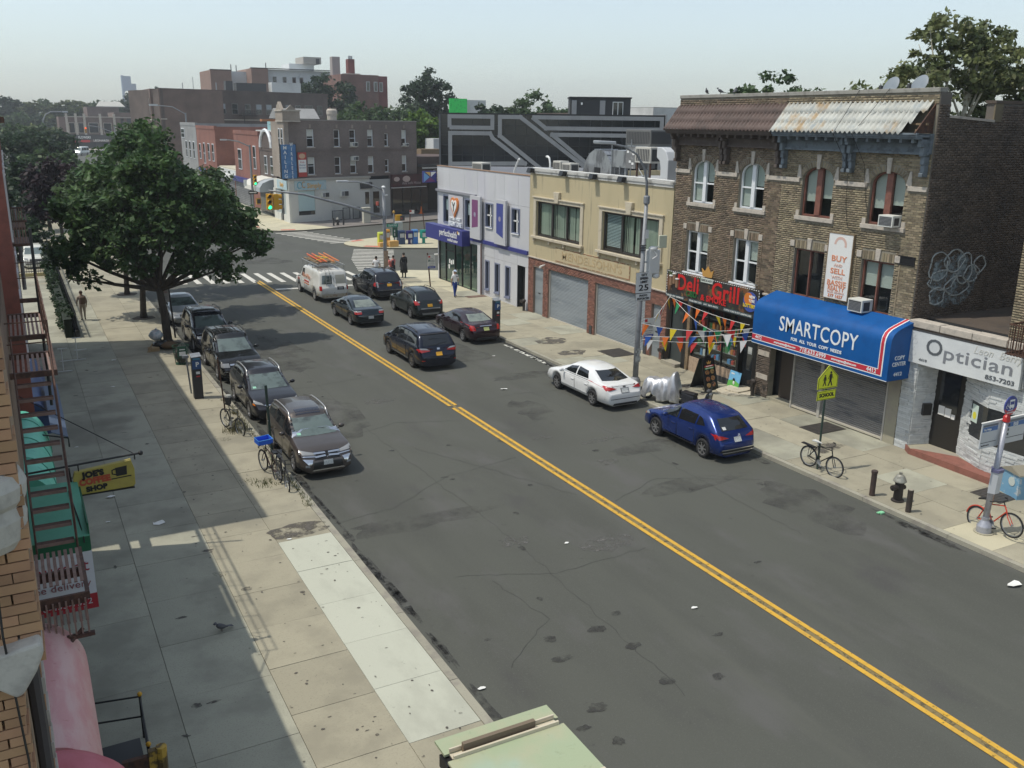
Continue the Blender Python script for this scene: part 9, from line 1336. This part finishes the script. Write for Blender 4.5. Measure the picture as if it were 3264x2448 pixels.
# ---------------------------------------------------------------- bicycles, motorcycles, people
def bicycle(label,loc,rz,fm,basket=None,tilt=0.,rack=False,saddle=None,twist=0.,fender=False):
    t=thing('bicycle',label,'bicycle',loc,rz,None,local=True);t.rotation_euler=(0,tilt,rz);rr=.34;xr,xf=-.52,.55   # wheels along local x... frame in the x-z plane
    def wl(x,par,nm):
        m=MB();m.tube([(x+rr*math.cos(k*.2618),0,.34+rr*math.sin(k*.2618)) for k in range(25)],.024,6);o=m.build(nm,rubber,par,smooth=True)
        q=MB();q.tube([(x+(rr-.035)*math.cos(k*.2618),0,.34+(rr-.035)*math.sin(k*.2618)) for k in range(25)],.012,4);q.build('rim',galv,o);s=MB()
        for k in range(14): s.tube([(x,0,.34),(x+(rr-.03)*math.cos(k*.4488),0,.34+(rr-.03)*math.sin(k*.4488))],.0022,3)
        s.tube([(x,-.05,.34),(x,.05,.34)],.025,6);s.build('spokes',galv,o);return o
    wl(xr,t,'wheel');fr=wl(xf,t,'wheel');bb=(-.06,0,.30);st=(-.2,0,.82);hd=(.36,0,.86);hb_=(.41,0,.70)
    part('frame',fm,t,lambda q: q.tube([bb,st],.018,7).tube([st,hd],.018,7).tube([bb,hb_],.02,7).tube([hd,hb_],.02,7).tube([bb,(xr,.03,.34)],.011,5).tube([st,(xr,.03,.34)],.011,5).tube([bb,(xr,-.03,.34)],.011,5).tube([st,(xr,-.03,.34)],.011,5));part('fork',fm,t,lambda q: q.tube([hb_,(.46,.045,.56),(xf,.045,.34)],.013,6).tube([hb_,(.46,-.045,.56),(xf,-.045,.34)],.013,6))
    part('handlebar',black,t,lambda q: q.tube([hd,(.33,0,.98)],.016,6).tube([(.22,-.3,1.0),(.34,-.14,.99),(.35,0,.98),(.34,.14,.99),(.22,.3,1.0)],.014,6));part('grip',rubber,t,lambda q: q.tube([(.22,.3,1.0),(.13,.31,1.0)],.018,6).tube([(.22,-.3,1.0),(.13,-.31,1.0)],.018,6));part('saddle',saddle or black,t,lambda q: q.prism([(-.42,-.09,.93),(-.42,.09,.93),(-.2,.035,.94),(-.06,0,.93),(-.2,-.035,.94)],(0,0,.05)),bev=.015);part('seat_post',galv,t,lambda q: q.tube([st,(-.24,0,.94)],.014,6));part('crank',galv,t,lambda q: q.lathe([(.09,-.04),(.09,-.03)],bb,14,'y').tube([(bb[0],-.06,bb[2]),(bb[0]+.12,-.06,bb[2]-.12)],.012,5).tube([(bb[0],.06,bb[2]),(bb[0]-.12,.06,bb[2]+.12)],.012,5));part('pedal',black,t,lambda q: q.box(bb[0]+.08,bb[0]+.17,-.15,-.07,bb[2]-.14,bb[2]-.11).box(bb[0]-.17,bb[0]-.08,.07,.15,bb[2]+.11,bb[2]+.14));part('chain',trim,t,lambda q: q.tube([(bb[0],-.04,bb[2]+.09),(xr,-.04,.38)],.006,4).tube([(bb[0],-.04,bb[2]-.09),(xr,-.04,.30)],.006,4))
    if rack: part('rear_rack',black,t,lambda q: q.box(-.85,-.3,-.07,.07,.72,.74).tube([(-.5,.06,.72),(xr,.06,.34)],.008,4).tube([(-.5,-.06,.72),(xr,-.06,.34)],.008,4))
    if fender: part('mudguard',fm,t,lambda q: q.tube([(xr+.38*math.cos(a),0,.34+.38*math.sin(a)) for a in [.3+k*.25 for k in range(11)]],.02,5))
    if basket=='crate':
        c=P('crate_blue',(.02,.12,.62),.5);part('crate',c,t,lambda q: q.box(.30,.66,-.24,.24,.98,.99).box(.30,.31,-.24,.24,.99,1.14).box(.65,.66,-.24,.24,.99,1.14).box(.31,.65,-.24,-.23,.99,1.14).box(.31,.65,.23,.24,.99,1.14));part('crate_rim',P('crate_pale',(.1,.35,.75),.5),t,lambda q: q.tube([(.3,-.24,1.14),(.66,-.24,1.14),(.66,.24,1.14),(.3,.24,1.14),(.3,-.24,1.14)],.012,5))
    if basket=='bucket': part('bucket',dkgrey,t,lambda q: q.lathe([(.1,.98),(.15,1.28),(.13,1.28),(.09,1.0)],(-.28,0,0),12));part('bucket_lid',P('lid_grey',(.3,.3,.27),.7),t,lambda q: q.lathe([(.13,1.26),(.1,1.33)],(-.28,0,0),12))
    return t
# wheel line directions worked out from the pavement positions of both wheels
bicycle('grey bicycle with a bucket on its saddle among weeds at the left kerb',(6.18,32.95,.13),-1.27,P('bike_grey',(.1,.11,.1),.5,.3),'bucket',.12)
bicycle('bicycle with bright blue crate on the handlebar, locked to the green post',(6.32,27.9,.13),1.75,P('bike_dark',(.06,.03,.03),.5,.2),'crate',-.1);bicycle('dark bicycle with fat tyres propped at the foot of the green post',(6.52,27.15,.13),-1.6,P('bike_black2',(.04,.04,.045),.5,.2),None,.16,rack=True)
bicycle('black bicycle with rear rack locked to the school sign post',(22.68,20.25,.13),-1.5,P('bike_black',(.012,.012,.012),.4),None,.05,rack=True,saddle=P('saddle_white',(.6,.6,.58),.5));bicycle('red bicycle with a flat lean locked to the bus stop pole',(23.45,14.45,.13),-1.62,P('bike_red',(.55,.06,.03),.4),None,-.2,fender=True)
t=bicycle('bicycle leaning by the far restaurant wall',onside(22.5,-.8,.13),ANG,P('bike_black',(.012,.012,.012),.4))
# covered motorcycle: draped silver sheet over a hidden bike
t=thing('covered_motorcycle','motorcycle under a silver cover standing by the white sedan','motorcycle',(22.85,29.1,.13),-1.05,local=True);sil=mat('silver_cover',(.55,.56,.58),.38,.6,var=[(3,(.38,.39,.41),.45,.65)],objc=True)
nu,nv=60,40;V=[]
top=lambda u: float(np.interp(u,[0,.05,.14,.26,.36,.46,.55,.66,.74,.8,.86,.93,1],[.62,.86,.98,1.0,.94,.98,1.06,1.02,1.1,1.3,1.36,1.0,.6]))
for i in range(nu+1):
    u=i/nu;x=-.80+1.60*u;h=top(u);hem=.10+.05*math.sin(u*9+1)+(.34 if .2<u<.46 else 0)*(.5+.5*math.sin((u-.2)*12.08))
    for j in range(nv+1):
        v=j/nv*2-1;a=abs(v);s=1 if v>=0 else -1;e=max(0,(a-.10)/.90);wd=.05+.40*(1-(1-a)**2.2)*(1-.45*abs(2*u-1)**4);z=h-(h-hem)*e**1.35;f=.05*e*math.sin(u*26+2.2*s)+.035*e*math.sin(u*43+1+v*3)
        V.append((x*(1+.10*e)+.03*e*math.sin(v*9),s*(wd+f)*min(1,a*5),z+.015*math.sin(u*21+v*4)*(1-e)))
F=[(i*(nv+1)+j,(i+1)*(nv+1)+j,(i+1)*(nv+1)+j+1,i*(nv+1)+j+1) for i in range(nu) for j in range(nv)];m=MB();m.add(V,F);o=m.build('cover',sil,t,smooth=True);md=o.modifiers.new('t','SOLIDIFY');md.thickness=.006
for x in (-.68,.68): part('wheel',rubber,t,lambda q: q.tube([(x+.25*math.cos(k*.2618),0,.28+.25*math.sin(k*.2618)) for k in range(25)],.06,8),smooth=True)
t=thing('scooter','dark motor scooter behind the blue crossover, only bars and mirrors showing','motor scooter',(22.95,26.85,.13),-1.3,local=True);sb_=P('scooter_black',(.02,.022,.028),.3,coat=.6)
part('body',sb_,t,lambda q: q.prism([(-.75,-.17,.45),(-.2,-.17,.35),(.2,-.17,.3),(.42,-.15,.35),(.5,-.13,.95),(.38,-.13,1.0),(.2,-.15,.5),(-.15,-.17,.55),(-.2,-.17,.75),(-.8,-.15,.82)],(0,.34,0)),bev=.04);part('seat',black,t,lambda q: q.box(-.8,-.15,-.15,.15,.74,.85),bev=.04)
for x in (-.6,.55): part('wheel',rubber,t,lambda q: q.tube([(x+.19*math.cos(k*.2618),0,.25+.19*math.sin(k*.2618)) for k in range(25)],.055,8),smooth=True)
part('handlebar',black,t,lambda q: q.tube([(.3,-.36,1.08),(.4,-.1,1.05),(.4,.1,1.05),(.3,.36,1.08)],.022,6));part('instrument',dkgrey,t,lambda q: q.ball((.43,0,1.08),.1,.14,.09));part('mirror',black,t,lambda q: [q.tube([(.36,s*.22,1.06),(.34,s*.34,1.28)],.01,5).ball((.33,s*.36,1.32),.02,.07,.045) for s in (-1,1)]);part('headlamp',lampc,t,lambda q: q.ball((.5,0,.98),.05,.1,.07));part('fork',galv,t,lambda q: q.tube([(.45,0,.9),(.55,0,.25)],.05,6))
# ---- people: one continuous skinned body each
skin_=P('skin',(.40,.24,.17),.6);skin_d=P('skin_tan',(.30,.17,.11),.6)
def person(label,loc,rz,H=1.75,top=(.7,.7,.7),legs=(.03,.05,.2),hair=(.02,.016,.012),stride=.0,lean=0.,arms=((.0,.0),(.0,.0)),sleeve='short',shoes=(.03,.03,.035),cap=None,pack=None,coat=None,build=1.,turn=0.,sk=None):
    t=thing('person',label,'person',loc,rz,local=True);k=H/1.75;b=build
    hip=Vector((0,0,.93));J={};vs=[];es=[];rs=[]
    def add(p,r,par=None): vs.append(Vector(p)*k);rs.append(r*k);i=len(vs)-1;(es.append((par,i)) if par is not None else None);return i
    l=lean;pel=add((0,0,.95),.155*b);wa=add((0,l*.12,1.1),.145*b,pel);ch=add((0,l*.3,1.3),.165*b,wa);sh=add((0,l*.42,1.44),.11*b,ch);nk=add((0,l*.48,1.51),.058,sh);hd0=add((0,l*.55+.015,1.585),.082,nk);hd1=add((0,l*.58+.02,1.66),.092,hd0);add((0,l*.58+.01,1.73),.065,hd1)
    for s,(sw,bend) in zip((-1,1),arms):
        a=add((s*.165*b,l*.4,1.415),.066*b,sh);e=add((s*.235*b,l*.4+math.sin(sw)*.29,1.415-math.cos(sw)*.29),.048*b,a);d2=sw+bend;w_=add((s*.235*b-s*.03,l*.4+math.sin(sw)*.29+math.sin(d2)*.25,1.415-math.cos(sw)*.29-math.cos(d2)*.25),.033,e);hpt=vs[w_]/k;dd=Vector((0,math.sin(d2),-math.cos(d2)));pm=add(hpt+dd*.07,.034,w_)
        for f in range(4): q=hpt+dd*.09+Vector((0,(f-1.5)*.018,0));f1=add(q+dd*.035,.011,pm);add(q+dd*(.065+.008*(f in (1,2)))+Vector((-s*.012,0,0)),.008,f1)
        th=add(hpt+dd*.06+Vector((-s*.02,.035,0)),.012,pm);add(hpt+dd*.095+Vector((-s*.025,.05,0)),.009,th)
    for s in (-1,1):
        st=stride*s;h_=add((s*.09*b,0,.88),.105*b,pel);kn=add((s*.10*b,st*.55+abs(stride)*.12,.50),.068*b,h_);an=add((s*.10*b,st*1.0-(.04 if s*stride<0 else 0),.09+(.05 if s*stride<0 else 0)),.044,kn);hl=add((s*.105*b,st-.04,.045+(.06 if s*stride<0 else 0)),.045,an);add((s*.115*b,st+.14,.035),.038,hl)
    me=bpy.data.meshes.new('body');me.from_pydata(vs,es,[]);o=bpy.data.objects.new('body',me);COL.objects.link(o);md=o.modifiers.new('skin','SKIN');md.use_smooth_shade=True;sv_=me.skin_vertices[0].data
    for i,r in enumerate(rs): sv_[i].radius=(r,r*(.72 if i in (pel,wa,ch) else 1));sv_[i].use_root=(i==pel)
    o.modifiers.new('sub','SUBSURF').levels=1;o.modifiers['sub'].render_levels=1
    dg=bpy.context.evaluated_depsgraph_get();m2=bpy.data.meshes.new_from_object(o.evaluated_get(dg));bpy.data.objects.remove(o);m2.name='body';tp=P('cloth_'+str(top),top,.85);lg=P('cloth_'+str(legs),legs,.85);so_=P('cloth_'+str(shoes),shoes,.7);m2.materials.clear()
    for mm in (sk or skin_,tp,lg,so_): m2.materials.append(mm)
    for pl_ in m2.polygons:
        c=pl_.center/k;ax_=abs(c.x);i=0
        if c.z<.085: i=3
        elif c.z<.98 and ax_<.2*b+.005 and not (ax_>.19*b and c.z>.6 and False): i=2
        elif c.z>1.5: i=0
        elif ax_>.19*b and c.z<(1.24 if sleeve=='short' else .9): i=0
        else: i=1
        if coat and .45<c.z<1.5: i=1
        pl_.material_index=i;pl_.use_smooth=True
    bo=link('body',m2,t);hc=Vector((0,l*.58+.02,1.66))
    hm=P('hair_'+str(hair),hair,.7);m=MB();m.ball((0,hc.y-.012,hc.z+.03),.098,.108,.1,12);m.f=[f for f in m.f if not (sum(m.v[i][1] for i in f)/len(f)>hc.y+.045 and sum(m.v[i][2] for i in f)/len(f)<hc.z+.045)];m.m=[0]*len(m.f);m.v=[tuple(Vector(v)*k) for v in m.v];m.build('hair',hm,t,smooth=True)
    fc=MB()
    for s in (-1,1): fc.ball((s*.034*k,(hc.y+.083)*k,(hc.z-.005)*k),.012*k,.008*k,.008*k,6)
    fc.build('eyes',black,t);part('nose',sk or skin_,t,lambda q: q.prism([((-.012)*k,(hc.y+.085)*k,(hc.z-.045)*k),(.012*k,(hc.y+.085)*k,(hc.z-.045)*k),(0,(hc.y+.112)*k,(hc.z-.04)*k),(0,(hc.y+.088)*k,(hc.z)*k)],(0,.001,0)));part('mouth',P('lip',(.25,.1,.09),.6),t,lambda q: q.box(-.022*k,.022*k,(hc.y+.08)*k,(hc.y+.09)*k,(hc.z-.075)*k,(hc.z-.067)*k));part('ear',sk or skin_,t,lambda q: [q.ball((s*.095*k,hc.y*k,(hc.z-.01)*k),.012*k,.02*k,.03*k,6) for s in (-1,1)])
    if cap: part('cap',P('cap_'+str(cap),cap,.8),t,lambda q: q.ball((0,(hc.y)*k,(hc.z+.06)*k),.105*k,.115*k,.075*k,12).prism([(-.075*k,(hc.y+.08)*k,(hc.z+.05)*k),(.075*k,(hc.y+.08)*k,(hc.z+.05)*k),(.05*k,(hc.y+.19)*k,(hc.z+.035)*k),(-.05*k,(hc.y+.19)*k,(hc.z+.035)*k)],(0,0,.012*k)),smooth=True)
    if pack: part('backpack',P('pack_'+str(pack),pack,.8),t,lambda q: q.box(-.15*k,.15*k,(l*.3-.33)*k,(l*.3-.13)*k,1.02*k,1.45*k),bev=.05)
    if coat: part('coat_skirt',tp,t,lambda q: q.lathe([(.235*b*k,.38*k),(.215*b*k,.7*k),(.175*b*k,1.0*k),(.17*b*k,1.1*k)],(0,0,0),18),smooth=True)
    return t
p=person('man in white cap, white t-shirt and blue trousers walking on the right pavement',(24.98,54.1,.13),PI_+.1,1.74,(.72,.72,.72),(.02,.05,.24),stride=.14,arms=((.12,.12),(-.12,.1)),cap=(.5,.6,.75),build=1.05)
B('shirt_print',P('print_grey',(.15,.15,.18),.7),p,(-.16,.0,.155,.165,1.34,1.39))
person('person in a white t-shirt with dark hair waiting at the corner signal pole',(22.6,62.4,.13),-.5,1.7,(.7,.69,.69),(.06,.06,.07),arms=((.3,1.2),(.1,.1)),build=1.15);person('person in a coral top with black straps bending forward at the corner',(23.7,62.3,.13),1.2,1.66,(.6,.16,.14),(.03,.03,.035),lean=.35,arms=((.3,.3),(.25,.2)),pack=(.03,.02,.025),build=1.05);person('second person in a coral top half hidden behind the first at the corner',(24.1,62.9,.13),.4,1.62,(.62,.2,.18),(.02,.02,.025),arms=((.1,.2),(.2,.6)));person('tall person in a long black coat standing at the corner',(24.8,62.6,.13),.2,1.82,(.018,.02,.022),(.015,.015,.017),sleeve='long',coat=True,arms=((.1,.2),(.1,.1)),build=1.15)
person('person in a tan jacket with brown backpack walking by the black fence',(2.85,56.2,.13),.15,1.66,(.27,.22,.17),(.30,.26,.21),hair=(.06,.03,.02),stride=.1,arms=((.2,.5),(-.1,.3)),sleeve='long',pack=(.11,.07,.05),build=1.1,sk=skin_d)
# seated chairs and racks in the shade on the left pavement
for i,(x,y) in enumerate(((1.9,46.6),(1.2,44.6))):
    t=thing('clothes_rack','thin white metal stand in the shade on the left pavement'+(', farther one' if i==0 else ', nearer one'),'stand',(x,y,.13));part('frame',P('stand_white',(.6,.6,.58),.5),t,lambda q: q.tube([(x-.3,y,.15),(x+.35,y,.15)],.025,5).tube([(x,y,.15),(x,y,1.2)],.02,5).tube([(x-.15,y,1.2),(x+.25,y,1.2)],.025,5).tube([(x-.1,y,.62),(x+.45,y+.1,.6)],.022,5))
# ---------------------------------------------------------------- summer haze
hz=bpy.data.meshes.new('haze');x0,x1,y0,y1,z0,z1=-900,1000,-200,1700,-1.2,82
hz.from_pydata([(x0,y0,z0),(x1,y0,z0),(x1,y1,z0),(x0,y1,z0),(x0,y0,z1),(x1,y0,z1),(x1,y1,z1),(x0,y1,z1)],[],[(0,3,2,1),(4,5,6,7),(0,1,5,4),(1,2,6,5),(2,3,7,6),(3,0,4,7)])
hm_=bpy.data.materials.new('haze');hm_.use_nodes=True;N=hm_.node_tree.nodes;N.remove(N['Principled BSDF']);pv=N.new('ShaderNodeVolumePrincipled');pv.inputs['Color'].default_value=(.86,.91,.96,1);pv.inputs['Density'].default_value=.0004;pv.inputs['Anisotropy'].default_value=.2
hm_.node_tree.links.new(pv.outputs[0],N['Material Output'].inputs['Volume']);hz.materials.append(hm_);ho=bpy.data.objects.new('haze',hz);COL.objects.link(ho);props(ho,'thin pale summer haze over the avenue',kind='stuff')
